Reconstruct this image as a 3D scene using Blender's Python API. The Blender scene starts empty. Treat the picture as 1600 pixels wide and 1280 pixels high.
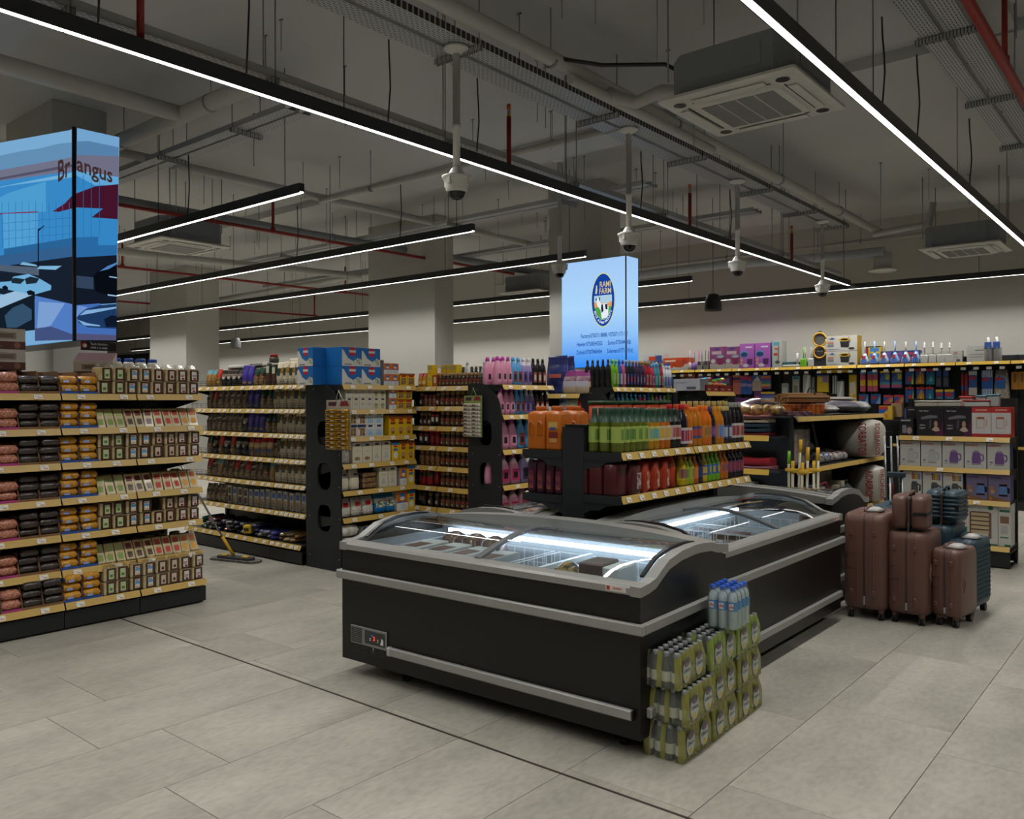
import bpy, math, random
from mathutils import Matrix, Vector
random.seed(7)
PI = math.pi
S = bpy.context.scene
COL = S.collection
# ------------------------------------------------------------------ camera, world, exposure
cd = bpy.data.cameras.new('camera'); cam = bpy.data.objects.new('camera', cd); COL.objects.link(cam)
cd.sensor_width = 36.0; cd.lens = 1296.0/1600.0*36.0
cd.shift_y = -(640-627.8)/1600.0; cd.clip_start = 0.05; cd.clip_end = 200
cam.matrix_world = Matrix.Translation((0, 0, 1.6)) @ Matrix.Rotation(math.radians(39.7), 4, 'Z') @ Matrix.Rotation(PI/2, 4, 'X') @ Matrix.Rotation(math.radians(-0.15), 4, 'Z')
S.camera = cam
W = bpy.data.worlds.new('world'); S.world = W; W.use_nodes = True
W.node_tree.nodes['Background'].inputs[0].default_value = (0.02, 0.022, 0.025, 1)
W.node_tree.nodes['Background'].inputs[1].default_value = 0.3
S.view_settings.view_transform = 'Standard'; S.view_settings.look = 'None'
S.view_settings.gamma = 1.0; S.view_settings.use_curve_mapping = False
S.view_settings.exposure = 0.0
S.cycles.max_bounces = 10; S.cycles.diffuse_bounces = 5; S.cycles.glossy_bounces = 4
S.cycles.transmission_bounces = 8; S.cycles.transparent_max_bounces = 12
S.cycles.sample_clamp_indirect = 6.0; S.cycles.caustics_reflective = False; S.cycles.caustics_refractive = False
LED_W = 8.2                                    # watts per metre of the ceiling light bars, thrown downward
LED_SPREAD = 130.0                             # their lenses cut the light off towards the side
# ------------------------------------------------------------------ materials
def lin(h):
    h = h.lstrip('#'); r = [int(h[i:i+2], 16)/255 for i in (0, 2, 4)]
    return tuple(c/12.92 if c <= .04045 else ((c+.055)/1.055)**2.4 for c in r)
_mc = {}
def nodes(m):
    m.use_nodes = True; nt = m.node_tree
    return nt, nt.nodes, nt.links, nt.nodes['Principled BSDF']
def C(h, rough=.5, metal=0.0, var=.10, scale=9.0, spec=.5):
    """plain painted / printed / moulded surface: one colour with a fine procedural mottling"""
    k = (h, rough, metal, var, scale, spec)
    if k in _mc: return _mc[k]
    m = bpy.data.materials.new('surface_' + h.strip('#')); nt, N, L, B = nodes(m)
    c = lin(h)
    B.inputs['Roughness'].default_value = rough; B.inputs['Metallic'].default_value = metal
    B.inputs['Specular IOR Level'].default_value = spec
    if var > 0:
        tc = N.new('ShaderNodeTexCoord'); no = N.new('ShaderNodeTexNoise'); no.inputs['Scale'].default_value = scale; no.inputs['Detail'].default_value = 3
        mx = N.new('ShaderNodeMix'); mx.data_type = 'RGBA'
        mx.inputs[6].default_value = tuple(x*(1-var) for x in c)+(1,); mx.inputs[7].default_value = tuple(min(1, x*(1+var)) for x in c)+(1,)
        L.new(tc.outputs['Object'], no.inputs['Vector']); L.new(no.outputs['Fac'], mx.inputs[0]); L.new(mx.outputs[2], B.inputs['Base Color'])
    else: B.inputs['Base Color'].default_value = c+(1,)
    _mc[k] = m; return m
def E(h, s, name='lamp'):
    k = ('E', h, s)
    if k in _mc: return _mc[k]
    m = bpy.data.materials.new(name+'_glow'); nt, N, L, B = nodes(m); N.remove(B)
    e = N.new('ShaderNodeEmission'); e.inputs[0].default_value = lin(h)+(1,); e.inputs[1].default_value = s
    L.new(e.outputs[0], N['Material Output'].inputs[0]); _mc[k] = m; return m
def GRAIN(h1, h2, scale=60, rough=.35, coat=.6, detail=2, lo=.4, hi=.6):
    """loose food or cloth seen through clear film: two colours broken up by noise, bumpy and glossy"""
    k = ('G', h1, h2, scale, rough, coat)
    if k in _mc: return _mc[k]
    m = bpy.data.materials.new('grain_'+h1.strip('#')); nt, N, L, B = nodes(m)
    tc = N.new('ShaderNodeTexCoord'); no = N.new('ShaderNodeTexNoise'); no.inputs['Scale'].default_value = scale; no.inputs['Detail'].default_value = detail
    r = N.new('ShaderNodeValToRGB'); r.color_ramp.elements[0].position = lo; r.color_ramp.elements[1].position = hi
    r.color_ramp.elements[0].color = lin(h1)+(1,); r.color_ramp.elements[1].color = lin(h2)+(1,)
    bp = N.new('ShaderNodeBump'); bp.inputs['Strength'].default_value = .6; bp.inputs['Distance'].default_value = .01
    L.new(tc.outputs['Object'], no.inputs['Vector']); L.new(no.outputs['Fac'], r.inputs[0]); L.new(r.outputs[0], B.inputs['Base Color'])
    L.new(no.outputs['Fac'], bp.inputs['Height']); L.new(bp.outputs[0], B.inputs['Normal'])
    B.inputs['Roughness'].default_value = rough; B.inputs['Coat Weight'].default_value = coat; B.inputs['Coat Roughness'].default_value = .12
    _mc[k] = m; return m
def glass_mat(name, tint='#ffffff', alpha=.12, rough=.02):
    k = ('glass', name)
    if k in _mc: return _mc[k]
    m = bpy.data.materials.new(name); nt, N, L, B = nodes(m); N.remove(B)
    t = N.new('ShaderNodeBsdfTransparent'); t.inputs[0].default_value = lin(tint)+(1,)
    g = N.new('ShaderNodeBsdfGlossy'); g.inputs['Roughness'].default_value = rough
    lw = N.new('ShaderNodeLayerWeight'); lw.inputs[0].default_value = .5; f = N.new('ShaderNodeMath'); f.operation = 'POWER'; f.inputs[1].default_value = 4.0; L.new(lw.outputs['Facing'], f.inputs[0])
    ad = N.new('ShaderNodeMath'); ad.operation = 'ADD'; ad.inputs[1].default_value = alpha+.03; ad.use_clamp = True
    mx = N.new('ShaderNodeMixShader'); L.new(f.outputs[0], ad.inputs[0]); L.new(ad.outputs[0], mx.inputs[0])
    L.new(t.outputs[0], mx.inputs[1]); L.new(g.outputs[0], mx.inputs[2]); L.new(mx.outputs[0], N['Material Output'].inputs[0])
    _mc[k] = m; return m
BLACK = C('#121212', .35); CHAR = C('#2b2d2f', .45); DGREY = C('#3a3c3e', .5); STEEL = C('#9b9d9e', .35, .8); WHITE = C('#e8e6e0', .5)
YEL = C('#c99a1e', .4); YELP = C('#cfae62', .4); TAG = C('#dcdcd6', .5); RUBBER = C('#0d0d0d', .7); ALU = C('#8f8f8a', .36, .15)
# ------------------------------------------------------------------ mesh building
class MB:
    def __init__(s): s.v = []; s.f = []; s.mi = []; s.sm = []; s.mats = []
    def m(s, mat):
        if mat not in s.mats: s.mats.append(mat)
        return s.mats.index(mat)
    def add(s, vs, fs, mat, smooth=False):
        o = len(s.v); s.v += [tuple(v) for v in vs]; i = s.m(mat)
        for f in fs: s.f.append(tuple(o+k for k in f)); s.mi.append(i); s.sm.append(smooth)
        return s
    def box(s, x0, y0, z0, x1, y1, z1, mat, b=0.0):
        if b <= 0:
            vs = [(x, y, z) for z in (z0, z1) for x, y in ((x0, y0), (x1, y0), (x1, y1), (x0, y1))]
            return s.add(vs, [(3, 2, 1, 0), (4, 5, 6, 7), (0, 1, 5, 4), (1, 2, 6, 5), (2, 3, 7, 6), (3, 0, 4, 7)], mat)
        vs = []; idx = {}
        X = (x0, x1); Y = (y0, y1); Z = (z0, z1)
        for i in (0, 1):
            for j in (0, 1):
                for k in (0, 1):
                    sx, sy, sz = (b if i == 0 else -b), (b if j == 0 else -b), (b if k == 0 else -b)
                    for a, p in enumerate(((X[i], Y[j]+sy, Z[k]+sz), (X[i]+sx, Y[j], Z[k]+sz), (X[i]+sx, Y[j]+sy, Z[k]))):
                        idx[i, j, k, a] = len(vs); vs.append(p)
        fs = []
        for i in (0, 1):
            q = [idx[i, 0, 0, 0], idx[i, 1, 0, 0], idx[i, 1, 1, 0], idx[i, 0, 1, 0]]; fs.append(q if i else q[::-1])
            q = [idx[0, i, 0, 1], idx[1, i, 0, 1], idx[1, i, 1, 1], idx[0, i, 1, 1]]; fs.append(q[::-1] if i else q)
            q = [idx[0, 0, i, 2], idx[1, 0, i, 2], idx[1, 1, i, 2], idx[0, 1, i, 2]]; fs.append(q if i else q[::-1])
        for i in (0, 1):
            for j in (0, 1):
                q = [idx[i, j, 0, 0], idx[i, j, 0, 1], idx[i, j, 1, 1], idx[i, j, 1, 0]]; fs.append(q if (i+j) % 2 == 0 else q[::-1])
                q = [idx[i, 0, j, 0], idx[i, 0, j, 2], idx[i, 1, j, 2], idx[i, 1, j, 0]]; fs.append(q if (i+j) % 2 else q[::-1])
                q = [idx[0, i, j, 1], idx[0, i, j, 2], idx[1, i, j, 2], idx[1, i, j, 1]]; fs.append(q if (i+j) % 2 == 0 else q[::-1])
                for k in (0, 1):
                    q = [idx[i, j, k, 0], idx[i, j, k, 1], idx[i, j, k, 2]]; fs.append(q if (i+j+k) % 2 else q[::-1])
        return s.add(vs, fs, mat)
    def quad(s, a, b, c, d, mat): return s.add([a, b, c, d], [(0, 1, 2, 3)], mat)
    def poly(s, pts, mat): return s.add(pts, [tuple(range(len(pts)))], mat)
    def prism(s, pts, d, axis, mat, smooth=False):
        """outline pts (2-D) pushed from d[0] to d[1] along an axis: 'x' (pts are y,z), 'y' (x,z), 'z' (x,y)"""
        n = len(pts); f = {'x': lambda p, t: (t, p[0], p[1]), 'y': lambda p, t: (p[0], t, p[1]), 'z': lambda p, t: (p[0], p[1], t)}[axis]
        vs = [f(p, d[0]) for p in pts]+[f(p, d[1]) for p in pts]
        s.add(vs, [tuple(range(n))[::-1], tuple(range(n, 2*n))], mat)
        o = len(s.v)-2*n; i = s.m(mat)
        for k in range(n): s.f.append((o+k, o+(k+1) % n, o+n+(k+1) % n, o+n+k)); s.mi.append(i); s.sm.append(smooth)
        return s
    def loft(s, secs, mat, smooth=True, caps=True, mats=None):
        """secs: rings of equal length; mats: material per band"""
        n = len(secs[0]); o = len(s.v)
        for r in secs: s.v += [tuple(p) for p in r]
        for j in range(len(secs)-1):
            i = s.m(mats[j] if mats else mat)
            for k in range(n): s.f.append((o+j*n+k, o+j*n+(k+1) % n, o+(j+1)*n+(k+1) % n, o+(j+1)*n+k)); s.mi.append(i); s.sm.append(smooth)
        if caps:
            s.f.append(tuple(o+k for k in range(n))[::-1]); s.mi.append(s.m(mats[0] if mats else mat)); s.sm.append(False)
            e = o+(len(secs)-1)*n
            s.f.append(tuple(e+k for k in range(n))); s.mi.append(s.m(mats[-1] if mats else mat)); s.sm.append(False)
        return s
    def lathe(s, prof, mat, c=(0, 0), n=10, mats=None, sy=1.0, caps=True):
        return s.loft([[(c[0]+r*math.cos(2*PI*(k+.5)/n), c[1]+sy*r*math.sin(2*PI*(k+.5)/n), z) for k in range(n)] for r, z in prof], mat, True, caps, mats)
    def cyl(s, p0, p1, r, mat, n=8, r2=None, caps=True): return s.tube([p0, p1], r, mat, n, r2, caps)
    def tube(s, pts, r, mat, n=6, r2=None, caps=True):
        P = [Vector(p) for p in pts]; secs = []; up = None
        for i, p in enumerate(P):
            d = (P[min(i+1, len(P)-1)]-P[max(i-1, 0)]).normalized()
            if up is None: up = Vector((0, 0, 1)) if abs(d.z) < .9 else Vector((1, 0, 0))
            a = d.cross(up).normalized(); b = a.cross(d).normalized(); up = b
            rr = r if r2 is None else r+(r2-r)*i/(len(P)-1)
            secs.append([p+a*(rr*math.cos(-2*PI*(k+.5)/n))+b*(rr*math.sin(-2*PI*(k+.5)/n)) for k in range(n)])
        return s.loft(secs, mat, n > 4, caps)
    def mesh(s, name):
        me = bpy.data.meshes.new(name); me.from_pydata(s.v, [], s.f)
        for m in s.mats: me.materials.append(m)
        me.polygons.foreach_set('material_index', s.mi); me.polygons.foreach_set('use_smooth', s.sm)
        me.update(); return me
def rrect(w, d, z, r, cx=0, cy=0, n=2):
    pts = []
    for qx, qy, a0 in ((1, 1, 0), (-1, 1, PI/2), (-1, -1, PI), (1, -1, 1.5*PI)):
        for k in range(n+1):
            a = a0+PI/2*k/n; pts.append((cx+qx*(w/2-r)+r*math.cos(a), cy+qy*(d/2-r)+r*math.sin(a), z))
    return pts
_fc = {}
def text(mb, s, size, o, ux, uz, mat, align='CENTER', off=.0012, sx=1.0):
    """flat lettering laid on a surface: origin o, reading direction ux, up uz"""
    k = (s, align)
    if k not in _fc:
        cu = bpy.data.curves.new('lettering', 'FONT'); cu.body = s; cu.align_x = align; cu.resolution_u = 2; cu.size = 1; cu.offset = .018
        ob = bpy.data.objects.new('lettering', cu); me = bpy.data.meshes.new_from_object(ob)
        _fc[k] = ([v.co[:2] for v in me.vertices], [tuple(p.vertices) for p in me.polygons])
        bpy.data.objects.remove(ob); bpy.data.curves.remove(cu); bpy.data.meshes.remove(me)
    vs, fs = _fc[k]; ux = Vector(ux); uz = Vector(uz); nn = ux.cross(uz).normalized(); o = Vector(o)+nn*off
    mb.add([o+ux*(x*size*sx)+uz*(y*size) for x, y in vs], fs, mat); return mb
def ob(name, g, parent=None, loc=(0, 0, 0), rz=0.0):
    me = g.mesh(name) if isinstance(g, MB) else g
    o = bpy.data.objects.new(name, me); COL.objects.link(o); o.location = loc; o.rotation_euler = (0, 0, rz)
    if parent: o.parent = parent
    return o
def tag(o, label=None, cat=None, group=None, kind=None):
    if label: o['label'] = label
    if cat: o['category'] = cat
    if group: o['group'] = group
    if kind: o['kind'] = kind
    return o
def thing(name, label, cat, loc=(0, 0, 0), rz=0.0, group=None):
    o = bpy.data.objects.new(name, None); COL.objects.link(o); o.location = loc; o.rotation_euler = (0, 0, rz)
    o.empty_display_size = .1
    return tag(o, label, cat, group)
def struct(name, g, parent=None, label=None):
    o = ob(name, g, parent)
    if parent is None: o['kind'] = 'structure'
    if label: o['label'] = label
    return o
def dup(r, loc, rz=None, label=None, group=None):
    def cp(o, par):
        c = o.copy(); COL.objects.link(c)
        if par: c.parent = par
        for ch in list(o.children): cp(ch, c)
        return c
    c = cp(r, None); c.location = loc
    if rz is not None: c.rotation_euler = (0, 0, rz)
    if label: c['label'] = label
    if group: c['group'] = group
    return c
ORD = 'first second third fourth fifth sixth seventh eighth ninth tenth eleventh twelfth thirteenth fourteenth fifteenth sixteenth seventeenth eighteenth nineteenth twentieth'.split()
# ------------------------------------------------------------------ floor, walls, columns, ceiling
def floor_mat(name, bricks):
    m = bpy.data.materials.new(name); nt, N, L, B = nodes(m)
    g = N.new('ShaderNodeNewGeometry'); oi = N.new('ShaderNodeObjectInfo')
    ad = N.new('ShaderNodeVectorMath'); ad.operation = 'ADD'
    sc = N.new('ShaderNodeVectorMath'); sc.operation = 'SCALE'; sc.inputs[3].default_value = 40
    cx = N.new('ShaderNodeCombineXYZ'); L.new(oi.outputs['Random'], cx.inputs[0]); L.new(oi.outputs['Random'], cx.inputs[1]); L.new(cx.outputs[0], sc.inputs[0])
    L.new(g.outputs['Position'], ad.inputs[0]); L.new(sc.outputs[0], ad.inputs[1])
    mp = N.new('ShaderNodeMapping'); mp.inputs['Scale'].default_value = (1, .45, 1); L.new(ad.outputs[0], mp.inputs[0])
    n1 = N.new('ShaderNodeTexNoise'); n1.inputs['Scale'].default_value = 2.6; n1.inputs['Detail'].default_value = 8; n1.inputs['Roughness'].default_value = .62; L.new(mp.outputs[0], n1.inputs['Vector'])
    n2 = N.new('ShaderNodeTexNoise'); n2.inputs['Scale'].default_value = 38; n2.inputs['Detail'].default_value = 4; L.new(mp.outputs[0], n2.inputs['Vector'])
    r = N.new('ShaderNodeValToRGB'); r.color_ramp.elements[0].position = .3; r.color_ramp.elements[1].position = .72
    r.color_ramp.elements[0].color = lin('#8d8a80')+(1,); r.color_ramp.elements[1].color = lin('#b0aca0')+(1,)
    L.new(n1.outputs['Fac'], r.inputs[0])
    mx = N.new('ShaderNodeMix'); mx.data_type = 'RGBA'; mx.blend_type = 'MULTIPLY'; mx.inputs[0].default_value = .3
    r2 = N.new('ShaderNodeValToRGB'); r2.color_ramp.elements[0].position = .35; r2.color_ramp.elements[1].position = .6; r2.color_ramp.elements[0].color = (.55, .54, .5, 1)
    L.new(n2.outputs['Fac'], r2.inputs[0]); L.new(r.outputs[0], mx.inputs[6]); L.new(r2.outputs[0], mx.inputs[7])
    hv = N.new('ShaderNodeHueSaturation'); mr = N.new('ShaderNodeMapRange'); mr.inputs[3].default_value = .95; mr.inputs[4].default_value = 1.05
    L.new(oi.outputs['Random'], mr.inputs[0]); L.new(mr.outputs[0], hv.inputs['Value']); L.new(mx.outputs[2], hv.inputs['Color'])
    out = hv.outputs[0]
    if bricks:
        br = N.new('ShaderNodeTexBrick'); br.inputs['Color1'].default_value = (1, 1, 1, 1); br.inputs['Color2'].default_value = (.94, .94, .94, 1); br.inputs['Mortar'].default_value = (.45, .44, .42, 1)
        br.inputs['Scale'].default_value = 1; br.inputs['Mortar Size'].default_value = .003; br.inputs['Brick Width'].default_value = 1.2; br.inputs['Row Height'].default_value = .6
        br.offset = .25
        m2 = N.new('ShaderNodeMapping'); m2.inputs['Rotation'].default_value = (0, 0, PI/2); L.new(g.outputs['Position'], m2.inputs[0]); L.new(m2.outputs[0], br.inputs['Vector'])
        mm = N.new('ShaderNodeMix'); mm.data_type = 'RGBA'; mm.blend_type = 'MULTIPLY'; mm.inputs[0].default_value = 1
        L.new(out, mm.inputs[6]); L.new(br.outputs['Color'], mm.inputs[7]); out = mm.outputs[2]
    L.new(out, B.inputs['Base Color'])
    B.inputs['Roughness'].default_value = .42; B.inputs['Specular IOR Level'].default_value = .35
    return m
TX0, TY0, TNX, TNY = -7.52, .83, 16, 9            # tiles laid one by one in this field
fl = MB(); fm = floor_mat('porcelain_floor', True); gm = C('#57544c', .8)
fx1, fy1 = TX0+.6*TNX, TY0+1.2*TNY
fl.box(-36, -5, -.2, 5, 14.75, -.010, gm)
for a, b, c, d in ((-36, -5, TX0, 14.75), (fx1, -5, 5, 14.75), (TX0, -5, fx1, TY0-.3), (TX0, fy1, fx1, 14.75)): fl.box(a, b, -.0095, c, d, 0, fm)
for i in range(TNX):
    fl.box(TX0+.6*i, *((fy1-.3, -.0095, TX0+.6*i+.6, fy1) if i % 2 else (TY0-.3, -.0095, TX0+.6*i+.6, TY0)), 0, fm)
floor = struct('floor', fl, label='floor of large warm grey porcelain tiles')
tm = MB().box(.0015, .0015, -.0095, .5985, 1.1985, 0, floor_mat('porcelain_tile', False), .0012).mesh('tile')
for i in range(TNX):
    for j in range(TNY):
        x = TX0+.6*i; y = TY0+1.2*j+(-.3 if i % 2 else 0)
        ob('tile', tm, floor, (x, y, 0))
# a dark movement joint runs across the floor in front of the freezers
struct('trim_1', MB().box(-12, 2.868, .0002, 4.9, 2.882, .0022, C('#3d3430', .5, .3), .0008), label='thin dark metal movement joint let into the floor')
WALL = C('#b9b6ae', .85, 0, .03, 2.0); CEIL = C('#b3b3b2', .9, 0, .10, .7); COLM = C('#b2b0a9', .85, 0, .03, 2.0)
wb = MB()
wb.box(-31.0+2.2, 14.45, 0, 5, 14.95, 4.6, WALL); wb.box(-36, 14.45, 0, -31.0, 14.95, 4.6, WALL); wb.box(-31.0, 14.45, 3.3, -28.8, 14.95, 4.6, WALL)
struct('wall_back', wb, label='light grey plastered back wall')
struct('wall_right', MB().box(5, -5, 0, 5.2, 14.95, 4.6, WALL)); struct('wall_left', MB().box(-36.2, -5, 0, -36, 14.95, 4.6, WALL))
struct('wall_front', MB().box(-36, -5.2, 0, 5.2, -5, 4.6, WALL))
an = MB(); an.box(-33, 14.95, -.2, -26, 22, 0, fm); an.box(-33, 21.8, 0, -26, 22, 4.6, WALL); an.box(-33.2, 14.95, 0, -33, 22, 4.6, WALL); an.box(-26, 14.95, 0, -25.8, 22, 4.6, WALL)
struct('wall_annex', an, label='plain walls of the next room seen through an opening')
struct('door_1', MB().prism([(-31.06, 0), (-30.9, 0), (-30.9, 3.2), (-28.9, 3.2), (-28.9, 0), (-28.74, 0), (-28.74, 3.36), (-31.06, 3.36)], (14.40, 14.97), 'y', CHAR), label='wide opening with a dark frame in the back wall')
cl = MB(); cl.box(-36.2, -5.2, 4.6, 5.2, 22, 4.8, CEIL)
cl.box(-1.4, -5, 4.52, -1.1, 14.75, 4.6, CEIL); cl.box(-36, 7.55, 4.5, 5, 8.0, 4.6, CEIL); cl.box(-36, 1.0, 4.5, 5, 1.5, 4.6, CEIL)
struct('ceiling', cl, label='grey painted concrete ceiling with open services')
struct('baseboard_back', MB().box(-28.7, 14.435, 0, 5, 14.45, .1, CHAR))
for lab, x0, x1, y0, y1 in (('pale plastered column behind the coffee shelves', -11.01, -9.4, 9.4, 9.83), ('pale plastered column at the far left of the store', -18.67, -17.06, 9.4, 10.2),
                            ('pale plastered column behind the blue advertising screen', -7.05, -6.18, 9.32, 9.8), ('pale plastered column behind the landscape video screen', -9.9, -8.7, 3.4, 3.93)):
    tag(struct('column', MB().box(x0, y0, 0, x1, y1, 4.6, COLM, .004)), lab)
# ------------------------------------------------------------------ linear lights
LB = E('#fffcf6', 5.0)
def light_bar(axis, fixed, a, b, name, label, seg=1.2, zb=3.44, drops=(), grp='suspended linear lights'):
    """a black aluminium channel with opal diffusers, hung on thin cables"""
    t = thing('linear_light', label, 'ceiling light', (fixed if axis == 'y' else a, a if axis == 'y' else fixed, 0), 0 if axis == 'x' else PI/2, grp)
    Ln = b-a; sgn = -1 if axis == 'y' else 1
    h = MB(); h.prism([(-.026, zb), (-.0205, zb), (-.0205, zb+.012), (.0205, zb+.012), (.0205, zb), (.026, zb), (.026, zb+.085), (-.026, zb+.085)], (0, Ln), 'x', CHAR)
    ob('housing', h, t)
    n = max(1, round(Ln/seg)); d = Ln/n
    dm = MB().box(.004, -.020, zb+.0008, d-.004, .020, zb+.0118, LB).mesh('diffuser')
    for i in range(n): ob('diffuser', dm, t, (i*d, 0, 0))
    ld = bpy.data.lights.new('light_strip', 'AREA'); ld.shape = 'RECTANGLE'; ld.size = Ln-.02; ld.size_y = .034; ld.energy = LED_W*Ln; ld.color = (1, .985, .95); ld.spread = math.radians(LED_SPREAD)
    lo = bpy.data.objects.new('light_strip', ld); COL.objects.link(lo); lo.parent = t; lo.location = (Ln/2, 0, zb-.001)
    k = max(2, round(Ln/2.4)+1)
    for i in range(k):
        x = .25+(Ln-.5)*i/(k-1)
        ob('suspension_cable', MB().tube([(x, .0, zb+.08), (x, 0, 4.599)], .0035, BLACK, 4), t)
    return t
light_bar('y', -4.32, -4.2, 13.65, 'l', 'long linear light running beside the row of dome cameras')
light_bar('y', -1.6, -4.2, 12.9, 'l', 'linear light at the right, passing under the cassette air conditioner')
light_bar('y', 1.45, -4.2, 12.9, 'l', 'unseen linear light added to brighten the aisle right of the suitcases')  # unseen bar, added to lift the light on the right side
light_bar('x', 4.43, -20.3, -6.07, 'l', 'shortest linear light bar beside the landscape video screen')
light_bar('x', 6.63, -22.0, -6.04, 'l', 'linear light ending above the coffee shelves, second from the screen')
light_bar('x', 8.72, -24.4, -6.02, 'l', 'linear light whose end reaches the blue advertising screen')
light_bar('x', 11.55, -26.4, -6.0, 'l', 'linear light between the columns and the back wall')
light_bar('x', 13.75, -28.6, 4.8, 'l', 'longest linear light washing the back wall', zb=3.395)
light_bar('x', 2.1, -20.3, -6.3, 'l', 'unseen linear light added behind the landscape video screen'); light_bar('x', -.4, -20.3, -6.3, 'l', 'unseen linear light added over the near end of the grain aisle')  # two unseen bars, added to keep the near left floor bright
for i, (x0, x1, y) in enumerate(((-31, -28, 17.0), (-31.5, -27, 18.6), (-31, -28.5, 20.2))):
    light_bar('x', y, x0, x1, 'l', ORD[i]+' linear light seen through the far left opening', zb=3.3)
# ------------------------------------------------------------------ ceiling services
GALV = C('#8a8c8e', .5, .3, .12, 14); PIPEW = C('#b5b4af', .6, 0, .08, 12); REDP = C('#8e1d17', .45); CABW = C('#d6d5cf', .4)
def perf_mat():
    m = bpy.data.materials.new('perforated_steel'); nt, N, L, B = nodes(m)
    tc = N.new('ShaderNodeTexCoord'); br = N.new('ShaderNodeTexBrick'); L.new(tc.outputs['Object'], br.inputs['Vector'])
    br.inputs['Color1'].default_value = br.inputs['Color2'].default_value = lin('#2e2e2e')+(1,); br.inputs['Mortar'].default_value = lin('#a9abad')+(1,)
    br.inputs['Scale'].default_value = 1; br.inputs['Brick Width'].default_value = .05; br.inputs['Row Height'].default_value = .022; br.inputs['Mortar Size'].default_value = .0078; br.inputs['Mortar Smooth'].default_value = 0
    L.new(br.outputs['Color'], B.inputs['Base Color']); B.inputs['Roughness'].default_value = .5; return m
PERF = perf_mat()
def hang(name, x, y, z0, z1=4.6, r=.005, par=None):
    return ob(name, MB().tube([(x, y, z0), (x, y, z1)], r, GALV, 5), par)
def cable_tray(axis, label, c, w, a, b, z, struts, n=2, gap=.04):
    """n parallel perforated channels resting on cross struts that hang from threaded rods"""
    t = thing('cable_tray', label, 'cable tray', (c if axis == 'y' else 0, 0 if axis == 'y' else c, 0), PI/2 if axis == 'y' else 0, 'perforated cable trays')
    s = -1 if axis == 'y' else 1
    tot = n*w+(n-1)*gap
    for i in range(n):
        y0 = -tot/2+i*(w+gap); m = MB()
        m.box(a, y0, z, b, y0+w, z+.002, PERF); m.box(a, y0, z, b, y0+.002, z+.05, PERF); m.box(a, y0+w-.002, z, b, y0+w, z+.05, PERF)
        m.box(a, y0, z+.048, b, y0+.012, z+.05, GALV); m.box(a, y0+w-.012, z+.048, b, y0+w, z+.05, GALV)
        ob('tray', m, t)
    for q in struts:
        m = MB(); y0 = -tot/2-.03; y1 = tot/2+.03
        m.prism([(y0, z-.003), (y0, z-.044), (y0+.003, z-.044), (y0+.003, z-.006), (y1-.003, z-.006), (y1-.003, z-.044), (y1, z-.044), (y1, z-.003)], (q-.002, q+.002), 'x', GALV)
        m.box(q-.02, y0, z-.006, q+.02, y1, z-.002, GALV); m.box(q-.02, y0, z-.04, q-.017, y1, z-.004, PERF); m.box(q+.017, y0, z-.04, q+.02, y1, z-.004, PERF)
        ob('strut', m, t)
        for yy in (y0+.016, y1-.016): hang('threaded_rod', q, yy, z-.05, 4.599, .005, t)
    return t
cable_tray('y', 'double perforated cable tray above the dome cameras', -4.08, .17, -4, 12.3, 4.10, (1.9, 4.32, 6.1, 7.75, 9.45, 10.9, 12.1))
cable_tray('y', 'double perforated cable tray near the right edge of the ceiling', -1.36, .14, -4, 13.5, 4.15, (2.9, 4.6, 6.36, 7.98, 9.58, 11.2, 12.8))
cable_tray('x', 'double perforated cable tray ending above the shortest linear light', 4.41, .12, -14, -6.1, 4.15, (-11.8, -10.0, -8.25, -6.9), gap=.03)
cable_tray('x', 'double cable tray crossing in front of the screen column', 8.62, .12, -14, -5.0, 4.15, (-12.2, -10.2, -8.2, -6.2), gap=.03)
cable_tray('x', 'double cable tray toward the back wall', 10.75, .12, -16, -4.6, 4.15, (-13, -10.5, -8.0, -5.8), gap=.03)
cable_tray('y', 'single narrow cable tray just above the long linear light', -4.44, .1, -4, 13.5, 3.60, (1.8, 3.0, 4.6, 6.2, 7.8, 9.4, 11.0, 12.6), n=1)
def pipe(label, pts, r, mat, name='pipe', cat='pipe', clamps=(), grp=None, z_up=True):
    m = MB().tube(pts, r, mat, 10); o = tag(ob(name, m), label, cat, grp)
    for x, y, z in clamps:
        ob('clamp', MB().lathe([(r+.001, -.014), (r+.007, -.014), (r+.007, .014), (r+.001, .014)], GALV, n=10).mesh('clamp'), o, (x, y, z)).rotation_euler = (PI/2, 0, 0) if abs(pts[0][1]-pts[-1][1]) > abs(pts[0][0]-pts[-1][0]) else (0, PI/2, 0)
        ob('hanger_rod', MB().tube([(x, y, z+r), (x, y, 4.599)], .0045, GALV, 5), o)
    return o
pipe('thick white insulated pipe beside the tray of the dome cameras', [(-3.80, -4, 4.2), (-3.80, 4.0, 4.2), (-3.79, 5.3, 4.21), (-3.81, 9, 4.2), (-3.80, 13.4, 4.2)], .058, PIPEW, clamps=[(-3.80, y, 4.2) for y in (1.5, 3.4, 5.05, 7.0, 9.5, 11.6)])
pipe('thinner white insulated pipe branching off to the near air conditioner', [(-3.73, 5.75, 4.13), (-3.6, 5.72, 4.05), (-3.45, 5.72, 3.98), (-3.2, 5.68, 4.0), (-2.78, 5.6, 3.86)], .05, PIPEW)
pipe('white insulated pipe run below the branch of the near air conditioner', [(-3.72, 5.2, 4.08), (-3.70, 6.3, 4.07), (-3.72, 7.6, 4.09)], .042, PIPEW)
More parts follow.
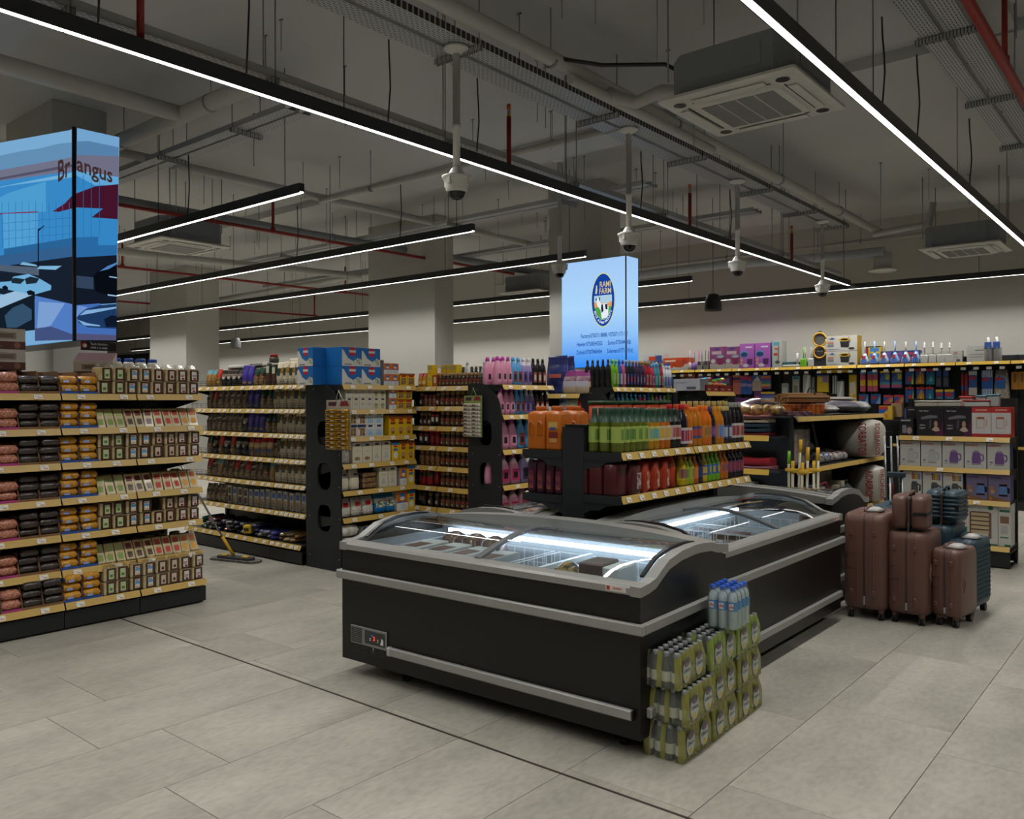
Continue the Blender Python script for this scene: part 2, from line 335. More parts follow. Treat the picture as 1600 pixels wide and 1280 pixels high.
pipe('black cable loom looping into the near air conditioner', [(-3.95, 5.0, 4.27), (-3.5, 5.3, 4.16), (-3.1, 5.55, 4.14), (-2.9, 5.6, 4.0), (-2.81, 5.6, 3.85)], .016, BLACK, 'cable_loom', 'cable')
pipe('white drain pipe stub with elbow at the near air conditioner', [(-3.0, 6.1, 4.03), (-3.0, 6.1, 3.8), (-2.765, 5.8, 3.78)], .028, PIPEW)
pipe('fat white drain pipe above the landscape video screen', [(-7.07, 1.6, 4.2), (-7.07, 3.82, 4.2)], .075, PIPEW)
pipe('fat white drain pipe running left across the first tray', [(-13, 3.87, 4.2), (-5.7, 3.87, 4.2)], .075, PIPEW, clamps=[(x, 3.87, 4.2) for x in (-10, -8.2, -6.6)])
pipe('long thin white pipe ending at a junction, nearer of two', [(-8.62, 3.95, 4.2), (-8.6, 6.5, 4.2), (-8.5, 11.2, 4.2)], .05, PIPEW, clamps=[(-8.61, y, 4.2) for y in (4.6, 6.3, 8.6)])
pipe('grey pipe passing above the second air conditioner', [(-10.33, 3.96, 4.1), (-10.2, 8, 4.1), (-9.8, 13.5, 4.1)], .07, C('#8d9298', .6), clamps=[(-10.2, y, 4.1) for y in (6.0, 8.0, 10.2)])
pipe('thin white pipe crossing from the junction to the dome camera tray', [(-8.6, 6.55, 4.15), (-3.95, 6.5, 4.12)], .032, PIPEW, clamps=[(x, 6.53, 4.14) for x in (-7.6, -6.2, -4.9)])
pipe('white pipe low behind the second air conditioner', [(-13.6, 4.5, 4.0), (-12.3, 10.3, 4.0)], .06, PIPEW)
pipe('white pipe crossing behind the coffee column', [(-18, 10.7, 4.05), (-11, 10.4, 4.05)], .05, PIPEW)
pipe('bluish white duct along the back wall', [(-9.6, 13.6, 3.97), (-6.5, 13.6, 4.0), (-4.9, 13.55, 3.93), (-3.75, 13.5, 3.9)], .075, C('#a9adb5', .6))
pipe('thin pipe above the duct along the back wall', [(-12, 13.85, 4.16), (-2.6, 13.85, 4.16)], .03, PIPEW, clamps=[(x, 13.85, 4.16) for x in (-9, -6.5, -4.2)])
pipe('white elbowed pipe at the far air conditioner', [(-3.7, 12.8, 4.05), (-3.3, 12.7, 4.06), (-2.9, 12.6, 4.06), (-2.85, 12.6, 4.35)], .045, PIPEW)
RG = 'red sprinkler pipes'
def sprinkler(label, pts, drops, r=.024):
    o = pipe(label, pts, r, REDP, 'sprinkler_pipe', 'pipe', grp=RG)
    for x, y, z0, z1, kind in drops:
        d = ob('riser', MB().tube([(x, y, z0), (x, y, z1)], .02, REDP, 8), o)
        ob('fitting', MB().lathe([(.026, z0-.02), (.033, z0-.02), (.033, z0+.05), (.026, z0+.05)], REDP, (x, y), 8), o)
        if kind: ob('sprinkler_head', MB().lathe([(.02, z1), (.014, z1+.03), (.014, z1+.06), (.02, z1+.06), (.018, z1+.1)], None, (x, y), 8, mats=[C('#b58a3a', .4, .6), C('#888888', .4, .6), C('#d4572a', .5), C('#d4572a', .5)]), d)
    for i in range(5):
        f = (i+.5)/5; p = Vector(pts[0]).lerp(Vector(pts[-1]), f); ob('hanger_rod', MB().tube([p+Vector((0, 0, r)), (p.x, p.y, 4.599)], .0045, GALV, 5), o)
    return o
sprinkler('red sprinkler pipe along the long linear light with upright heads', [(-4.385, -4, 3.5), (-4.385, 13, 3.5)], [(-4.385, 2.16, 3.5, 4.55, 0), (-4.385, 5.25, 3.5, 3.95, 1), (-4.385, 8.4, 3.5, 3.92, 1), (-4.385, 11.4, 3.5, 3.94, 1), (-4.385, -.9, 3.5, 3.94, 1)])
sprinkler('nearest red sprinkler pipe crossing above the second air conditioner', [(-9.78, 2.5, 3.92), (-9.58, 11.6, 3.92)], [(-9.69, 6.6, 3.92, 4.4, 0), (-9.62, 9.9, 3.92, 4.35, 0)])
sprinkler('middle red sprinkler pipe behind the linear lights', [(-14.2, 4, 3.9), (-13.7, 12.5, 3.9)], [(-14.05, 6.6, 3.9, 4.3, 0), (-13.85, 11.2, 3.9, 4.45, 0)])
sprinkler('farthest red sprinkler pipe behind the linear lights', [(-19.3, 6, 3.9), (-18.1, 13.7, 3.9)], [(-18.9, 10.5, 3.9, 4.4, 0), (-18.1, 13.6, 3.9, 4.45, 0)])
sprinkler('red sprinkler pipe at the upper right with a vertical branch', [(-1.06, 1.5, 4.0), (-1.09, 13, 4.0)], [(-1.07, 6.8, 4.0, 4.58, 0), (-1.05, 3.6, 4.0, 4.58, 0)], .034)
# cassette air conditioners
def cassette(label, x, y, z, grp='ceiling cassette air conditioners'):
    t = thing('air_conditioner', label, 'air conditioner', (x, y, 0), 0, grp)
    WH = C('#c9c7c0', .5); BD = C('#80848a', .6)
    b = MB(); c = .42; k = .1
    b.prism([(-c+k, -c), (c-k, -c), (c, -c+k), (c, c-k), (c-k, c), (-c+k, c), (-c, c-k), (-c, -c+k)], (z+.03, z+.31), 'z', BD)
    for a in range(4):
        M = Matrix.Rotation(a*PI/2, 3, 'Z')
        for (x0, z0, x1, z1) in ((-.24, z+.11, .24, z+.26), (-.3, z+.05, .3, z+.075)):
            vs = [M @ Vector(p) for p in ((x0, -c-.006, z0), (x1, -c-.006, z0), (x1, -c-.006, z1), (x0, -c-.006, z1), (x0, -c, z0), (x1, -c, z0), (x1, -c, z1), (x0, -c, z1))]
            b.add(vs, [(0, 1, 2, 3), (4, 5, 1, 0), (5, 6, 2, 1), (6, 7, 3, 2), (7, 4, 0, 3)], BD)
    ob('housing', b, t)
    p = MB(); p.loft([rrect(.95, .95, z+.03, .03), rrect(.95, .95, z+.012, .03), rrect(.86, .86, z, .06)], WH, False)
    f = ob('fascia', p, t)
    g = MB(); g.loft([rrect(.62, .62, z-.001, .06), rrect(.60, .60, z-.014, .06)], WH, False); ob('grille_frame', g, f)
    g = MB(); g.box(-.25, -.25, z-.017, .25, .25, z-.0135, C('#8b8b88', .6))
    for i in (-.125, 0, .125): g.box(i-.004, -.25, z-.0195, i+.004, .25, z-.0165, WH)
    for i in range(24): g.box(-.25, -.245+i*.0213, z-.018, .25, -.24+i*.0213, z-.0165, C('#6c6c6a', .6))
    ob('intake_grille', g, t)
    for a in range(4):
        M = Matrix.Rotation(a*PI/2, 3, 'Z')
        l = MB(); l.box(-.25, -.405, z-.012, .25, -.345, z-.004, WH, .003); me = l.mesh('louvre')
        o = ob('louvre', me, t); o.rotation_euler = (0, 0, a*PI/2)
        s = MB(); s.box(-.27, -.342, z-.002, .27, -.328, z-.0005, BLACK); s.lathe([(.0, z-.003), (.045, z-.003)], BLACK, (-.355, -.355), 10, caps=False)
        o = ob('air_slot', s, t); o.rotation_euler = (0, 0, a*PI/2)
    for sx in (-.4, .4):
        for sy in (-.35, .35): ob('threaded_rod', MB().tube([(sx*1.12, sy, z+.18), (sx*1.12, sy, 4.599)], .006, GALV, 5), t)
    return t
cassette('nearest ceiling cassette air conditioner with light grey fascia, left of the right linear light', -2.35, 5.4, 3.6)
cassette('ceiling cassette air conditioner partly hidden behind the shortest linear light', -10.17, 5.5, 3.6)
cassette('far ceiling cassette air conditioner near the back wall at right', -2.42, 12.45, 3.6)
cassette('far ceiling cassette air conditioner beyond the coffee column', -9.6, 12.2, 3.6)
# dome cameras on white drop poles
def dome(label, x, y, ztop, zb):
    t = thing('dome_camera', label, 'security camera', (x, y, 0), random.uniform(-.4, .4), 'pole mounted dome cameras')
    ob('mounting_plate', MB().lathe([(.03, ztop-.05), (.055, ztop-.03), (.09, ztop-.02), (.09, ztop-.006)], CABW, n=12), t)
    ob('pole', MB().lathe([(.026, zb+.2), (.026, zb+.5), (.03, zb+.5), (.03, zb+.54), (.026, zb+.54), (.026, ztop-.03)], CABW, n=10), t)
    h = MB().lathe([(.068, zb+.055), (.078, zb+.07), (.082, zb+.12), (.1, zb+.15), (.105, zb+.155), (.105, zb+.168), (.06, zb+.18), (.05, zb+.2), (.035, zb+.225), (.026, zb+.23)], CABW, n=16)
    s = ob('sunshield_housing', h, t)
    for a in range(4):
        an = a*PI/2+.3; ob('bracket', MB().box(-.012, .075, zb+.10, .012, .1, zb+.16, CABW, .003), s).rotation_euler = (0, 0, an)
    ob('black_dome', MB().lathe([(.0, zb), (.03, zb+.006), (.052, zb+.024), (.06, zb+.05), (.066, zb+.056)], C('#0b0c0e', .08), n=14, caps=False), t)
for lab, x, y, zb in (('nearest white dome camera on a pole, left of the near air conditioner', -4.03, 4.25, 3.02), ('white dome camera on a pole, directly above the blue advertising screen', -4.03, 6.54, 2.97),
                      ('white dome camera on a pole, third along the tray', -4.03, 8.86, 3.01), ('white dome camera on a pole, farthest along the tray', -4.03, 11.6, 3.04)):
    dome(lab, x, y, 4.10, zb)
dome('white dome camera on a pole at the left edge of the blue advertising screen', -6.08, 8.25, 4.598, 3.12)
# pendant loudspeakers, diffuser
def pendant(label, x, y, z, mat):
    t = thing('pendant_speaker', label, 'speaker', (x, y, 0), 0, 'pendant loudspeakers')
    ob('shell', MB().lathe([(.125, z-.13), (.13, z-.1), (.115, z+.03), (.09, z+.1), (.05, z+.12), (.0, z+.122)], mat, n=14), t)
    ob('speaker_grille', MB().lathe([(.0, z-.133), (.118, z-.133), (.12, z-.128)], C('#2c2c2c', .7), n=14, caps=False), t)
    ob('suspension_cable', MB().tube([(0, 0, z+.12), (0, 0, 4.599)], .004, BLACK, 4), t)
pendant('black bell shaped pendant loudspeaker near the back wall', -5.55, 11.35, 3.07, C('#1c1d20', .4))
pendant('grey bell shaped pendant loudspeaker far left between linear lights', -18.0, 11.2, 3.05, C('#8b8d8f', .4))
t = thing('air_diffuser', 'round white ceiling air diffuser by the back wall', 'vent', (-3.8, 13.6, 0))
ob('collar', MB().lathe([(.12, 3.66), (.13, 3.66), (.13, 3.9), (.12, 3.9)], PIPEW, n=16), t); ob('disc', MB().lathe([(.0, 3.61), (.2, 3.612), (.21, 3.625), (.13, 3.66)], CABW, n=18), t)
# loose black cables and left-over hanger rods
for i, (x, y, z0, z1) in enumerate(((-4.3, 3.85, 3.53, 4.1), (-4.29, 4.75, 3.53, 4.1), (-4.3, 7.2, 3.53, 4.1), (-4.28, 9.2, 3.53, 4.1), (-8.0, 4.43, 3.53, 4.15), (-9.2, 6.63, 3.53, 4.2), (-7.2, 6.63, 3.53, 4.2), (-1.62, 5.8, 3.53, 4.15), (-1.6, 6.6, 3.53, 4.15), (-1.6, 8.4, 3.53, 4.15), (-4.3, 1.9, 3.53, 4.5), (-4.3, 2.75, 3.53, 4.5))):
    tag(ob('power_cable', MB().tube([(x, y, z0), (x+.008, y+.004, z0+(z1-z0)*.2), (x+.016, y+.008, z0+(z1-z0)*.4), (x+.010, y+.01, z0+(z1-z0)*.6), (x, y+.012, z0+(z1-z0)*.8), (x-.004, y+.012, z1)], .006, BLACK, 5)), ('thin black power cable, '+ORD[i]+' of those dropping from trays to the linear lights') , 'cable', 'power cables of the linear lights')
rod = {}
for k in range(90):
    x = random.uniform(-16, .5); y = random.uniform(3.2, 13.6); l = random.choice((.25, .4, .55, .8))
    if -2.9 < x < -1.8 and 4.8 < y < 6: continue
    if l not in rod: rod[l] = MB().tube([(0, 0, -l), (0, 0, -.001)], .0045, GALV, 5).box(-.02, -.006, -.012, .02, .006, -.001, GALV).mesh('hanger_rod')
    tag(ob('hanger_rod', rod[l], None, (x, y, 4.6)), 'bare threaded rod hanging from the ceiling', 'rod', 'bare hanger rods')
# ------------------------------------------------------------------ island freezers
FB = C('#141312', .38, 0, .06, 5, .35); LINER = C('#aab4bb', .4); GLASS = glass_mat('freezer_glass', '#eef4f6', .03)
def zp(t):                                     # height of the end frame, front (0) to back (1)
    P = ((0, .775), (.05, .777), (.12, .79), (.3, .86), (.42, .882), (.6, .89), (.75, .883), (.9, .855), (1, .84))
    for (a, za), (b, zb) in zip(P, P[1:]):
        if t <= b:
            f = (t-a)/(b-a); f = f*f*(3-2*f) if a > .1 else f
            return za+(zb-za)*f
    return .84
def freezer(label, loc, rz, Lx=2.0, D=.92, stock=()):
    t = thing('island_freezer', label, 'freezer', loc, rz, 'black island freezers with curved glass')
    h = Lx/2; w = .055
    b = MB()
    b.box(-h, 0, .09, h, .045, .735, FB); b.box(-h, D-.045, .09, h, D, .79, FB); b.box(-h, .045, .09, h, D-.045, .30, FB)
    n = 14
    for s in (-1, 1):
        pts = [(.045, .30), (D-.045, .30)]+[(D*(1-i/n) if 0 < i < n else (D-.045 if i == 0 else .045), zp(1-i/n)-.04) for i in range(n+1)]
        b.prism(pts, (s*h-(.045 if s > 0 else 0), s*h+(0 if s > 0 else .045)), 'x', FB)
    ob('body', b, t)
    m = MB(); m.box(-h+.047, .047, .492, h-.047, D-.047, .497, LINER); m.box(-h+.046, .046, .31, h-.046, .05, .73, LINER); m.box(-h+.046, D-.1, .31, h-.046, D-.047, .80, LINER)
    for s in (-1, 1): m.box(min(s*(h-.046), s*(h-.05)), .05, .31, max(s*(h-.046), s*(h-.05)), D-.1, .76, LINER)
    ob('liner', m, t)
    # front rail, end frames, back crown
    ob('front_rail', MB().prism([(-.012, .735), (-.012, .765), (0.0, .777), (.075, .780), (.085, .77), (.085, .735)], (-h-.01+w, h+.01-w), 'x', ALU), t)
    for s in (-1, 1):
        e = MB(); top = [(D*i/n-.012*(i == 0)+.012*(i == n), zp(i/n)) for i in range(n+1)]
        bot = [(p[0], p[1]-.045) for p in top]
        x0, x1 = (h+.01-w, h+.01) if s > 0 else (-h-.01, -h-.01+w)
        e.prism(bot+top[::-1], (x0, x1), 'x', ALU)
        f = ob('end_frame', e, t)
        g = MB(); g.prism([(D*i/n, zp(i/n)-.006) for i in range(2, 11)]+[(D*i/n, zp(i/n)+.012-.002*abs(i-6)) for i in range(10, 1, -1)], (min(s*(h-.075), s*(h-.055)), max(s*(h-.075), s*(h-.055))), 'x', C('#1a1a1c', .3)); ob('slide_channel', g, f)
    cr = MB(); m2 = 20
    def cz(x): return .845+.06*max(0, 1-(x/h)**2)**.8
    pf = [(-h+.05+(2*h-.1)*i/m2) for i in range(m2+1)]
    cr.prism([(x, .80) for x in pf]+[(x, cz(x)) for x in pf[::-1]], (D-.145, D-.1), 'y', ALU)
    cr.prism([(x, .80) for x in pf]+[(x, cz(x)-.006) for x in pf[::-1]], (D-.1, D+.005), 'y', ALU)
    ob('back_crown', cr, t)
    # two curved glass lids and the bar between them
    def arc(x0, x1, dz, mat):
        g = MB(); k = 12; P = []
        for i in range(k+1):
            f = i/k; y = .06+(D-.2)*f; z = .775+.108*math.sin(min(1, f*1.08)*PI*.62)**1.0-.03*f**3
            P.append((y, z+dz))
        vs = [(x, y, z) for y, z in P for x in (x0, x1)]; g.add(vs, [(2*i, 2*i+1, 2*i+3, 2*i+2) for i in range(k)], mat, True); return g, P
    for x0, x1, dz in ((-h+.06, .02, 0), (-.02, h-.06, .008)):
        g, P = arc(x0, x1, dz, GLASS); ob('glass_lid', g, t)
    g, P = arc(-.018, .018, .010, C('#3b3d3f', .35)); br = MB(); br.prism(P+[(y, z-.016) for y, z in P[::-1]], (-.02, .02), 'x', C('#55585a', .35)); ob('lid_bar', br, t)
    # bumpers
    bz = MB(); c = .028
    for (x0, y0, x1, y1) in ((-h-c, -c, h+c, 0), (-h-c, 0, -h, D), (h, 0, h+c, D)): bz.box(x0, y0, .562, x1, y1, .612, ALU, .006)
    ob('bumper', bz, t)
    lo = ob('lower_bumper', MB().box(-h+.43, -.028, .178, h-.03, 0, .226, ALU, .006), t)
    ob('end_cap', MB().box(-h+.40, -.03, .176, -h+.435, 0, .228, C('#a6a6a3', .4), .008), lo); ob('end_cap', MB().box(h-.032, -.026, .180, h-.026, -.002, .224, BLACK), lo)
    for s in (-1, 1): ob('lower_bumper', MB().box(min(s*h, s*(h+c)), .05, .178, max(s*h, s*(h+c)), D-.05, .226, ALU, .006), t)
    # control panel
    cp = MB(); cp.box(-h+.08, -.008, .195, -h+.385, 0, .30, C('#757573', .4), .003); p = ob('control_panel', cp, t)
    d = MB(); d.box(-h+.205, -.0095, .212, -h+.372, -.0075, .287, C('#2a2a2c', .2)); 
    text(d, '2', .032, (-h+.285, -.0095, .238), (1, 0, 0), (0, 0, 1), E('#ff3a1e', 2.0)); text(d, '*', .02, (-h+.268, -.0095, .252), (1, 0, 0), (0, 0, 1), E('#3a8bff', 2.0))
    for q in (.252, .315): d.box(-h+q-.005, -.0105, .243, -h+q+.005, -.0092, .247, TAG); d.box(-h+q-.005, -.0105, .233, -h+q+.005, -.0092, .237, TAG)
    d.prism([(-h+.335, .222), (-h+.36, .222), (-h+.36, .25), (-h+.348, .26)], (-.0105, -.0092), 'y', TAG)
    ob('thermostat_display', d, p)
    g = MB()
    for i in range(8): g.box(-h+.09, -.0095, .207+i*.0108, -h+.18, -.0078, .2125+i*.0108, BLACK)
    ob('vent_slots', g, p); ob('latch', MB().tube([(-h+.27, -.005, .196), (-h+.285, -.014, .19), (-h+.28, -.016, .172)], .004, STEEL, 5), p)
    v = MB()
    for i in range(4):
        for j in range(2): v.box(-h+.1+i*.07, -.0012, .150+j*.024, -h+.15+i*.07, .0005, .158+j*.024, BLACK)
    ob('lower_vents', v, t)
    for x in (-h+.4, h-.16):
        for y in (.14, D-.14): ob('foot', MB().lathe([(.028, .0), (.028, .03), (.014, .03), (.014, .09)], RUBBER, (x, y), 10), t)
    # cold light tube, cross bar and white wire baskets inside
    ob('light_tube', MB().box(-h+.16, D-.165, .755, h-.16, D-.15, .778, E('#e4f1ff', 11)), t)
    ob('cross_bar', MB().box(.22, .07, .70, .245, D-.12, .725, C('#cfd8dd', .3)), t)
    for x0, x1 in ((-h+.08, -.02), (.02, h-.08)):
        wbk = MB(); wm = C('#dfe6ea', .4)
        for z in (.55, .63, .71): 
            for a, bb in (((x0, .09), (x1, .09)), ((x1, .09), (x1, D-.13)), ((x1, D-.13), (x0, D-.13)), ((x0, D-.13), (x0, .09))): wbk.tube([(a[0], a[1], z), (bb[0], bb[1], z)], .0035, wm, 4)
        for i in range(13): 
            x = x0+(x1-x0)*i/12
            for y in (.09, D-.13): wbk.tube([(x, y, .50), (x, y, .71)], .0028, wm, 4)
        for i in range(1, 8):
            y = .09+(D-.22)*i/8
            for x in (x0, x1): wbk.tube([(x, y, .50), (x, y, .71)], .0028, wm, 4)
        ob('wire_basket', wbk, t)
    st = MB(); st.box(h-.17, -.0135, .742, h-.065, -.0120, .768, C('#cfc6c0', .4)); st.box(h-.165, -.0142, .746, h-.148, -.0134, .764, C('#a8231f', .4))
    text(st, 'SANDEN', .012, (h-.108, -.0136, .752), (1, 0, 0), (0, 0, 1), C('#a8231f', .4)); ob('maker_badge', st, t)
    return t
FA = freezer('nearest black island freezer, its long front facing the viewer', (-2.915, 3.165, 0), math.radians(1.6))
FBx = freezer('black island freezer at the right, behind the stacked bottle packs', (-2.025, 5.19, 0), PI/2, 2.0, .88)
FC = freezer('far black island freezer before the towel shelves', (-3.2, 7.42, 0), PI, 2.0, .9)
FD = freezer('mostly hidden island freezer under the orange juice jugs', (-4.16, 5.19, 0), -PI/2, 2.0, .88)
def frozen(par_loc, rz, items):
    M = Matrix.Translation(par_loc) @ Matrix.Rotation(rz, 4, 'Z')
    for name, lab, cat, x, y, z, w, d, h2, a, mat, mat2, grp in items:
        m = MB(); m.box(-w/2, -d/2, 0, w/2, d/2, h2*.96, mat, .006)
        if mat2 and name == 'frozen_carton': m.quad((-w*.36, -d*.42, h2*.962), (w*.36, -d*.42, h2*.962), (w*.36, d*.1, h2*.962), (-w*.36, d*.1, h2*.962), mat2)
        if mat2: m.box(-w/2-.001, -d/2-.001, h2*.25, w/2+.001, d/2+.001, h2*.7, mat2)
        if name == 'open_carton':
            m = MB(); m.box(-w/2, -d/2, 0, w/2, d/2, .004, mat)
            for q in ((-w/2, -d/2, -w/2+.005, d/2), (w/2-.005, -d/2, w/2, d/2), (-w/2, -d/2, w/2, -d/2+.005), (-w/2, d/2-.005, w/2, d/2)): m.box(q[0], q[1], 0, q[2], q[3], h2, mat2 or mat)
        if name == 'ice_cream_bag':
            m = MB(); m.loft([rrect(w*.8, d*.8, 0, .02), rrect(w, d, h2*.4, .03), rrect(w*.7, d*.75, h2*.9, .03), rrect(w*.3, d*.3, h2, .02)], mat)
        o = ob(name, m, None, M @ Vector((x, y, z)), rz+a); tag(o, lab, cat, grp)
BRN = GRAIN('#3a2417', '#6b4630', 20, .4, .5); BR2 = C('#5a3a28', .5, 0, .3, 30); GRY = C('#b5bab8', .5, 0, .15, 20); KR = C('#b7a588', .6)
it = []
for i, (x, y) in enumerate(((-.62, .3), (-.46, .33), (-.30, .36), (-.14, .38))): it.append(('frozen_carton', ORD[i]+' brown and white frozen food carton from the left in the nearest freezer', 'carton', x, y, .499, .14, .3, .275-.01*i, .05, GRY, BR2, 'cartons in the nearest freezer'))
for i, (x, y) in enumerate(((-.66, .62), (-.5, .63), (-.34, .62))): it.append(('ice_cream_bag', 'brown ice cream bag behind the cartons, '+ORD[i]+' from left', 'bag', x, y, .499, .15, .2, .29, .1*i, BRN, None, 'bags in the nearest freezer'))
it += [('open_carton', 'opened brown carton at the front of the nearest freezer', 'carton', .36, .3, .499, .3, .3, .2, .1, BR2, C('#7a5238', .5), None), ('tall_carton', 'tall brown and white carton standing in the nearest freezer', 'carton', .56, .36, .499, .13, .2, .30, .08, C('#5b4a40', .5, 0, .3, 40), None, None),
       ('white_carton', 'white insulated carton right of the tall brown carton', 'carton', .675, .37, .499, .09, .2, .29, .05, C('#cfd3d1', .5), None, None), ('ice_cream_bag', 'black and gold foil bag in the opened carton', 'bag', .36, .38, .505, .16, .14, .25, .3, GRAIN('#15120c', '#c8a24a', 18), None, None)]
frozen((-2.915, 3.165, 0), math.radians(1.6), it)
it = []
for i in range(6): it.append(('frozen_pack', 'brown frozen food pack in the right freezer, '+ORD[i]+' from its near end', 'pack', -.85+.22*i, .3+.1*(i % 3), .499, .19, .26, .16+.03*(i % 2), .2*(i % 3), (BRN, GRAIN('#6d6552', '#a69c80', 25), BR2)[i % 3], None, 'packs in the right freezer'))
it.append(('frozen_carton', 'small brown carton standing at the far end of the right freezer', 'carton', .75, .15, .499, .06, .1, .29, .7, BR2, None, None))
frozen((-2.025, 5.19, 0), PI/2, it)
it = []
PK = [GRAIN('#a8b4c0', '#e5e8ea', 14), GRAIN('#2d4a86', '#c8d2dc', 10), GRAIN('#8a2433', '#d8c8c4', 12)]
for i in range(10): it.append(('frozen_pack', 'shiny frozen food pack in the mostly hidden freezer, '+ORD[i]+' from its far end', 'pack', -.9+.19*i, .3, .499, .17, .4, .26+.02*(i % 2), .1*(i % 3), PK[i % 3], None, 'packs in the mostly hidden freezer'))
frozen((-4.16, 5.19, 0), -PI/2, it)
# ------------------------------------------------------------------ shelving
SHELF = C('#26282a', .42, .25, .06, 6); PANEL = C('#212325', .5, .2, .06, 4); STRIP = C('#bd9c4e', .38, 0, .10, 3); CARD = C('#7d5b3c', .8, 0, .1, 12)
_tag = MB().box(-.028, -.0022, -.017, .028, 0, .017, TAG).box(-.006, -.0027, -.010, .022, -.0021, -.002, C('#c58a4a', .5)).box(-.022, -.0027, .003, .004, -.0021, .006, C('#8a8f99', .5)).mesh('price_tag')
_units = {}
class U:
    """a run of shelving: local x along the run, front at y = 0 facing -y, back at y = D"""
    def __init__(s, key, short, loc, rz, D, levels, tops=None):
        s.M = Matrix.Translation((loc[0], loc[1], 0)) @ Matrix.Rotation(rz, 4, 'Z'); s.rz = rz; s.D = D; s.short = short; s.key = key
        s.z = [l+.045 for l in levels]; s.levels = levels
    def at(s, x, y, z): return s.M @ Vector((x, y, z))
def level_name(i, n):
    return 'top shelf' if i == 0 else ('bottom shelf' if i == n-1 else ORD[i]+' shelf')
def bay(u, label, x0, x1, H, plinth=.13, out=.06, tags=(3,), group=None, guard=False, backz=None, tagw=None, basez=None, cover=True):
    p = u.at(x0, 0, 0); t = thing('shelf_unit', label, 'shelving', p, u.rz, group); w = x1-x0; D = u.D
    m = MB(); m.box(.0, D-.03, .02, w, D, H, PANEL)
    k = int((H-.2)/.2)
    for i in range(k+1): m.box(.0, D-.0315, .2+i*.2-.002, w, D-.029, .2+i*.2+.002, BLACK)
    ob('back_panel', m, t)
    for x in (0, w-.03):
        m = MB(); m.box(x, D-.06, 0, x+.03, D-.028, H, SHELF)
        for i in range(int(H/.1)): m.box(x+.012, D-.0612, .06+i*.1, x+.018, D-.0598, .09+i*.1, BLACK)
        ob('upright', m, t)
    m = MB(); m.box(.002, -out, .015, w-.002, -out+.012, plinth, SHELF, .002); m.box(.002, -out+.012, plinth-.015, w-.002, D-.06, plinth, SHELF); m.box(.01, -out+.03, 0, w-.01, D-.1, .015, BLACK)
    ob('plinth', m, t)
    for i, zl in enumerate(u.levels):
        base = i == len(u.levels)-1 and zl < .2
        yf = -out if base else 0
        m = MB(); m.box(.002, yf+.004, zl+.020, w-.002, D-.06, zl+.043, SHELF)
        if not base:
            for x in (.004, w-.010): m.prism([(.01, zl+.02), (D-.06, zl+.02), (D-.06, zl-.09), (D-.12, zl-.08), (.03, zl+.0)], (x, x+.006), 'x', SHELF)
        s = ob('shelf', m, t)
        ob('price_strip', MB().prism([(yf-.022, zl), (yf-.019, zl), (yf+.004, zl+.045), (yf, zl+.047), (yf-.001, zl+.045)], (.004, w-.004), 'x', STRIP), s)
        n = tags[i % len(tags)]
        for j in range(n):
            x = w*(j+.5)/n+random.uniform(-.25, .25)*w/max(n, 1)*.6; x = min(max(x, .035), w-.035)
            o = ob('price_tag', _tag, s, (x, yf-.0155, zl+.0225)); o.rotation_euler = (-.46, 0, 0)
        if guard and not base:
            g = MB(); wm = C('#4a4b4c', .4, .5)
            for z in (.062, .085, .105): g.tube([(.01, .012, zl+z), (w-.01, .012, zl+z)], .0022, wm, 4)
            for q in range(9): g.tube([(.02+(w-.04)*q/8, .012, zl+.045), (.02+(w-.04)*q/8, .012, zl+.105)], .0018, wm, 4)
            ob('wire_guard', g, s)
    return t
def side_panel(parent, x, D, H, holes, y0=-.0):
    """end panel with a swept top corner and grip-shaped openings; lies in the local y,z plane"""
    a, b = D*.46, D*.66; m = MB(); SW_ = H*.82; th = (x-.018, x)
    zs = sorted(holes); z = .0
    m.prism([(D, 0), (D, H), (b, H), (b, 0)], th, 'x', PANEL)
    m.prism([(a*.6, 0), (a*.6, SW_), (y0, SW_), (y0, 0)], th, 'x', PANEL)
    a *= .6
    for z0, z1 in zs:
        m.prism([(a, z), (b, z), (b, z0), (a, z0)], th, 'x', PANEL)
        c = (a+b)/2; n = 8; hw = (b-a)/2; hh = (z1-z0)/2; cz = (z0+z1)/2
        el = [(c+hw*math.copysign(abs(math.cos(t))**.6, math.cos(t)), cz+hh*math.copysign(abs(math.sin(t))**.75, math.sin(t))) for t in [PI/2+PI*i/n for i in range(n+1)]]
        m.prism([(a, z0), (c, z0)]+[p for p in el[::-1]][0:]+[(c, z1), (a, z1)], th, 'x', PANEL)
        er = [(2*c-p[0], p[1]) for p in el]
        m.prism([(b, z1), (c, z1)]+er+[(c, z0), (b, z0)], th, 'x', PANEL)
        z = z1
    n = 8; top = [(y0+(b-y0)*(1-math.cos(PI/2*i/n)), SW_+(H-SW_)*math.sin(PI/2*i/n)) for i in range(n+1)]
    if z < SW_: m.prism([(a, z), (b, z), (b, SW_), (a, SW_)], th, 'x', PANEL)
    m.prism([(b, SW_)]+top[::-1], th, 'x', PANEL)
    o = ob('side_panel', m, parent)
    sc = MB()
    for zz in (.12, .5, .8, 1.1, H-.06):
        for yy in ((y0+.02, D-.06) if zz < SW_ else (D-.12,)): sc.cyl((x-.0205, yy, zz), (x-.018, yy, zz), .006, STEEL, 8)
    ob('screws', sc, o)
    return o
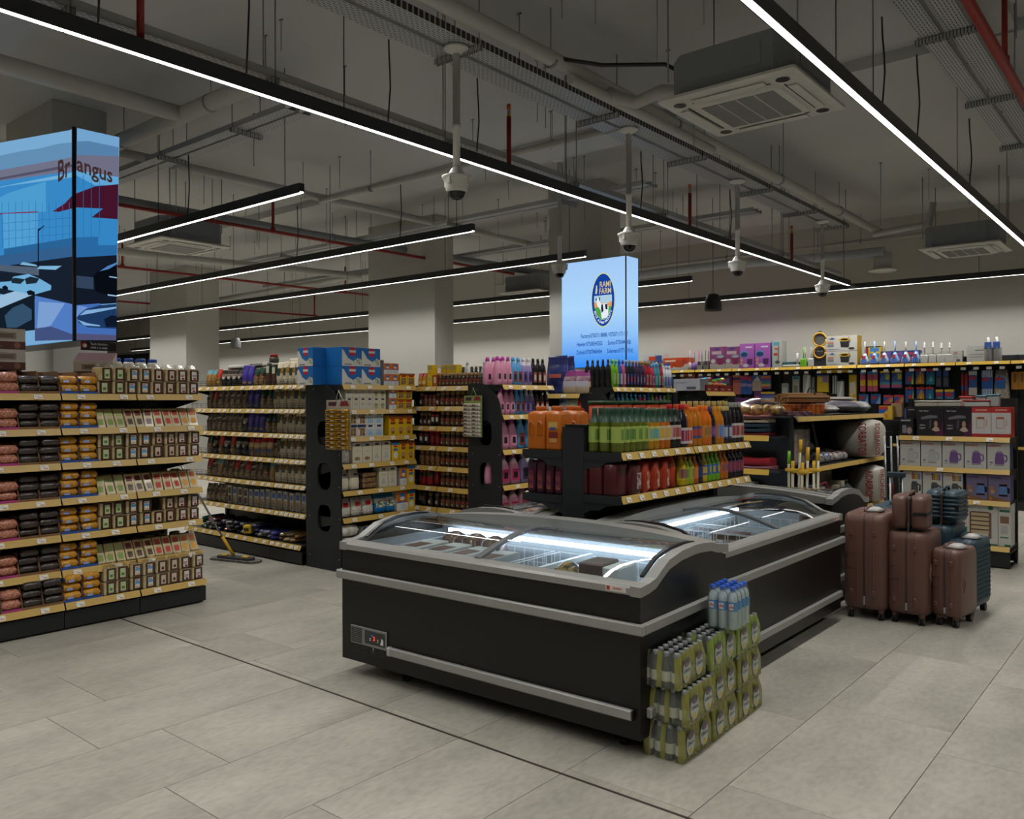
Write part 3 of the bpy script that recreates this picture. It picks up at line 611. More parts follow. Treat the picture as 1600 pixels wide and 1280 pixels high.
# ------------------------------------------------------------------ goods: prototypes
class P:
    def __init__(s, name, cat, parts): s.name = name; s.cat = cat; s.parts = [(n, g.mesh(n) if isinstance(g, MB) else g) for n, g in parts]
_put = []
def put(p, u, x, y, z, desc, where, rz=0.0, jit=.0, scale=None, tilt=0.0):
    w = u.at(x, y, z) if u else Vector((x, y, z)); r = (u.rz if u else 0)+rz+random.uniform(-jit, jit)
    root = ob(p.name, p.parts[0][1], None, w, r)
    if tilt: root.rotation_euler = (tilt, 0, r)
    if scale: root.scale = scale
    for n, me in p.parts[1:]: ob(n, me, root)
    root['category'] = p.cat; _put.append((root, desc, where)); return root
def plural(d):
    w = d.split(' '); i = next((k for k, q in enumerate(w) if q in ('with', 'of', 'on', 'under', 'in')), len(w))
    h = w[i-1]; w[i-1] = h+('es' if h.endswith(('x', 's', 'ch')) else 's'); return ' '.join(w)
def finish_labels():
    cnt = {}
    for r, d, wh in _put: cnt.setdefault((d, wh), []).append(r)
    for (d, wh), rs in cnt.items():
        for i, r in enumerate(rs):
            lab = f'{d}, {wh}' if len(rs) == 1 else f'{d}, {ORD[i] if i < 20 else str(i+1)} from left, {wh}'
            if len(lab.split()) > 16: lab = lab.replace(' from left', ''); 
            r['label'] = lab
            if len(rs) > 1: r['group'] = f'{plural(d)}, {wh}'
def carton(name, w, d, h, base, art=(), side=None, txt=(), cat='box', top=None):
    m = MB(); m.box(-w/2, -d/2, 0, w/2, d/2, h, side or base, .0015)
    m.quad((-w/2+.001, -d/2-.0006, .001), (w/2-.001, -d/2-.0006, .001), (w/2-.001, -d/2-.0006, h-.001), (-w/2+.001, -d/2-.0006, h-.001), base)
    if top: m.quad((-w/2+.001, -d/2+.001, h+.0005), (w/2-.001, -d/2+.001, h+.0005), (w/2-.001, d/2-.001, h+.0005), (-w/2+.001, d/2-.001, h+.0005), top)
    q = [0]
    def yy(): q[0] += 1; return -d/2-.0008-.0003*q[0]
    for a in art:
        y = yy()
        if isinstance(a[0], (int, float)):
            x0, z0, x1, z1, mt = a; m.quad((-w/2+x0*w, y, z0*h), (-w/2+x1*w, y, z0*h), (-w/2+x1*w, y, z1*h), (-w/2+x0*w, y, z1*h), mt)
        elif a[0] == 'o':
            _, cx, cz, rx, rz, mt = a; m.poly([(-w/2+cx*w+rx*w*math.cos(2*PI*k/12), y, cz*h+rz*h*math.sin(2*PI*k/12)) for k in range(12)], mt)
        else: m.poly([(-w/2+px*w, y, pz*h) for px, pz in a[1]], a[2])
    for s, cx, cz, sz, mt in txt: text(m, s, sz*h, (-w/2+cx*w, yy(), cz*h), (1, 0, 0), (0, 0, 1), mt)
    return P(name, cat, [('carton' if name != 'carton' else 'box', m)])
def bag(name, w, d, h, low, mid, up, seal=None, label=None, lz=(.22, .52), lw=.7, cat='bag', lean=0.0):
    S8 = ((0, .80, .75), (.05, .95, .95), (.25, 1, 1), (.52, .98, .9), (.75, .95, .55), (.88, .92, .25), (.93, .95, .05), (1, .97, .03))
    m = MB(); secs = [rrect(w*a, max(d*b, .004), h*z, min(w*a, max(d*b, .004))*.32, 0, lean*z*h, 2) for z, a, b in S8]
    m.loft(secs, low, True, True, [low, low, low, mid, up, up, seal or up])
    if label:
        a, b = lz; yl = -d/2*.99-.0015
        m.quad((-w*lw/2, yl+lean*a*h, a*h), (w*lw/2, yl+lean*a*h, a*h), (w*lw/2, yl+d*.05+lean*b*h, b*h), (-w*lw/2, yl+d*.05+lean*b*h, b*h), label)
    return P(name, cat, [('film', m)])
def pillow(name, w, d, h, body, seal, label=None, cat='bag'):
    m = MB(); n = 10
    pw = lambda v, e: math.copysign(abs(v)**e, v)
    def ring(x, hh, dd): return [(x, dd/2*pw(math.cos(-2*PI*(k+.5)/n), .45), h/2+hh/2*pw(math.sin(-2*PI*(k+.5)/n), .6)) for k in range(n)]
    secs = [ring(-w/2, .003, d), ring(-w*.46, h*.35, d*.97), ring(-w*.40, h*.92, d), ring(0, h, d*.98), ring(w*.40, h*.92, d), ring(w*.46, h*.35, d*.97), ring(w/2, .003, d)]
    m.loft(secs[::-1], body, True, True, [seal, body, body, body, body, seal])
    if label:
        for dx in (-.12, ): m.quad((-w*.3, -d/2-.001, h*.25), (w*.02, -d/2-.001, h*.25), (w*.02, -d/2*.93, h*.62), (-w*.3, -d/2*.93, h*.62), label)
    return P(name, cat, [('film', m)])
def bottle(name, prof, body, capm, label=None, n=10, sy=1.0, cap=(.0, 0, 0), cat='bottle', lab2=None):
    """prof: (radius, height) up to the neck; cap: radius, z0, z1; label: radius, z0, z1, material"""
    m = MB().lathe(prof, body, n=n, sy=sy); parts = [('glass_body' if cat == 'bottle' else 'body', m)]
    r, a, b = cap; parts.append(('cap', MB().lathe([(r*.96, a), (r, a+.002), (r, b-.003), (r*.85, b)], capm, n=n, sy=1.0)))
    if label:
        r, a, b, lm = label; l = MB().lathe([(r, a), (r, b)], lm, n=n, sy=sy, caps=False)
        if lab2:
            for kind, za, zb, mt in lab2: l.add([((r+.0009)*math.cos(t), sy*(r+.0009)*math.sin(t), z) for z in (za, zb) for t in [PI*1.5+kind*(q-1.5)/1.5 for q in range(4)]], [(q, q+1, q+5, q+4) for q in range(3)], mt, True)
        parts.append(('label', l))
    return P(name, cat, parts)
def oval_bottle(name, w, d, h, body, capm, lab=None, lab2=None, capw=.4, shoulder=.72, up=None, cat='bottle'):
    up = up or body
    m = MB(); k = .32
    secs = [rrect(w*a, d*b, h*z, min(w*a, d*b)*.42, 0, 0, 2) for z, a, b in ((0, .86, .86), (.03, 1, 1), (.3, 1, 1), (shoulder*.8, .92, .95), (shoulder, .72, .8), (.80, capw, capw*w/d), (.86, capw*.95, capw*.95*w/d))]
    m.loft(secs, body, True, True, [body, body, body, body, up, up])
    parts = [('body', m), ('cap', MB().lathe([(w*capw*.52, h*.84), (w*capw*.5, h*.93), (w*capw*.38, h)], capm, n=8))]
    if lab:
        l = MB(); y = -d/2-.0015
        l.quad((-w*.34, y, h*.12), (w*.34, y, h*.12), (w*.32, y, h*.5), (-w*.32, y, h*.5), lab)
        if lab2: l.quad((-w*.2, y-.0006, h*.2), (w*.2, y-.0006, h*.2), (w*.19, y-.0006, h*.4), (-w*.19, y-.0006, h*.4), lab2)
        parts.append(('label', l))
    return P(name, cat, parts)
def jug(name, w, d, h, body, capm, lab=None, pocket=True, taper=.9):
    m = MB(); b = .012
    sh = h*.86
    m.loft([rrect(w*.96, d*.96, 0, .018), rrect(w, d, .012, .02), rrect(w, d, sh*.93, .02), rrect(w*taper, d*taper, sh*.985, .02), rrect(w*.72, d*.72, sh*1.02, .02), rrect(w*.4, w*.4, sh*1.05, w*.19), rrect(w*.4, w*.4, h*.94, w*.19)], body)
    if pocket:                                   # moulded hand grips: a raised rim round a hollow on the corner faces
        for sx in (-1, 1):
            x0, x1 = (w*.10, w*.38) if sx > 0 else (-w*.38, -w*.10); z0, z1 = h*.32, h*.66; y = -d/2
            rim = [(x0, z0), (x1, z0), (x1, z1-.02), (x1-.012, z1), (x0+.012, z1), (x0, z1-.02)]
            inn = [(x0+.006, z0+.008), (x1-.006, z0+.008), (x1-.006, z1-.024), (x1-.015, z1-.007), (x0+.015, z1-.007), (x0+.006, z1-.024)]
            o = len(m.v); vs = [(x, y-.001, z) for x, z in rim]+[(x, y-.007, z) for x, z in inn]+[(x, y-.0012, z) for x, z in inn]
            m.add(vs, [(i, (i+1) % 6, 6+(i+1) % 6, 6+i) for i in range(6)]+[(6+i, 6+(i+1) % 6, 12+(i+1) % 6, 12+i) for i in range(6)]+[(12, 13, 14, 15, 16, 17)], body)
    parts = [('body', m), ('cap', MB().lathe([(w*.24, h*.9), (w*.25, h*.91), (w*.25, h*.99), (w*.23, h)], capm, n=12))]
    if lab:
        l = MB(); y = -d/2-.002
        for x0, z0, x1, z1, mt in lab: l.quad((x0*w-w/2, y, z0*h), (x1*w-w/2, y, z0*h), (x1*w-w/2, y, z1*h), (x0*w-w/2, y, z1*h), mt); y -= .0006
        parts.append(('label', l))
    return P(name, 'jug', parts)
# ------------------------------------------------------------------ grain rack at the left
def K(h, r=.45): return C(h, r)
G1 = U('g1', 'grain rack', (-6.2, 1.935), PI/2, .62, [1.619, 1.372, 1.127, .875, .619, .366, .145])
for i, lab in enumerate(('dark shelf bay of the grain rack cut by the left picture edge', 'middle dark shelf bay of the grain rack', 'right end shelf bay of the grain rack')):
    bay(G1, lab, .54*i, .54*i+.538, 1.66, .13, .055, (2, 2, 2, 2, 2, 2, 2), 'bays of the grain rack')
PINK = GRAIN('#9c5a45', '#c98a70', 70); PINKS = C('#c06a86', .25); DRK = GRAIN('#1d1714', '#3d302a', 80); DRKS = C('#2d2926', .18); YG = GRAIN('#b0780a', '#d89c20', 90); BLU = C('#2d55a8', .25); CLR = C('#8b8578', .15)
pl = {'pink': pillow('pouch', .122, .24, .078, PINK, PINKS), 'dark': pillow('pouch', .126, .24, .066, DRK, DRKS), 'yellow': pillow('pouch', .122, .24, .068, YG, BLU, C('#6f8fd0', .3))}
def tray(w, d, h, mat): 
    m = MB(); m.box(-w/2, -d/2, 0, w/2, d/2, .004, mat); m.box(-w/2, -d/2, .004, w/2, -d/2+.003, .018, mat); m.box(-w/2, d/2-.003, .004, w/2, d/2, h, CARD)
    for s in (-1, 1): m.prism([(-d/2, 0), (d/2, 0), (d/2, h), (-d/2+.06, h), (-d/2, .02)], (min(s*w/2, s*(w/2-.003)), max(s*w/2, s*(w/2-.003))), 'x', CARD)
    return P('display_tray', 'tray', [('tray', m)])
tr = {'pink': tray(.128, .3, .16, C('#b03f7e', .6)), 'dark': tray(.131, .3, .16, CARD), 'yellow': tray(.128, .3, .16, C('#24519f', .6))}
LG, LB2, LR, LW, LBE = C('#b9c79a'), C('#5f9fd0'), C('#8e2a2a'), C('#d8d6d0'), C('#cdbba6')
HAL = GRAIN('#3c2214', '#5a3520', 30, .35, .8); CREAM = GRAIN('#b5a173', '#cdbd92', 12, .3, .8); FILM = glass_mat('clear_film', '#f4f2ec', .10, .18)
def block(lab, marks):
    m = MB(); m.box(-.045, -.06, 0, .045, .06, .098, CREAM, .006); m.box(-.028, -.0625, .004, .0455, -.02, .094, HAL, .003)
    l = MB(); l.quad((-.012, -.0635, .016), (.026, -.0635, .016), (.026, -.0635, .082), (-.012, -.0635, .082), lab)
    for i, (x0, z0, x1, z1, mt) in enumerate(marks): l.quad((x0, -.0640-.0003*i, z0), (x1, -.0640-.0003*i, z0), (x1, -.0640-.0003*i, z1), (x0, -.0640-.0003*i, z1), mt)
    f = MB(); f.loft([rrect(.084, .126, .0985, .01), rrect(.07, .1, .108, .01), rrect(.08, .02, .118, .008), rrect(.084, .006, .132, .002)], FILM)
    return P('block_pack', 'pack', [('block', m), ('label', l), ('film_top', f)])
BL = [('brown block pack with green label', block(LG, [(-.004, .03, .018, .05, C('#4d7a3a'))])), ('brown block pack with blue label', block(LW, [(-.01, .045, .024, .066, LB2), (-.008, .02, .018, .03, C('#d0b060')), (-.01, .07, .016, .076, LR)])),
      ('brown block pack with beige label', block(LBE, [(-.002, .026, .018, .042, C('#5a1518')), (.003, .042, .014, .05, C('#5a1518'))])), ('brown block pack with white and red label', block(LW, [(-.008, .05, .022, .056, LR), (-.008, .04, .018, .045, LR), (0, .018, .02, .032, C('#8a1a22'))]))]
def wedge(mat, lab, lab2):
    m = MB(); m.prism([(-.045, 0), (.05, 0), (.062, .125), (.045, .14), (.02, .135)], (-.033, .033), 'x', mat)
    l = MB()
    def q(x0, a, x1, b, mt, o): 
        f = lambda t: (-.045+.065*t-.0012-o, .135*t)
        (ya, za), (yb, zb) = f(a), f(b); l.quad((x0, ya, za), (x1, ya, za), (x1, yb, zb), (x0, yb, zb), mt)
    q(-.022, .62, .022, .9, lab, 0); q(-.018, .14, .02, .45, lab2, 0)
    return P('wedge_pack', 'pack', [('block', m), ('label', l)])
WD = [('cream wedge pack with green label', wedge(CREAM, C('#a9b56a'), C('#7d9a45'))), ('cream wedge pack with dark red label', wedge(CREAM, C('#6b1d1d'), HAL)), ('cream wedge pack with red fruit label', wedge(CREAM, C('#b23a2c'), C('#c0392b'))), ('cream wedge pack with orange label', wedge(CREAM, C('#d0703a'), C('#d99a2e')))]
CX = [('pink', .075), ('pink', .207), ('dark', .337), ('dark', .470), ('yellow', .603), ('yellow', .737)]
NMS = {'pink': 'salmon pink pouch', 'dark': 'dark brown pouch', 'yellow': 'yellow and blue pouch'}
for li in range(7):
    wh = level_name(li, 7)+' of grain rack'; z = G1.z[li]; yf = .055 if li == 6 else 0
    for q, (k, x) in enumerate(CX):
        if q == 0 and li > 5: continue
        side = 'left' if q % 2 == 0 else 'right'
        put(tr[k], G1, x, .155-yf, z, {'pink': 'pink cardboard tray', 'dark': 'brown cardboard tray', 'yellow': 'blue cardboard tray'}[k]+', '+side+' of its pair', wh)
        n = 2 if (li == 0 or k == 'pink') else 3
        for s in range(n):
            h = {'pink': .068, 'dark': .058, 'yellow': .060}[k]
            put(pl[k], G1, x+random.uniform(-.004, .004), .13-yf+random.uniform(-.012, .01), z+.005+s*h, f'{NMS[k]}, '+('bottom' if s == 0 else 'top' if s == n-1 else 'middle')+f' of {side} pile', wh, jit=.05)
    if li % 2 == 0:
        for r in range(2):
            for c in range(8):
                if r == 1 and li == 4 and c == 4: continue
                d, p = BL[c//2]
                put(p, G1, .855+.0995*c+random.uniform(-.004, .004), .075-yf+random.uniform(-.01, .01), z+.1*r, d+(', upper row' if r else ', lower row'), wh, jit=.12)
    else:
        for c in range(11):
            d, p = WD[min(3, c*4//11)]
            put(p, G1, .83+.074*c, .07+random.uniform(-.008, .012), z, d, wh, jit=.16)
        for c in range(7): put(WD[c % 4][1], G1, .86+.11*c, .22, z, 'wedge pack standing behind the front row', wh, jit=.2)
# on top of the grain rack
BRC = C('#54322a', .5); GW_ = C('#b9b5ac', .6)
cw = carton('white_carton', .3, .28, .145, GW_, [(0, 0, 1, .38, BRC), (.2, .5, .8, .82, C('#8a7d72')), ('o', .5, .66, .26, .2, C('#9a8d80')), (.26, .55, .74, .76, C('#6e5f55')), ('o', .82, .2, .07, .16, C('#8a5a48')), (.05, .1, .5, .14, C('#86675c'))], None, (), 'box', C('#5f4038', .5))
for i in range(2): put(cw, G1, .255, .40, G1.z[0]+.17+.146*i, 'white and brown carton, '+('upper of two' if i else 'lower of two'), 'stacked on top of grain rack')
tag(ob('shelf_riser', MB().box(-.16, -.1, 0, .16, .1, .169, CARD, .004), None, G1.at(.255, .44, G1.z[0]), PI/2), 'brown cardboard box carrying the two white cartons on the grain rack', 'box')
o = put(cw, G1, .96, .40, G1.z[0]+.165, 'tilted white and brown carton', 'on top of the block packs on grain rack'); o.rotation_euler = (.30, .0, PI/2-.55); o.scale = (.9, .9, .9)
tag(ob('carton', MB().box(-.11, -.08, 0, .11, .08, .15, C('#8d8678', .6), .003), None, G1.at(.93, .40, G1.z[0]), PI/2+.2), 'plain grey carton under the tilted carton on the grain rack', 'box')
jb = bottle('milk_jar', [(.045, 0), (.05, .01), (.05, .1), (.04, .13), (.03, .14)], C('#cfcabc', .3), C('#2350a8', .35), None, 10, 1, (.034, .135, .165), 'jar')
for i in range(5): put(jb, G1, 1.06+.1*i, .50, G1.z[0]+.13, 'white jar with blue lid', 'on the back of grain rack')
tag(ob('jar_box', MB().box(-.29, -.06, 0, .29, .06, .13, C('#b8b2a0', .6), .003), None, G1.at(1.26, .50, G1.z[0]), PI/2), 'pale box carrying the blue lidded jars on the grain rack', 'box')
for i in range(6):
    m = MB().loft([rrect(.09, .08, 0, .02), rrect(.1, .09, .05, .02), rrect(.08, .05, .08, .02), rrect(.06, .01, .1, .004)], FILM)
    m.box(-.035, -.03, .004, .035, .03, .05, [CREAM, GRAIN('#8f2a22', '#cfc6b8', 20), CREAM][i % 3], .006)
    tag(ob('wrapped_pack', m, None, G1.at(1.05+.1*i, .22, G1.z[0]+.2*0), PI/2+.3*i), 'clear wrapped pack lying behind the blocks, '+ORD[i]+' from left, on grain rack', 'pack', 'wrapped packs on the grain rack')
# ------------------------------------------------------------------ pasta rack facing the viewer
G2 = U('g2', 'pasta rack', (-8.95, 4.98), 0, .5, [1.73, 1.486, 1.235, .982, .73, .45, .15])
for i, (a, b, lab) in enumerate(((.0, .838, 'left bay of the dark pasta rack'), (.840, 1.655, 'middle bay of the dark pasta rack'), (1.657, 2.19, 'right bay of the dark pasta rack beside the end panel'))):
    bay(G2, lab, a, b, 1.78, .13, .06, (5, 6, 6, 6, 6, 6, 5), 'bays of the pasta rack', guard=True)
PB = GRAIN('#4e341c', '#a5814a', 34, .3, 1.0); PBG = GRAIN('#7a5a22', '#b8893a', 40, .3, 1.0); CLRF = GRAIN('#2c221b', '#857565', 16, .2, 1.0)
pb = {
 'brown': bag('pasta_bag', .11, .07, .20, PB, PB, CLRF, None, C('#3a2a22'), (.5, .68), .6), 'gold': bag('pasta_bag', .11, .07, .2, PBG, PBG, C('#6fa0a8', .25), C('#4e93a8', .3)),
 'purple': bag('pasta_bag', .115, .07, .22, C('#3a2f8a', .2), C('#44379a', .2), C('#3a2f8a', .2), None, C('#8a6a4a', .3), (.12, .38), .5), 'green': bag('pasta_bag', .10, .07, .2, PB, C('#1f3a28', .25), C('#24402c', .25), None, C('#a03a2c', .4), (.5, .6), .4),
 'beige': bag('pasta_bag', .10, .065, .25, C('#cbbda2', .35), PBG, C('#d6c9ae', .35), None, C('#1f3d2c', .4), (.42, .72), .5), 'red': bag('pasta_bag', .105, .07, .2, PB, C('#b02a22', .3), C('#c03a2a', .3), None, C('#c9a050'), (.2, .4), .6),
 'redblue': bag('pasta_bag', .10, .06, .2, PBG, C('#c8b080', .3), C('#b8202a', .3), None, C('#2a4f9a', .35), (.22, .42), .6), 'dark': bag('pasta_bag', .11, .07, .19, C('#171311', .15), CLRF, C('#25201c', .15), None, C('#b5b0a8', .4), (.45, .6), .4),
 'tall': bag('pasta_bag', .075, .05, .23, C('#4a2a20', .4), C('#1e2e22', .35), C('#1e2e22', .35), None, C('#c8bfae', .4), (.55, .85), .6), 'white': carton('pasta_pack', .066, .05, .19, C('#c5bfb0'), [(.1, .6, .9, .88, C('#2f5aa8')), (.15, .1, .85, .5, PBG)]), 'cocoa': carton('pasta_pack', .066, .05, .19, C('#c5bfb0'), [(.15, .1, .85, .45, C('#4a2d1e')), (.15, .55, .85, .9, C('#4a2d1e'))])}
PN = {'brown': 'clear bag of brown pasta', 'gold': 'clear bag of golden pasta', 'purple': 'purple pasta bag', 'green': 'dark green pasta bag', 'beige': 'beige and green pasta bag', 'red': 'red pasta bag', 'redblue': 'red and blue pasta bag', 'dark': 'black pasta bag', 'tall': 'slim dark green pack', 'white': 'white and blue pasta pack', 'cocoa': 'white and brown pasta pack'}
ROWS = [['gold', 'gold', 'red', 'dark', 'dark', 'dark', 'dark', 'purple', 'purple', 'green', 'green', 'tall', 'tall', 'beige', 'beige', 'beige', 'beige', 'beige'],
        ['brown', 'red', 'brown', 'brown', 'brown', 'brown', 'brown', 'purple', 'purple', 'green', 'green', 'beige', 'beige', 'beige', 'beige', 'beige'],
        ['brown', 'brown', 'brown', 'brown', 'brown', 'brown', 'brown', 'dark', 'purple', 'purple', 'purple', 'green', 'green', 'beige', 'beige', 'beige', 'beige', 'beige'],
        ['green', 'dark', 'red', 'dark', 'red', 'dark', 'dark', 'redblue', 'redblue', 'redblue', 'redblue', 'brown', 'beige', 'beige', 'beige', 'beige'],
        ['red', 'brown', 'gold', 'brown', 'brown', 'red', 'brown', 'red', 'brown', 'brown', 'green', 'gold', 'beige', 'beige', 'beige', 'beige', 'beige'],
        ['brown', 'brown', 'brown', 'brown', 'cocoa', 'white', 'cocoa', 'cocoa']+['white']*10]
for li, row in enumerate(ROWS):
    n = len(row); wh = level_name(li, 7)+' of pasta rack'
    for i, k in enumerate(row):
        x = .27+(1.86)*(i+.5)/n
        put(pb[k], G2, x, .075, G2.z[li], PN[k], wh, jit=.15, scale=(1, 1, random.uniform(.94, 1.05)))
        if li == 0 and k in ('dark', 'beige', 'green', 'red'): put(pb[k], G2, x+.02, .2, G2.z[li]+.0, PN[k]+' in the second row', wh, jit=.3, scale=(1, 1, 1.12))
for i, (x, mt, lab) in enumerate(((.62, C('#c0bab0'), 'flat white pack'), (1.05, C('#3a332c', .2), 'flat black film pack'), (1.32, C('#8f8270', .3), 'flat brown pack'))):
    o = tag(ob('flat_pack', MB().loft([rrect(.26, .16, 0, .02), rrect(.28, .18, .02, .03), rrect(.25, .15, .045, .02)], mt), None, G2.at(x, .26, G2.z[0]+.2), .2*i), lab+' lying on top of the pasta rack bags', 'pack')
m = MB().lathe([(.045, 0), (.052, .01), (.052, .05), (.04, .07)], C('#4a443c', .2)); o = tag(ob('jar', m, None, G2.at(1.27, .26, G2.z[0]+.246)), 'jar with red lid on top of the pasta rack', 'jar'); ob('lid', MB().lathe([(.045, .07), (.045, .095), (.04, .097)], C('#a81f2a', .35)), o)
cols = ['#1d4a30', '#1d4a30', '#26302e', '#1c2438', '#8a1f2a', '#1c2438', '#20283c', '#1c2438', '#2a3050', '#30365a', '#b9a88a', '#2a2f6a', '#3a3f8a', '#8a6a3a', '#a08050', '#8a6a3a']
k = 0
for i in range(16):
    for s in range(3 if i < 10 else 2):
        mt = GRAIN(cols[(i+s) % 16], '#8f8a80', 26, .2, 1, 2, .55, .75) if i % 3 else C(cols[i], .25)
        m = MB(); n = 8; secs = [[(rr*1.5*math.cos(2*PI*q/n), y, .02+rr*math.sin(2*PI*q/n)) for q in range(n)] for y, rr in ((-.16, .004), (-.14, .02), (0, .022), (.14, .02), (.16, .004))]
        m.loft(secs, mt); k += 1
        tag(ob('noodle_pack', m, None, G2.at(.28+.113*i, .12+random.uniform(-.03, .05), G2.z[6]+.043*s), random.uniform(-.25, .25)), 'long noodle pack, '+('bottom', 'middle', 'top')[s]+' of the '+ORD[i]+' pile from left, pasta rack base', 'pack', 'noodle packs in the base of the pasta rack')
o = tag(ob('sponge_pack', MB().box(-.05, -.05, 0, .05, .05, .09, C('#c9a81a', .4), .008).box(-.03, -.055, .03, .03, -.048, .06, BLACK), None, G2.at(1.2, -.0, G2.z[6]+.02), .3), 'yellow pack lying at the front of the pasta rack base', 'pack')
# yellow flat mop lying by the grain rack
t = thing('flat_mop', 'yellow and grey flat mop resting on the floor beside the grain rack', 'mop', (-7.5, 4.66, 0), .25)
ob('mop_head', MB().prism([(-.2, -.055), (.2, -.055), (.23, 0), (.2, .055), (-.2, .055), (-.23, 0)], (.022, .045), 'z', C('#3b3d40', .6)), t)
mp = MB(); mp.prism([(-.27, -.08), (.27, -.08), (.31, 0), (.27, .08), (-.27, .08), (-.31, 0)], (.002, .022), 'z', GRAIN('#4a4a48', '#77746e', 60, .9, 0)); ob('mop_pad', mp, t)
for x in (-.15, .13): ob('clip', MB().box(x-.035, -.03, .045, x+.035, .03, .056, C('#d0a312', .4), .004), t)
ob('joint', MB().tube([(-.02, 0, .05), (-.05, -.03, .12), (-.10, -.08, .25)], .016, C('#d0a312', .4), 8), t); ob('pole', MB().tube([(-.10, -.08, .25), (-.36, -.36, .98)], .011, STEEL, 8), t)
# ------------------------------------------------------------------ stepped racks: sugar, coffee, softener, detergent, cleaner
G3 = U('g3', 'sugar rack', (-6.2, 4.97), PI/2, .53, [1.72, 1.483, 1.222, .968, .712, .458, .15])
t3 = bay(G3, 'dark sugar rack with cut-out end panel', 0.0, .95, 1.79, .13, .04, (4, 4, 4, 4, 3, 3, 2)); side_panel(t3, -.001, .53, 1.785, ((.36, .62), (.76, 1.02), (1.18, 1.42)))
G4 = U('g4', 'coffee rack', (-6.26, 5.95), 0, .5, [1.71, 1.508, 1.308, 1.108, .905, .70, .49, .15])
bay(G4, 'left bay of the dark coffee rack', -.46, .34, 1.78, .13, .0, (4, 5, 5, 5, 4, 4, 4, 2), 'bays of the coffee rack'); bay(G4, 'right bay of the dark coffee rack beside the end panel', .342, .785, 1.78, .13, .05, (2, 1, 1, 1, 1, 1, 1, 1), 'bays of the coffee rack')
G5 = U('g5', 'softener rack', (-5.06, 5.95), PI/2, .42, [1.715, 1.43, 1.098, .762, .45, .15])
t5 = bay(G5, 'dark softener rack with cut-out end panel', 0, .80, 1.78, .13, .04, (4, 4, 3, 2, 2, 2)); side_panel(t5, -.001, .42, 1.775, ((.36, .62), (.76, 1.02), (1.18, 1.42)))
G6 = U('g6', 'washing powder rack', (-5.07, 6.9), 0, .45, [1.633, 1.36, 1.08, .75, .45, .15])
bay(G6, 'narrow dark rack of washing powder bags', -.42, .24, 1.7, .13, .04, (2, 2, 2, 1, 1, 1))
G7 = U('g7', 'cleaner rack', (-4.48, 6.95), PI/2, .36, [1.697, 1.417, 1.1, .76, .45, .15])
t7 = bay(G7, 'near bay of the dark cleaner rack with cut-out end panel', 0, .42, 1.75, .13, .04, (3, 2, 2, 2, 2, 2), 'bays of the cleaner rack'); side_panel(t7, -.001, .36, 1.745, ((.40, .66), (.78, 1.0), (1.14, 1.38)))
bay(G7, 'middle bay of the dark cleaner rack', .422, .83, 1.75, .13, .04, (2, 2, 2, 2, 2, 2), 'bays of the cleaner rack'); bay(G7, 'far bay of the dark cleaner rack', .832, 1.34, 1.75, .13, .04, (3, 2, 2, 2, 2, 2), 'bays of the cleaner rack')
G8 = U('g8', 'sponge rack', (-4.15, 8.3), PI/2, .33, [1.66, 1.40, 1.1, .76, .45, .15])
t8 = bay(G8, 'dark sponge rack holding red display bins', 0, .72, 1.72, .13, .04, (0, 0, 0, 0, 0, 0)); side_panel(t8, -.001, .33, 1.715, ((.40, .66), (.78, 1.0), (1.14, 1.38)))
# sugar rack
SB = C('#1f6bb5', .35); SW = C('#d6d4cc', .4); SR = C('#c01f24', .35); SO = C('#d06a14', .4); SY = C('#d9b416', .4); CRM = C('#cfc8b0', .45); NAVY = C('#26345e', .4); BRW = C('#8a4a20', .45)
BR_G = GRAIN('#6a4a30', '#a88a66', 60); WHG = GRAIN('#b5b0a2', '#dcd8cc', 70)
sug = carton('sugar_carton', .235, .26, .178, SB, [('p', [(0, 0), (1, 0), (1, .32), (.62, .22), (.3, .42), (.08, .82), (0, .85)], SW), ('p', [(.55, .08), (.95, .08), (.98, .36), (.8, .44), (.62, .3)], GRAIN('#8a9a70', '#d8d8cc', 40)), (.4, .55, .66, .98, SR), (.36, .72, .7, .84, SW), (.12, .05, .5, .12, C('#8a8a88'))], SB)
oran = carton('powder_box', .098, .12, .11, SO, [(0, 0, 1, .44, SW), (0, .4, 1, .46, SB), (.3, .6, .72, .9, SB), ('o', .5, .62, .22, .1, SW), ('o', .62, .2, .24, .14, C('#b8c4d0'))], C('#b6aca4'))
yelb = carton('cereal_box', .1, .12, .125, SY, [(0, .82, 1, 1, BRW), (.15, .1, .85, .62, BR_G), (.2, .7, .8, .86, SR)], SY)
yelt = carton('cereal_box', .105, .12, .2, SY, [(0, .82, 1, 1, BRW), ('o', .5, .28, .34, .16, C('#b98a5a')), (.3, .08, .7, .2, C('#7a4a2a')), (.2, .55, .8, .68, C('#7a3a22')), (.25, .72, .75, .82, SR)], SY)
yelw = carton('cereal_box', .1, .12, .19, SY, [(0, .85, 1, 1, SB), ('o', .5, .3, .32, .18, SW), (.2, .54, .8, .66, C('#3a6ab8')), (.25, .72, .75, .82, SR)], SY)
crm = carton('starch_box', .082, .1, .115, CRM, [(.3, .8, .75, .94, NAVY), ('o', .5, .45, .34, .14, C('#aeb2ac')), ('o', .5, .2, .3, .12, C('#c2c4bc'))], CRM)
crmg = carton('starch_box', .082, .1, .115, CRM, [(.3, .8, .75, .94, NAVY), ('o', .5, .4, .34, .14, C('#8a9468')), ('o', .5, .18, .3, .12, C('#a0a67c'))], CRM)
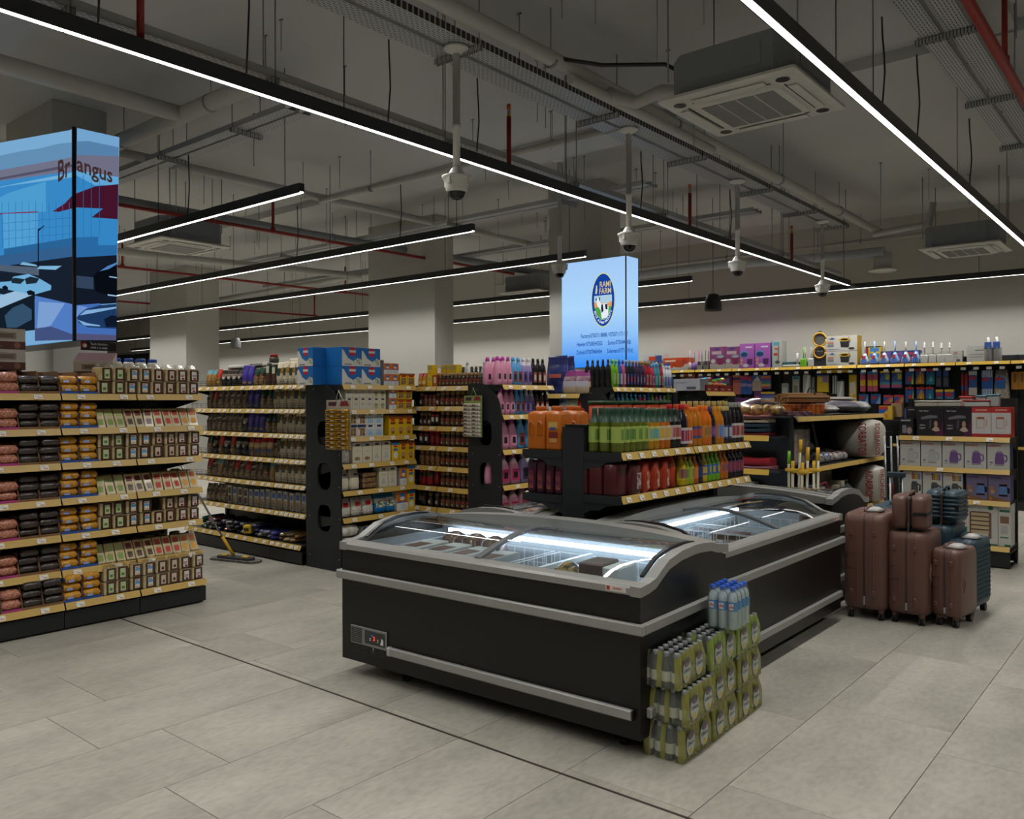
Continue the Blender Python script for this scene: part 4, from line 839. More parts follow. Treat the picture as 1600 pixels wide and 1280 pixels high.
brwn = carton('crumb_box', .108, .1, .115, SW, [(.02, .78, .98, 1, NAVY), (.1, .08, .9, .74, BR_G), (.1, .1, .32, .6, SW)], CRM); blwh = carton('crumb_box', .108, .1, .115, SW, [(.25, .78, .75, .96, NAVY), (.1, .2, .9, .65, C('#aebfcc')), ('p', [(.1, .1), (.5, .5), (.9, .1)], C('#8fb4d0'))], CRM)
crt = carton('flour_box', .118, .1, .2, CRM, [(.3, .82, .72, .92, NAVY), ('o', .5, .22, .3, .09, BR_G), (.25, .55, .75, .58, C('#b0a898'))], CRM); crt2 = carton('flour_box', .112, .1, .2, CRM, [(.3, .84, .72, .93, NAVY), ('p', [(.2, .18), (.5, .5), (.8, .18)], C('#b3b5b2')), (.25, .6, .75, .63, C('#b0a898'))], CRM)
L = G3.z
for q in range(2):
    w = 'on top of sugar rack'
    for i in range(2): put(sug, G3, .135+.238*i, .15, L[0]+.18*q, 'blue and white sugar carton'+(', upper layer' if q else ', lower layer'), w)
    put(sug, G3, -.005, .38, L[0]+.18*q, 'blue sugar carton at the back'+(', upper layer' if q else ', lower layer'), w, rz=-PI/2)
    for i in range(2): put(oran, G3, .585+.1*i, .08, L[0]+.112*q, 'orange and white powder box'+(', upper layer' if q else ', lower layer'), w)
for i in range(2): put(yelb, G3, .80+.105*i, .08, L[0], 'yellow and brown cereal box', 'on top of sugar rack')
m = carton('white_carton', .12, .2, .15, SW, [(.05, .05, .95, .12, SY), (.1, .3, .6, .8, C('#9a9ca8')), (0, .92, 1, 1, SB)], C('#c8a020')); put(m, G3, .0, .50, L[0], 'small white carton with yellow base', 'top of sugar rack end panel', rz=-PI/2)
o = put(bottle('jar', [(.05, 0), (.055, .01), (.055, .1), (.045, .115)], GRAIN('#7a1f22', '#c8b8b0', 30), C('#6a4a38', .5), None, 10, 1, (.052, .115, .14), 'jar'), G3, .72, .3, L[0]+.0, 'dark red jar behind the powder boxes', 'top of sugar rack', scale=(1, 1, 1.9))
for q in range(2):
    w = 'second shelf of sugar rack'; s = ', upper layer' if q else ', lower layer'
    for i in range(6): put(crm if i < 4 else crmg, G3, .10+.084*i, .07, L[1]+.117*q, 'small cream starch box'+s, w)
    put(oran, G3, .645, .07, L[1]+.112*q, 'orange and white powder box'+s, w)
    for i in range(2): put(yelb, G3, .755+.105*i, .07, L[1]+.1*q, 'yellow and brown cereal box'+s, w, scale=(1, 1, .8))
    w = 'third shelf of sugar rack'
    for i in range(4): put(brwn if i < 2 else blwh, G3, .14+.111*i, .07, L[2]+.117*q, ('brown and white crumb box' if i < 2 else 'pale blue and white crumb box')+s, w)
for i in range(3): put(yelt, G3, .645+.108*i, .07, L[2], 'tall yellow cereal box with soup bowl', 'third shelf of sugar rack')
put(bag('clear_bag', .12, .07, .17, GRAIN('#8d8a84', '#b9b6ae', 40), GRAIN('#8d8a84', '#b9b6ae', 40), C('#a9a8a4', .2)), G3, .07, .07, L[3], 'clear bag of grey meal', 'fourth shelf of sugar rack')
for i in range(4): put(crt if i < 2 else crt2, G3, .2+.122*i, .07, L[3], 'tall cream flour box', 'fourth shelf of sugar rack')
for i in range(3): put(yelw if i == 0 else yelt, G3, .68+.105*i, .07, L[3], 'tall yellow and blue cereal box' if i == 0 else 'tall yellow and brown cereal box', 'fourth shelf of sugar rack', scale=(.95, 1, .97))
wb2 = bag('flour_bag', .12, .08, .2, CRM, CRM, CRM, None, NAVY, (.72, .8), .4)
for i in range(2): put(wb2, G3, .06+.13*i, .08, L[4], 'white flour bag', 'fifth shelf of sugar rack', jit=.2)
def clam(): 
    m = MB(); g = glass_mat('clear_plastic', '#f6f4ee', .08, .06)
    for k in range(3): m.box(-.085, -.06, .004+.055*k, .085, .06, .05+.055*k, GRAIN('#7a5a40', '#b08a60', 45), .01)
    m.box(-.088, -.063, .0, .088, .063, .168, g, .012); return P('clear_box', 'box', [('clamshell', m)])
put(clam(), G3, .36, .08, L[4], 'clear box of brown biscuits', 'fifth shelf of sugar rack')
for i in range(2): put(crt2, G3, .53+.118*i, .07, L[4], 'tall cream flour box', 'fifth shelf of sugar rack')
put(oran, G3, .785, .07, L[4], 'orange and white powder box', 'fifth shelf of sugar rack', scale=(.95, 1, 1.6)); put(yelw, G3, .89, .07, L[4], 'tall yellow and blue cereal box', 'fifth shelf of sugar rack')
wr = bag('rice_bag', .135, .09, .18, WHG, WHG, C('#b8b8b4', .2), None, SR, (.55, .78), .4); bw = bag('rice_bag', .14, .09, .19, C('#1f78b8', .3), WHG, C('#2a7a9a', .3), None, GRAIN('#3a6a4a', '#d8d4c8', 30), (.3, .6), .8)
for i in range(3): put(wr, G3, .08+.14*i, .09, L[5], 'white rice bag with red mark', 'sixth shelf of sugar rack', jit=.2)
for i in range(2): put(bw, G3, .52+.14*i, .09, L[5], 'blue and white rice bag', 'sixth shelf of sugar rack', jit=.1)
put(oran, G3, .77, .07, L[5], 'large orange and white powder box', 'sixth shelf of sugar rack', scale=(1.5, 1, 1.8)); put(yelw, G3, .895, .07, L[5], 'tall yellow and blue cereal box', 'sixth shelf of sugar rack')
for i in range(2): put(pillow('wrapped_bundle', .2, .2, .12, GRAIN('#a8a49a', '#d8d6ce', 16), C('#c8c6c0', .2)), G3, .10, .10, L[6]+.125*i, 'clear wrapped white bundle, '+('upper' if i else 'lower'), 'bottom shelf of sugar rack')
ar = carton('blue_carton', .30, .22, .2, NAVY, [('p', [(0, 0), (.38, 0), (.12, .62), (0, .62)], C('#b8b6b0')), (0, 0, .45, .06, SY), ('o', .58, .42, .26, .22, C('#c8a81a')), ('o', .58, .42, .23, .17, NAVY)], C('#a9a9a6'), [('AREO', .58, .36, .17, C('#e0dcc0'))]); put(ar, G3, .40, .11, L[6], 'dark blue carton with yellow oval', 'bottom shelf of sugar rack')
# coffee rack
def jarp(name, h, r, body, lid, lab, n=8): return bottle(name, [(r*.92, 0), (r, .006), (r, h*.62), (r*.86, h*.72), (r*.7, h*.76)], body, lid, None if lab is None else (r*1.02, h*.12, h*.55, lab[0]), n, .85, (r*.8, h*.76, h), 'jar', None if lab is None else lab[1])
COF = C('#3d2618', .2); CLID = C('#86693f', .45); CLB = C('#573d28', .35)
cj = jarp('coffee_jar', .155, .034, COF, CLID, (CLB, [(.3, .058, .078, SR), (.25, .03, .045, C('#b9a98c'))])); cj2 = jarp('coffee_jar', .12, .028, GRAIN('#5a2a2a', '#8a5a4a', 50), C('#8a4a4a'), None); cj3 = jarp('coffee_jar', .14, .03, COF, C('#7a6648'), (C('#3a2a1c'), [(.4, .03, .06, C('#c8c0b0'))]))
tn = bottle('cocoa_tin', [(.034, 0), (.034, .145)], C('#1d1b1b', .3), SR, (.0345, .03, .12, C('#1d1b1b', .3)), 10, 1, (.036, .145, .17), 'tin', [(.5, .05, .09, C('#d0ccc4')), (.5, .1, .12, SR)]); tn2 = bottle('cocoa_tin', [(.036, 0), (.036, .14)], C('#7a1520', .3), SR, None, 10, 1, (.037, .14, .165), 'tin')
gb = bag('coffee_bag', .085, .06, .18, C('#8a1a20', .3), C('#26402a', .3), C('#223a26', .3), None, C('#b0282c'), (.72, .95), .5)
brj = jarp('coffee_jar', .155, .036, GRAIN('#4a2e1a', '#8a5a30', 40), C('#7a5c38'), None)
left = [[], [(cj3, 'small dark jar'), (cj2, 'pink coffee jar'), (cj2, 'pink coffee jar'), (cj2, 'pink coffee jar'), (cj3, 'small dark jar')], [(cj3, 'tan coffee jar'), (cj3, 'tan coffee jar'), (cj3, 'tan coffee jar'), (tn, 'black cocoa tin with red lid'), (tn, 'black cocoa tin with red lid')], [(tn, 'black cocoa tin with red lid'), (tn, 'black cocoa tin with red lid'), (tn2, 'red cocoa tin'), (tn2, 'red cocoa tin')], [(brj, 'golden brown coffee jar')]*4, [(gb, 'green and red coffee bag'), (gb, 'green and red coffee bag'), (tn2, 'red cocoa tin')], [(bag('coffee_bag', .1, .07, .19, C('#232021', .2), C('#2b2829', .2), C('#1c1a1b', .2), None, C('#5a4a40'), (.3, .5)), 'black coffee bag'), (cj3, 'tan coffee jar'), (cj3, 'tan coffee jar')]]
for li in range(7):
    w = level_name(li, 8)+' of coffee rack'; z = G4.z[li]
    for i, (p, d) in enumerate(left[li]): put(p, G4, .035+(.30)*(i+.5)/len(left[li]), .06, z, d, w)
    if li:
        for i in range(6): put(cj, G4, .375+.0705*i, .055, z, 'brown coffee jar with red mark', w)
    if li > 1:
        for i in range(5): put(cj3, G4, .41+.075*i, .16, z, 'brown coffee jar in the second row', w)
yt = carton('snack_box', .07, .08, .11, SY, [(.1, .55, .9, .9, C('#b0a060')), (.2, .1, .8, .4, C('#c8a81a'))], SY)
w = 'top shelf of coffee rack'; z = G4.z[0]
for i in range(2): put(bag('snack_bag', .06, .05, .14, C('#d0982a', .3), C('#c8862a', .3), C('#b8402a', .3), None, C('#e0c890'), (.2, .45)), G4, .06+.062*i, .05, z, 'orange snack bag', w)
for i in range(2): put(yt, G4, .215, .06, z+.112*i, 'yellow snack box, '+('upper' if i else 'lower'), w)
for i in range(3): put(yt, G4, .30+.075*i, .17, z+.112, 'yellow snack box at the back', w)
tag(ob('snack_riser', MB().box(-.13, -.04, 0, .13, .04, .11, C('#8a6a3a', .6)), None, G4.at(.37, .17, z)), 'brown box under the yellow snack boxes on the coffee rack', 'box')
put(carton('snack_box', .05, .06, .12, C('#b0562a'), [(.2, .3, .8, .8, C('#d8c0a0'))]), G4, .29, .05, z, 'small orange brown box', w)
for i in range(11): put(cj, G4, .35+.052*i, .05, z, 'brown coffee jar with red mark', w, scale=(.85, .85, .85))
dk = bottle('sauce_bottle', [(.03, 0), (.032, .01), (.032, .12), (.014, .16), (.013, .18)], C('#1b1514', .15), C('#5a4a36', .4), (.033, .04, .1, C('#3a2f2a')), 8, 1, (.016, .175, .205))
for i in range(9): put(dk, G4, .42+.06*i, .3, z, 'dark sauce bottle behind the coffee jars', w)
for i in range(5): put(bag('snack_bag', .12, .08, .2, C('#c8c0bc', .25), C('#b8202a', .3), C('#d0c8c4', .25)), G4, -.05+.13*i, .38, z, 'white and red snack bag at the back', w, jit=.5)
sh = oval_bottle('shampoo_bottle', .075, .045, .25, C('#cfd4d2', .3), C('#b8c4c2', .3), C('#3f9aa0', .35), None, .35)
for i, x in enumerate((.57, .80)): put(sh, G4, x, .2, z+.0, 'white and teal shampoo bottle', w)
# hanging strip cards
def strip_card(label, loc, w, h, card, pack, hi, loopm, n, cols=2):
    t = thing('strip_card', label, 'hanging display', loc)
    m = MB(); m.box(-w/2, -.002, -h, w/2, .0, 0, card, .001); m.quad((-w*.4, -.003, -h*.12), (-w*.1, -.003, -h*.12), (-w*.06, -.003, -h*.04), (-w*.4, -.003, -h*.04), C('#4a2038')); m.quad((w*.05, -.003, -h*.12), (w*.45, -.003, -h*.12), (w*.36, -.003, -h*.02), (w*.12, -.003, -h*.02), C('#7a1f2a')); ob('backing_card', m, t)
    ob('hanging_loop', MB().tube([(-w*.1, -.003, -.01), (0, .0, h*.19), (w*.2, -.003, -.01)], .003, loopm, 5), t)
    cw = w*.92/cols; ph = h*.80/n
    pm = MB().loft([rrect(cw*.92, .02, 0, .004), rrect(cw*.95, .034, ph*.2, .01), rrect(cw*.95, .034, ph*.75, .01), rrect(cw*.92, .012, ph*.97, .004)], pack); pm.box(-cw*.36, -.0185, ph*.25, cw*.36, -.0165, ph*.62, hi)
    pm.box(cw*.02, -.0192, ph*.3, cw*.3, -.0184, ph*.55, C('#b9b4a8')); me = pm.mesh('sachet')
    for c in range(cols):
        for r in range(n): ob('sachet', me, t, (-w*.46+cw*(c+.5), -.016, -h*.985+ph*r))
strip_card('hanging card of gold and brown sachets on the sugar rack panel', (-6.17, 4.905, 1.62), .36, .465, C('#a9a08c', .5), C('#b98a1e', .18, .6), C('#3a2012', .4), TAG, 9)
strip_card('hanging card of green and beige sachets on the coffee rack panel', (-5.385, 5.90, 1.66), .235, .40, C('#7d8a48', .5), C('#b9b3a0', .35), C('#4a2a2a', .4), C('#8fae3a', .4), 9)
# softener rack
SP, SPU = C('#d58fab', .28), C('#b83a9a', .35); BLB, BLC = C('#5a9fd0', .28), C('#3f9fd8', .35); LIL, LIC = C('#9a8ab8', .3), C('#cfc8d4', .35)
DLB, RLB = C('#1f1c20', .4), C('#8a3a2a', .4)
sb = {'pink': oval_bottle('softener_bottle', .095, .06, .27, SP, SPU, C('#d890aa', .3), DLB, .42), 'blue': oval_bottle('softener_bottle', .095, .06, .27, BLB, BLC, RLB, DLB, .42), 'lilac': oval_bottle('softener_bottle', .095, .06, .27, LIL, LIC, C('#5a3f80', .4), DLB, .42, up=LIC), 'black': oval_bottle('softener_bottle', .09, .055, .27, C('#17141a', .25), C('#17141a', .3), C('#8a4a38', .4), C('#c8beb0', .4), .36)}
bigp = oval_bottle('softener_jug', .15, .085, .32, SP, SPU, C('#c83a6a', .35), DLB, .34, .66, C('#d7b3bd', .28)); bigl = oval_bottle('softener_jug', .15, .085, .32, LIL, LIC, C('#4a3a5a', .35), DLB, .34, .66); bigb = oval_bottle('softener_jug', .14, .08, .3, BLB, BLC, RLB, DLB, .34, .66)
SN = {'pink': 'pink softener bottle', 'blue': 'blue softener bottle', 'lilac': 'lilac softener bottle', 'black': 'black and floral softener bottle'}
for li in (0, 1):
    for i, k in enumerate(('pink', 'pink', 'pink', 'blue', 'blue', 'lilac', 'lilac', 'black', 'black', 'black')): put(sb[k], G5, (.0 if li == 0 else .04)+.078*i, .06, G5.z[li], SN[k], level_name(li, 6)+' of softener rack', scale=(.82, 1, 1) if li == 0 else (.78, 1, .95))
    for i in range(3): put(sb['pink'], G5, .04+.09*i, .22, G5.z[li], 'pink softener bottle in the second row', level_name(li, 6)+' of softener rack')
for i, k in enumerate(('pink', 'pink', 'blue', 'blue', 'lilac', 'lilac')): put(sb[k], G5, .09+.125*i, .07, G5.z[2], SN[k], 'third shelf of softener rack', scale=(1.25, 1.2, 1.12))
for i, (p, d) in enumerate(((bigp, 'big pink softener jug'), (bigp, 'big pink softener jug'), (bigl, 'big lilac softener jug'), (bigb, 'big blue softener jug'), (bigb, 'big blue softener jug'))): put(p, G5, .1+.15*i, .08, G5.z[3], d, 'fourth shelf of softener rack', scale=(.95, 1, .92), jit=.15)
for i in range(5): put(bigp, G5, .09+.15*i, .08, G5.z[4], 'big pink softener jug', 'fifth shelf of softener rack', scale=(1, 1, .88), jit=.2)
for i in range(3): put(bigp, G5, .09+.15*i, .22, G5.z[3], 'big pink softener jug in the second row', 'fourth shelf of softener rack', scale=(1, 1, .9))
# washing powder rack
WP = GRAIN('#6a1f4a', '#c8b0b8', 12, .25, .8, 2, .35, .75); DB = GRAIN('#1d2458', '#4a5aa0', 9, .2, 1, 2, .4, .8)
wp = bag('powder_bag', .18, .1, .24, C('#c0ac90', .3), WP, C('#8a3a7a', .3), None, C('#b8b4c0', .3), (.3, .55), .8); dbg = bag('powder_bag', .24, .12, .40, DB, DB, C('#232a60', .25), None, C('#b85a4a', .35), (.42, .52), .6)
put(dbg, G6, -.085, .06, G6.z[0], 'large dark blue powder bag, front', 'left end of washing powder rack', rz=.1); put(dbg, G6, -.1, .21, G6.z[0], 'large dark blue powder bag, behind', 'left end of washing powder rack')
for i in range(2): put(wp, G6, .09+.155*i, .06, G6.z[0], 'purple and beige powder bag', 'top shelf of washing powder rack', rz=.1)
for i, (mt, d) in enumerate(((GRAIN('#2a4a9a', '#d8d4d0', 14), 'blue and white powder bag'), (GRAIN('#7aa86a', '#c0d0a8', 12), 'pale green powder bag'), (C('#b83028', .3), 'red powder bag'))): put(bag('powder_bag', .115, .08, .22, mt, mt, mt), G6, .0+.115*i, .06, G6.z[1], d, 'second shelf of washing powder rack', jit=.3)
for i in range(2): put(wp, G6, .07+.12*i, .06, G6.z[2], 'purple powder bag', 'third shelf of washing powder rack', scale=(.7, 1, .95))
# cleaner rack
def cb(col, capc, lab, l2=None, w=.07, h=.28): return oval_bottle('cleaner_bottle', w, .055, h, C(col, .25), C(capc, .3), C(lab, .4) if lab else None, C(l2, .4) if l2 else None, .38)
CB = {'black': (cb('#18181a', '#1a1a1c', None), 'black cleaner bottle'), 'green': (cb('#6fae2c', '#5fb024', '#a8c07a'), 'bright green cleaner bottle'), 'blue': (cb('#2a4fa0', '#2a50b0', '#c0c4d0'), 'blue cleaner bottle'), 'pink': (cb('#c85a86', '#3a3f8a', '#d8a0b4'), 'pink cleaner bottle with blue cap'), 'dark': (cb('#1c222e', '#8a6428', '#2a4a9a', '#c83a3a', .062), 'dark cleaner bottle with brown cap'), 'purple': (cb('#3a2748', '#8a6428', '#4a3560', '#8a8ab0', .062), 'purple cleaner bottle with brown cap'), 'red': (cb('#a8202e', '#8a6428', '#8aa8a0', '#c83a3a', .062), 'red cleaner bottle with brown cap'), 'rose': (cb('#b8305a', '#4a9ad0', '#d0708a', '#3a3f8a', .09, .26), 'rose cleaner bottle'), 'teal': (cb('#3a8a98', '#4aa8d8', '#8ab8b0', None, .065, .27), 'teal cleaner bottle'), 'white': (cb('#c8ccd4', '#b8bcc8', '#4a68b0', None, .075, .25), 'white and blue cleaner bottle')}
seq = ['green', 'green', 'blue', 'pink', 'dark', 'dark', 'dark', 'purple', 'purple', 'purple', 'red', 'red', 'rose', 'teal', 'teal', 'red', 'white', 'white', 'white']
for i, k in enumerate(seq): put(CB[k][0], G7, .06+1.22*(i+.3)/len(seq), .05, G7.z[0], CB[k][1], 'top shelf of cleaner rack', scale=(.85, 1, 1))
for i in range(5): put(CB['black'][0], G7, .03, .315-.062*i, G7.z[0], 'black cleaner bottle', 'on the end panel of cleaner rack', rz=-PI/2, scale=(.9, 1, 1))
for i in range(14): put(CB['dark' if i % 3 else 'red'][0], G7, .3+.07*i, .2, G7.z[0], 'brown capped cleaner bottle in the second row', 'top shelf of cleaner rack', scale=(.9, 1, 1.06))
seq2 = ['green', 'blue', 'teal', 'teal', 'teal', 'teal', 'rose', 'rose', 'blue', 'green', 'pink', 'white', 'white', 'green']
for i, k in enumerate(seq2): put(CB[k][0], G7, .08+1.2*(i+.3)/len(seq2), .06, G7.z[1], CB[k][1], 'second shelf of cleaner rack', scale=(.95, 1, .82))
put(CB['black'][0], G7, .02, .02, G7.z[1]-.02, 'black cleaner bottle with white label', 'second shelf of cleaner rack')
for i in range(8): put(CB[seq2[i]][0], G7, .1+.15*i, .06, G7.z[2], CB[seq2[i]][1], 'third shelf of cleaner rack', scale=(.95, 1, .9))
# sponge rack: red bins of bright sponges, a grey carton
SPG = [C('#c9c43a', .7), C('#d8702a', .7), C('#6ab83a', .7), C('#d85a8a', .7), C('#3a8ab8', .7)]
def bin_(label, x, y, z):
    t = thing('display_bin', label, 'display box', G8.at(x, y, z), PI/2); RB = C('#b02822', .5)
    m = MB(); m.box(-.16, -.12, 0, .16, .12, .004, RB); m.box(-.16, -.12, .004, .16, -.116, .075, RB); m.box(-.16, .116, .004, .16, .12, .15, CARD)
    for s in (-1, 1): m.prism([(-.12, 0), (.12, 0), (.12, .15), (-.06, .08), (-.12, .075)], (min(s*.16, s*.156), max(s*.16, s*.156)), 'x', RB)
    for q in (-.08, .08): m.quad((q-.03, -.121, .02), (q+.03, -.121, .02), (q+.03, -.121, .035), (q-.03, -.121, .035), C('#d8c8b8'))
    ob('tray', m, t)
    sm = {}
    for k in range(14):
        c = k % 5
        if c not in sm: sm[c] = MB().box(-.045, -.03, -.012, .045, .03, .012, SPG[c], .006).box(-.045, -.03, .012, .045, .03, .018, SPG[(c+2) % 5], .003).mesh('sponge')
        o = tag(ob('sponge', sm[c], None, G8.at(x-.115+.077*(k % 4)+random.uniform(-.01, .01), y-.07+.06*(k//4 % 3), z+.03+.05*(k//6)), random.uniform(0, 6)), ('yellow', 'orange', 'green', 'pink', 'blue')[c]+' sponge heaped in the '+label.split(', ')[1].replace(' of four', '')+' red display bin', 'sponge', ('yellow', 'orange', 'green', 'pink', 'blue')[c]+' sponges, '+label.split(', ')[1]); o.rotation_euler = (random.uniform(-.5, .5), random.uniform(-.3, .3), random.uniform(0, 6))
bin_('red display bin of sponges, upper left of four', .19, .13, G8.z[0]); bin_('red display bin of sponges, upper right of four', .53, .13, G8.z[0])
bin_('red display bin of sponges, lower left of four', .19, .13, G8.z[1]); bin_('red display bin of sponges, lower right of four', .53, .13, G8.z[1])
t = carton('grey_carton', .32, .2, .13, C('#a9acb4', .6), [(.5, .12, .85, .34, C('#4a4c55')), (.06, .7, .6, .74, C('#7a7d88')), (.06, .6, .5, .63, C('#7a7d88'))]); put(t, None, -4.33, 8.31, G8.z[0]+.01, 'pale grey carton with barcode', 'on the end panel of sponge rack')
# ------------------------------------------------------------------ juice rack above the freezers
CU = U('cu', 'juice rack', (-2.75, 4.35), PI/2, .36, [1.235, .965]); CL = U('cl', 'juice rack', (-3.51, 6.25), -PI/2, .34, [1.235, .945])
t = thing('juice_rack', 'low dark double sided juice rack rising between the freezers', 'shelving', (-3.105, 4.35, 0), 0)
FR = C('#24282b', .45, .2)
ob('base_beam', MB().box(-.08, .0, 0, .08, 1.9, .12, FR), t); ob('back_panel', MB().box(-.03, .08, .12, .03, 1.82, 1.42, PANEL), t)
for y in (0, .92, 1.82): ob('upright', MB().box(-.085, y, .12, .085, y+.08, 1.44, FR, .004), t)
ob('end_cap', MB().box(-.06, -.004, 1.44, .10, .1, 1.452, BLACK), t)
for s, x1, lv in ((1, .355, (1.235, .965)), (-1, -.405, (1.235, .945))):
    for li, z in enumerate(lv):
        for a, b in ((.0, .95), (.953, 1.9)):
            m = MB(); m.box(min(.086*s, x1-.006*s), a+.003, z+.022, max(.086*s, x1-.006*s), b-.003, z+.043, FR); sh = ob('shelf', m, t)
            m = MB(); pts = [(x1+.022*s, z), (x1+.019*s, z), (x1-.004*s, z+.045), (x1, z+.047)]; m.prism(pts if s > 0 else pts[::-1], (a+.006, b-.006), 'y', STRIP); ob('price_strip', m, sh)
            if s > 0:
                for k in range(6):
                    o = ob('price_tag', _tag, sh, (x1+.0155, a+.08+.155*k, z+.0225), PI/2); o.rotation_euler = (-.46, 0, PI/2)
            for yy in (a+.004, b-.012):
                ob('bracket', MB().prism([(.086*s, z+.02), (x1-.02*s, z+.02), (x1-.02*s, z-.01), (.25*s, z-.02), (.20*s, z-.05), (.13*s, z-.055), (.086*s, z-.075)], (yy, yy+.008), 'y', FR), sh)
            if a == 0: ob('shelf_end', MB().box(min(.086*s, x1+.01*s), a-.002, z-.005, max(.086*s, x1+.01*s), a+.003, z+.047, FR), sh)
def jb(col, capc, r, h, lab, lz=(.22, .58), l2=None, waist=False, capr=.45, rough=.12, sleeve=False):
    p = [(r*.94, 0), (r, .008), (r, h*.6), (r*.9, h*.68), (r*.55, h*.78), (r*.42, h*.86), (r*.42, h*.9)] if not waist else [(r*.94, 0), (r, .008), (r, h*.34), (r*.9, h*.42), (r, h*.5), (r*.98, h*.64), (r*.8, h*.74), (r*.42, h*.86), (r*.42, h*.9)]
    if sleeve:
        q = bottle('juice_bottle', p, C(col, rough), C(capc, .35), (r*1.012, h*lz[0], h*lz[1], C(lab, .4)), 10, 1, (r*capr, h*.88, h), 'bottle', [(.8, h*(lz[0]+.06), h*(lz[1]-.06), C(l2, .4))] if l2 else None)
        q.parts.append(('neck_sleeve', MB().lathe([(r*.93, h*.67), (r*.78, h*.72), (r*.57, h*.78), (r*.46, h*.86), (r*.46, h*.9)], C(capc, .35), n=10, caps=False).mesh('neck_sleeve'))); return q
    return bottle('juice_bottle', p, C(col, rough), C(capc, .35), (r*1.012, h*lz[0], h*lz[1], C(lab, .4)), 10, 1, (r*capr, h*.88, h), 'bottle', [(.8, h*(lz[0]+.06), h*(lz[1]-.06), C(l2, .4))] if l2 else None)
J = {'green': (jb('#5a6414', '#2a4a38', .04, .28, '#a3b85a', l2='#4f7a3a', sleeve=True), 'green syrup bottle with dark green neck'), 'lemon': (jb('#b07a10', '#2a4a38', .038, .27, '#c8c060', l2='#5aa0a0', sleeve=True), 'yellow syrup bottle'), 'orange': (jb('#b5600e', '#2a4a38', .038, .27, '#d0c4a0', l2='#c89a30', sleeve=True), 'orange syrup bottle'), 'dark': (jb('#1a1416', '#23332c', .038, .27, '#c0b4a8', l2='#a04a4a', sleeve=True), 'dark syrup bottle'),
     'vim': (jb('#1c1a26', '#b8142a', .045, .3, '#c4bcc4', (.08, .45), '#8a1f4a'), 'dark cordial bottle with red cap'), 'vio': (jb('#b8650c', '#d0501a', .045, .3, '#d0c4b4', (.08, .45), '#b83a2a'), 'orange cordial bottle with red cap'), 'tang': (jb('#b06a0a', '#d8751a', .044, .28, '#2a4a7a', (.2, .5), '#b8402a', True), 'amber juice bottle with blue label'), 'big': (jb('#c8650c', '#d86a10', .05, .29, '#b8803a', (.2, .5), '#8a5a3a', True), 'wide orange juice bottle'), 'grape': (jb('#191420', '#4a2a6a', .046, .28, '#4a2a78', (.2, .5), '#7a5aa0', True), 'dark grape juice bottle with purple cap'), 'blue': (jb('#b8700c', '#c88a1a', .045, .28, '#b06a3a', (.15, .55), '#4a8ac0', True), 'amber juice bottle with orange and blue label'), 'cola': (jb('#15131a', '#b8a56a', .042, .28, '#23305a', (.12, .5), '#a8b0c0', True), 'black juice bottle with blue label'), 'pom': (jb('#161214', '#8a8a88', .042, .31, '#b8b2ac', (.12, .48), '#8a2a2a'), 'black juice bottle with white label'),
     'gold': (jb('#8a6a2a', '#b8a25a', .042, .32, '#8a6a3a', (.2, .5)), 'tall bottle with gold cap'),
     'yel': (jb('#c0a00e', '#c87a2a', .042, .21, '#c8b020', (.2, .62), '#7a3a5a', True), 'yellow syrup bottle'), 'lime': (jb('#9aa818', '#c88a3a', .034, .2, '#a8b040', (.2, .62), '#6a7a3a', True), 'lime syrup bottle'), 'navy': (jb('#1d2038', '#2a2038', .034, .2, '#2a3a6a', (.2, .6), None, True), 'navy syrup bottle'), 'or2': (jb('#b8560e', '#c8752a', .034, .2, '#c87a3a', (.2, .6), None, True), 'small orange syrup bottle'), 'neon': (jb('#6aa81a', '#a8b82a', .034, .21, '#3a6aa0', (.25, .6), '#b8a83a', True), 'bright green syrup bottle'), 'yb': (jb('#c0a01a', '#b8a82a', .034, .21, '#3a5aa0', (.25, .6), '#c8a83a', True), 'yellow syrup bottle with blue label'), 'amb': (jb('#b8680c', '#b86a1a', .036, .21, '#b85a2a', (.25, .6), '#3a4a8a', True), 'small amber syrup bottle'), 'plum': (jb('#17131a', '#6a1a2a', .038, .22, '#5a3a5a', (.2, .6), '#8a3a4a', True), 'dark plum syrup bottle')}
def row(u, keys, x0, x1, y, z, where, rows=1, dy=.09):
    for r in range(rows):
        for i, k in enumerate(keys):
            p, d = J[k]; put(p, u, x0+(x1-x0)*(i+.5)/len(keys), y+dy*r, z, d+(', back row' if r else ''), where, jit=.5 if r == 0 else 0)
row(CU, ['green']*5+['lemon']*2+['orange']*2+['dark']*2, .02, .84, .055, CU.z[0], 'upper shelf of juice rack', 3, .085)
row(CU, ['vim', 'vio', 'tang', 'tang', 'big', 'big', 'grape', 'blue', 'blue', 'cola', 'cola', 'pom', 'pom', 'pom'], .85, 1.86, .055, CU.z[0], 'upper shelf of juice rack', 1)
row(CU, ['vim', 'vio', 'gold', 'gold', 'gold', 'gold', 'gold', 'gold', 'gold', 'gold'], .86, 1.86, .16, CU.z[0], 'upper shelf of juice rack', 1)
RJ = C('#4a1216', .3); ORJ = C('#9a2e14', .3)
rjn = jug('juice_jug', .135, .15, .235, RJ, C('#3a1014'), None, False); rj = jug('juice_jug', .135, .15, .225, RJ, C('#3a1014'), [(.55, .15, .95, .6, GRAIN('#5a1218', '#b8a0a0', 30))], False); oj = jug('juice_jug', .13, .15, .225, ORJ, C('#7a2412'), [(.3, .1, .85, .6, GRAIN('#a83a14', '#d8c8b0', 26))], False)
bigo = oval_bottle('juice_jug', .16, .11, .25, C('#a8381a', .28), C('#a8381a', .3), C('#c8c0a8', .4), C('#b87a2a', .4), .42, .7)
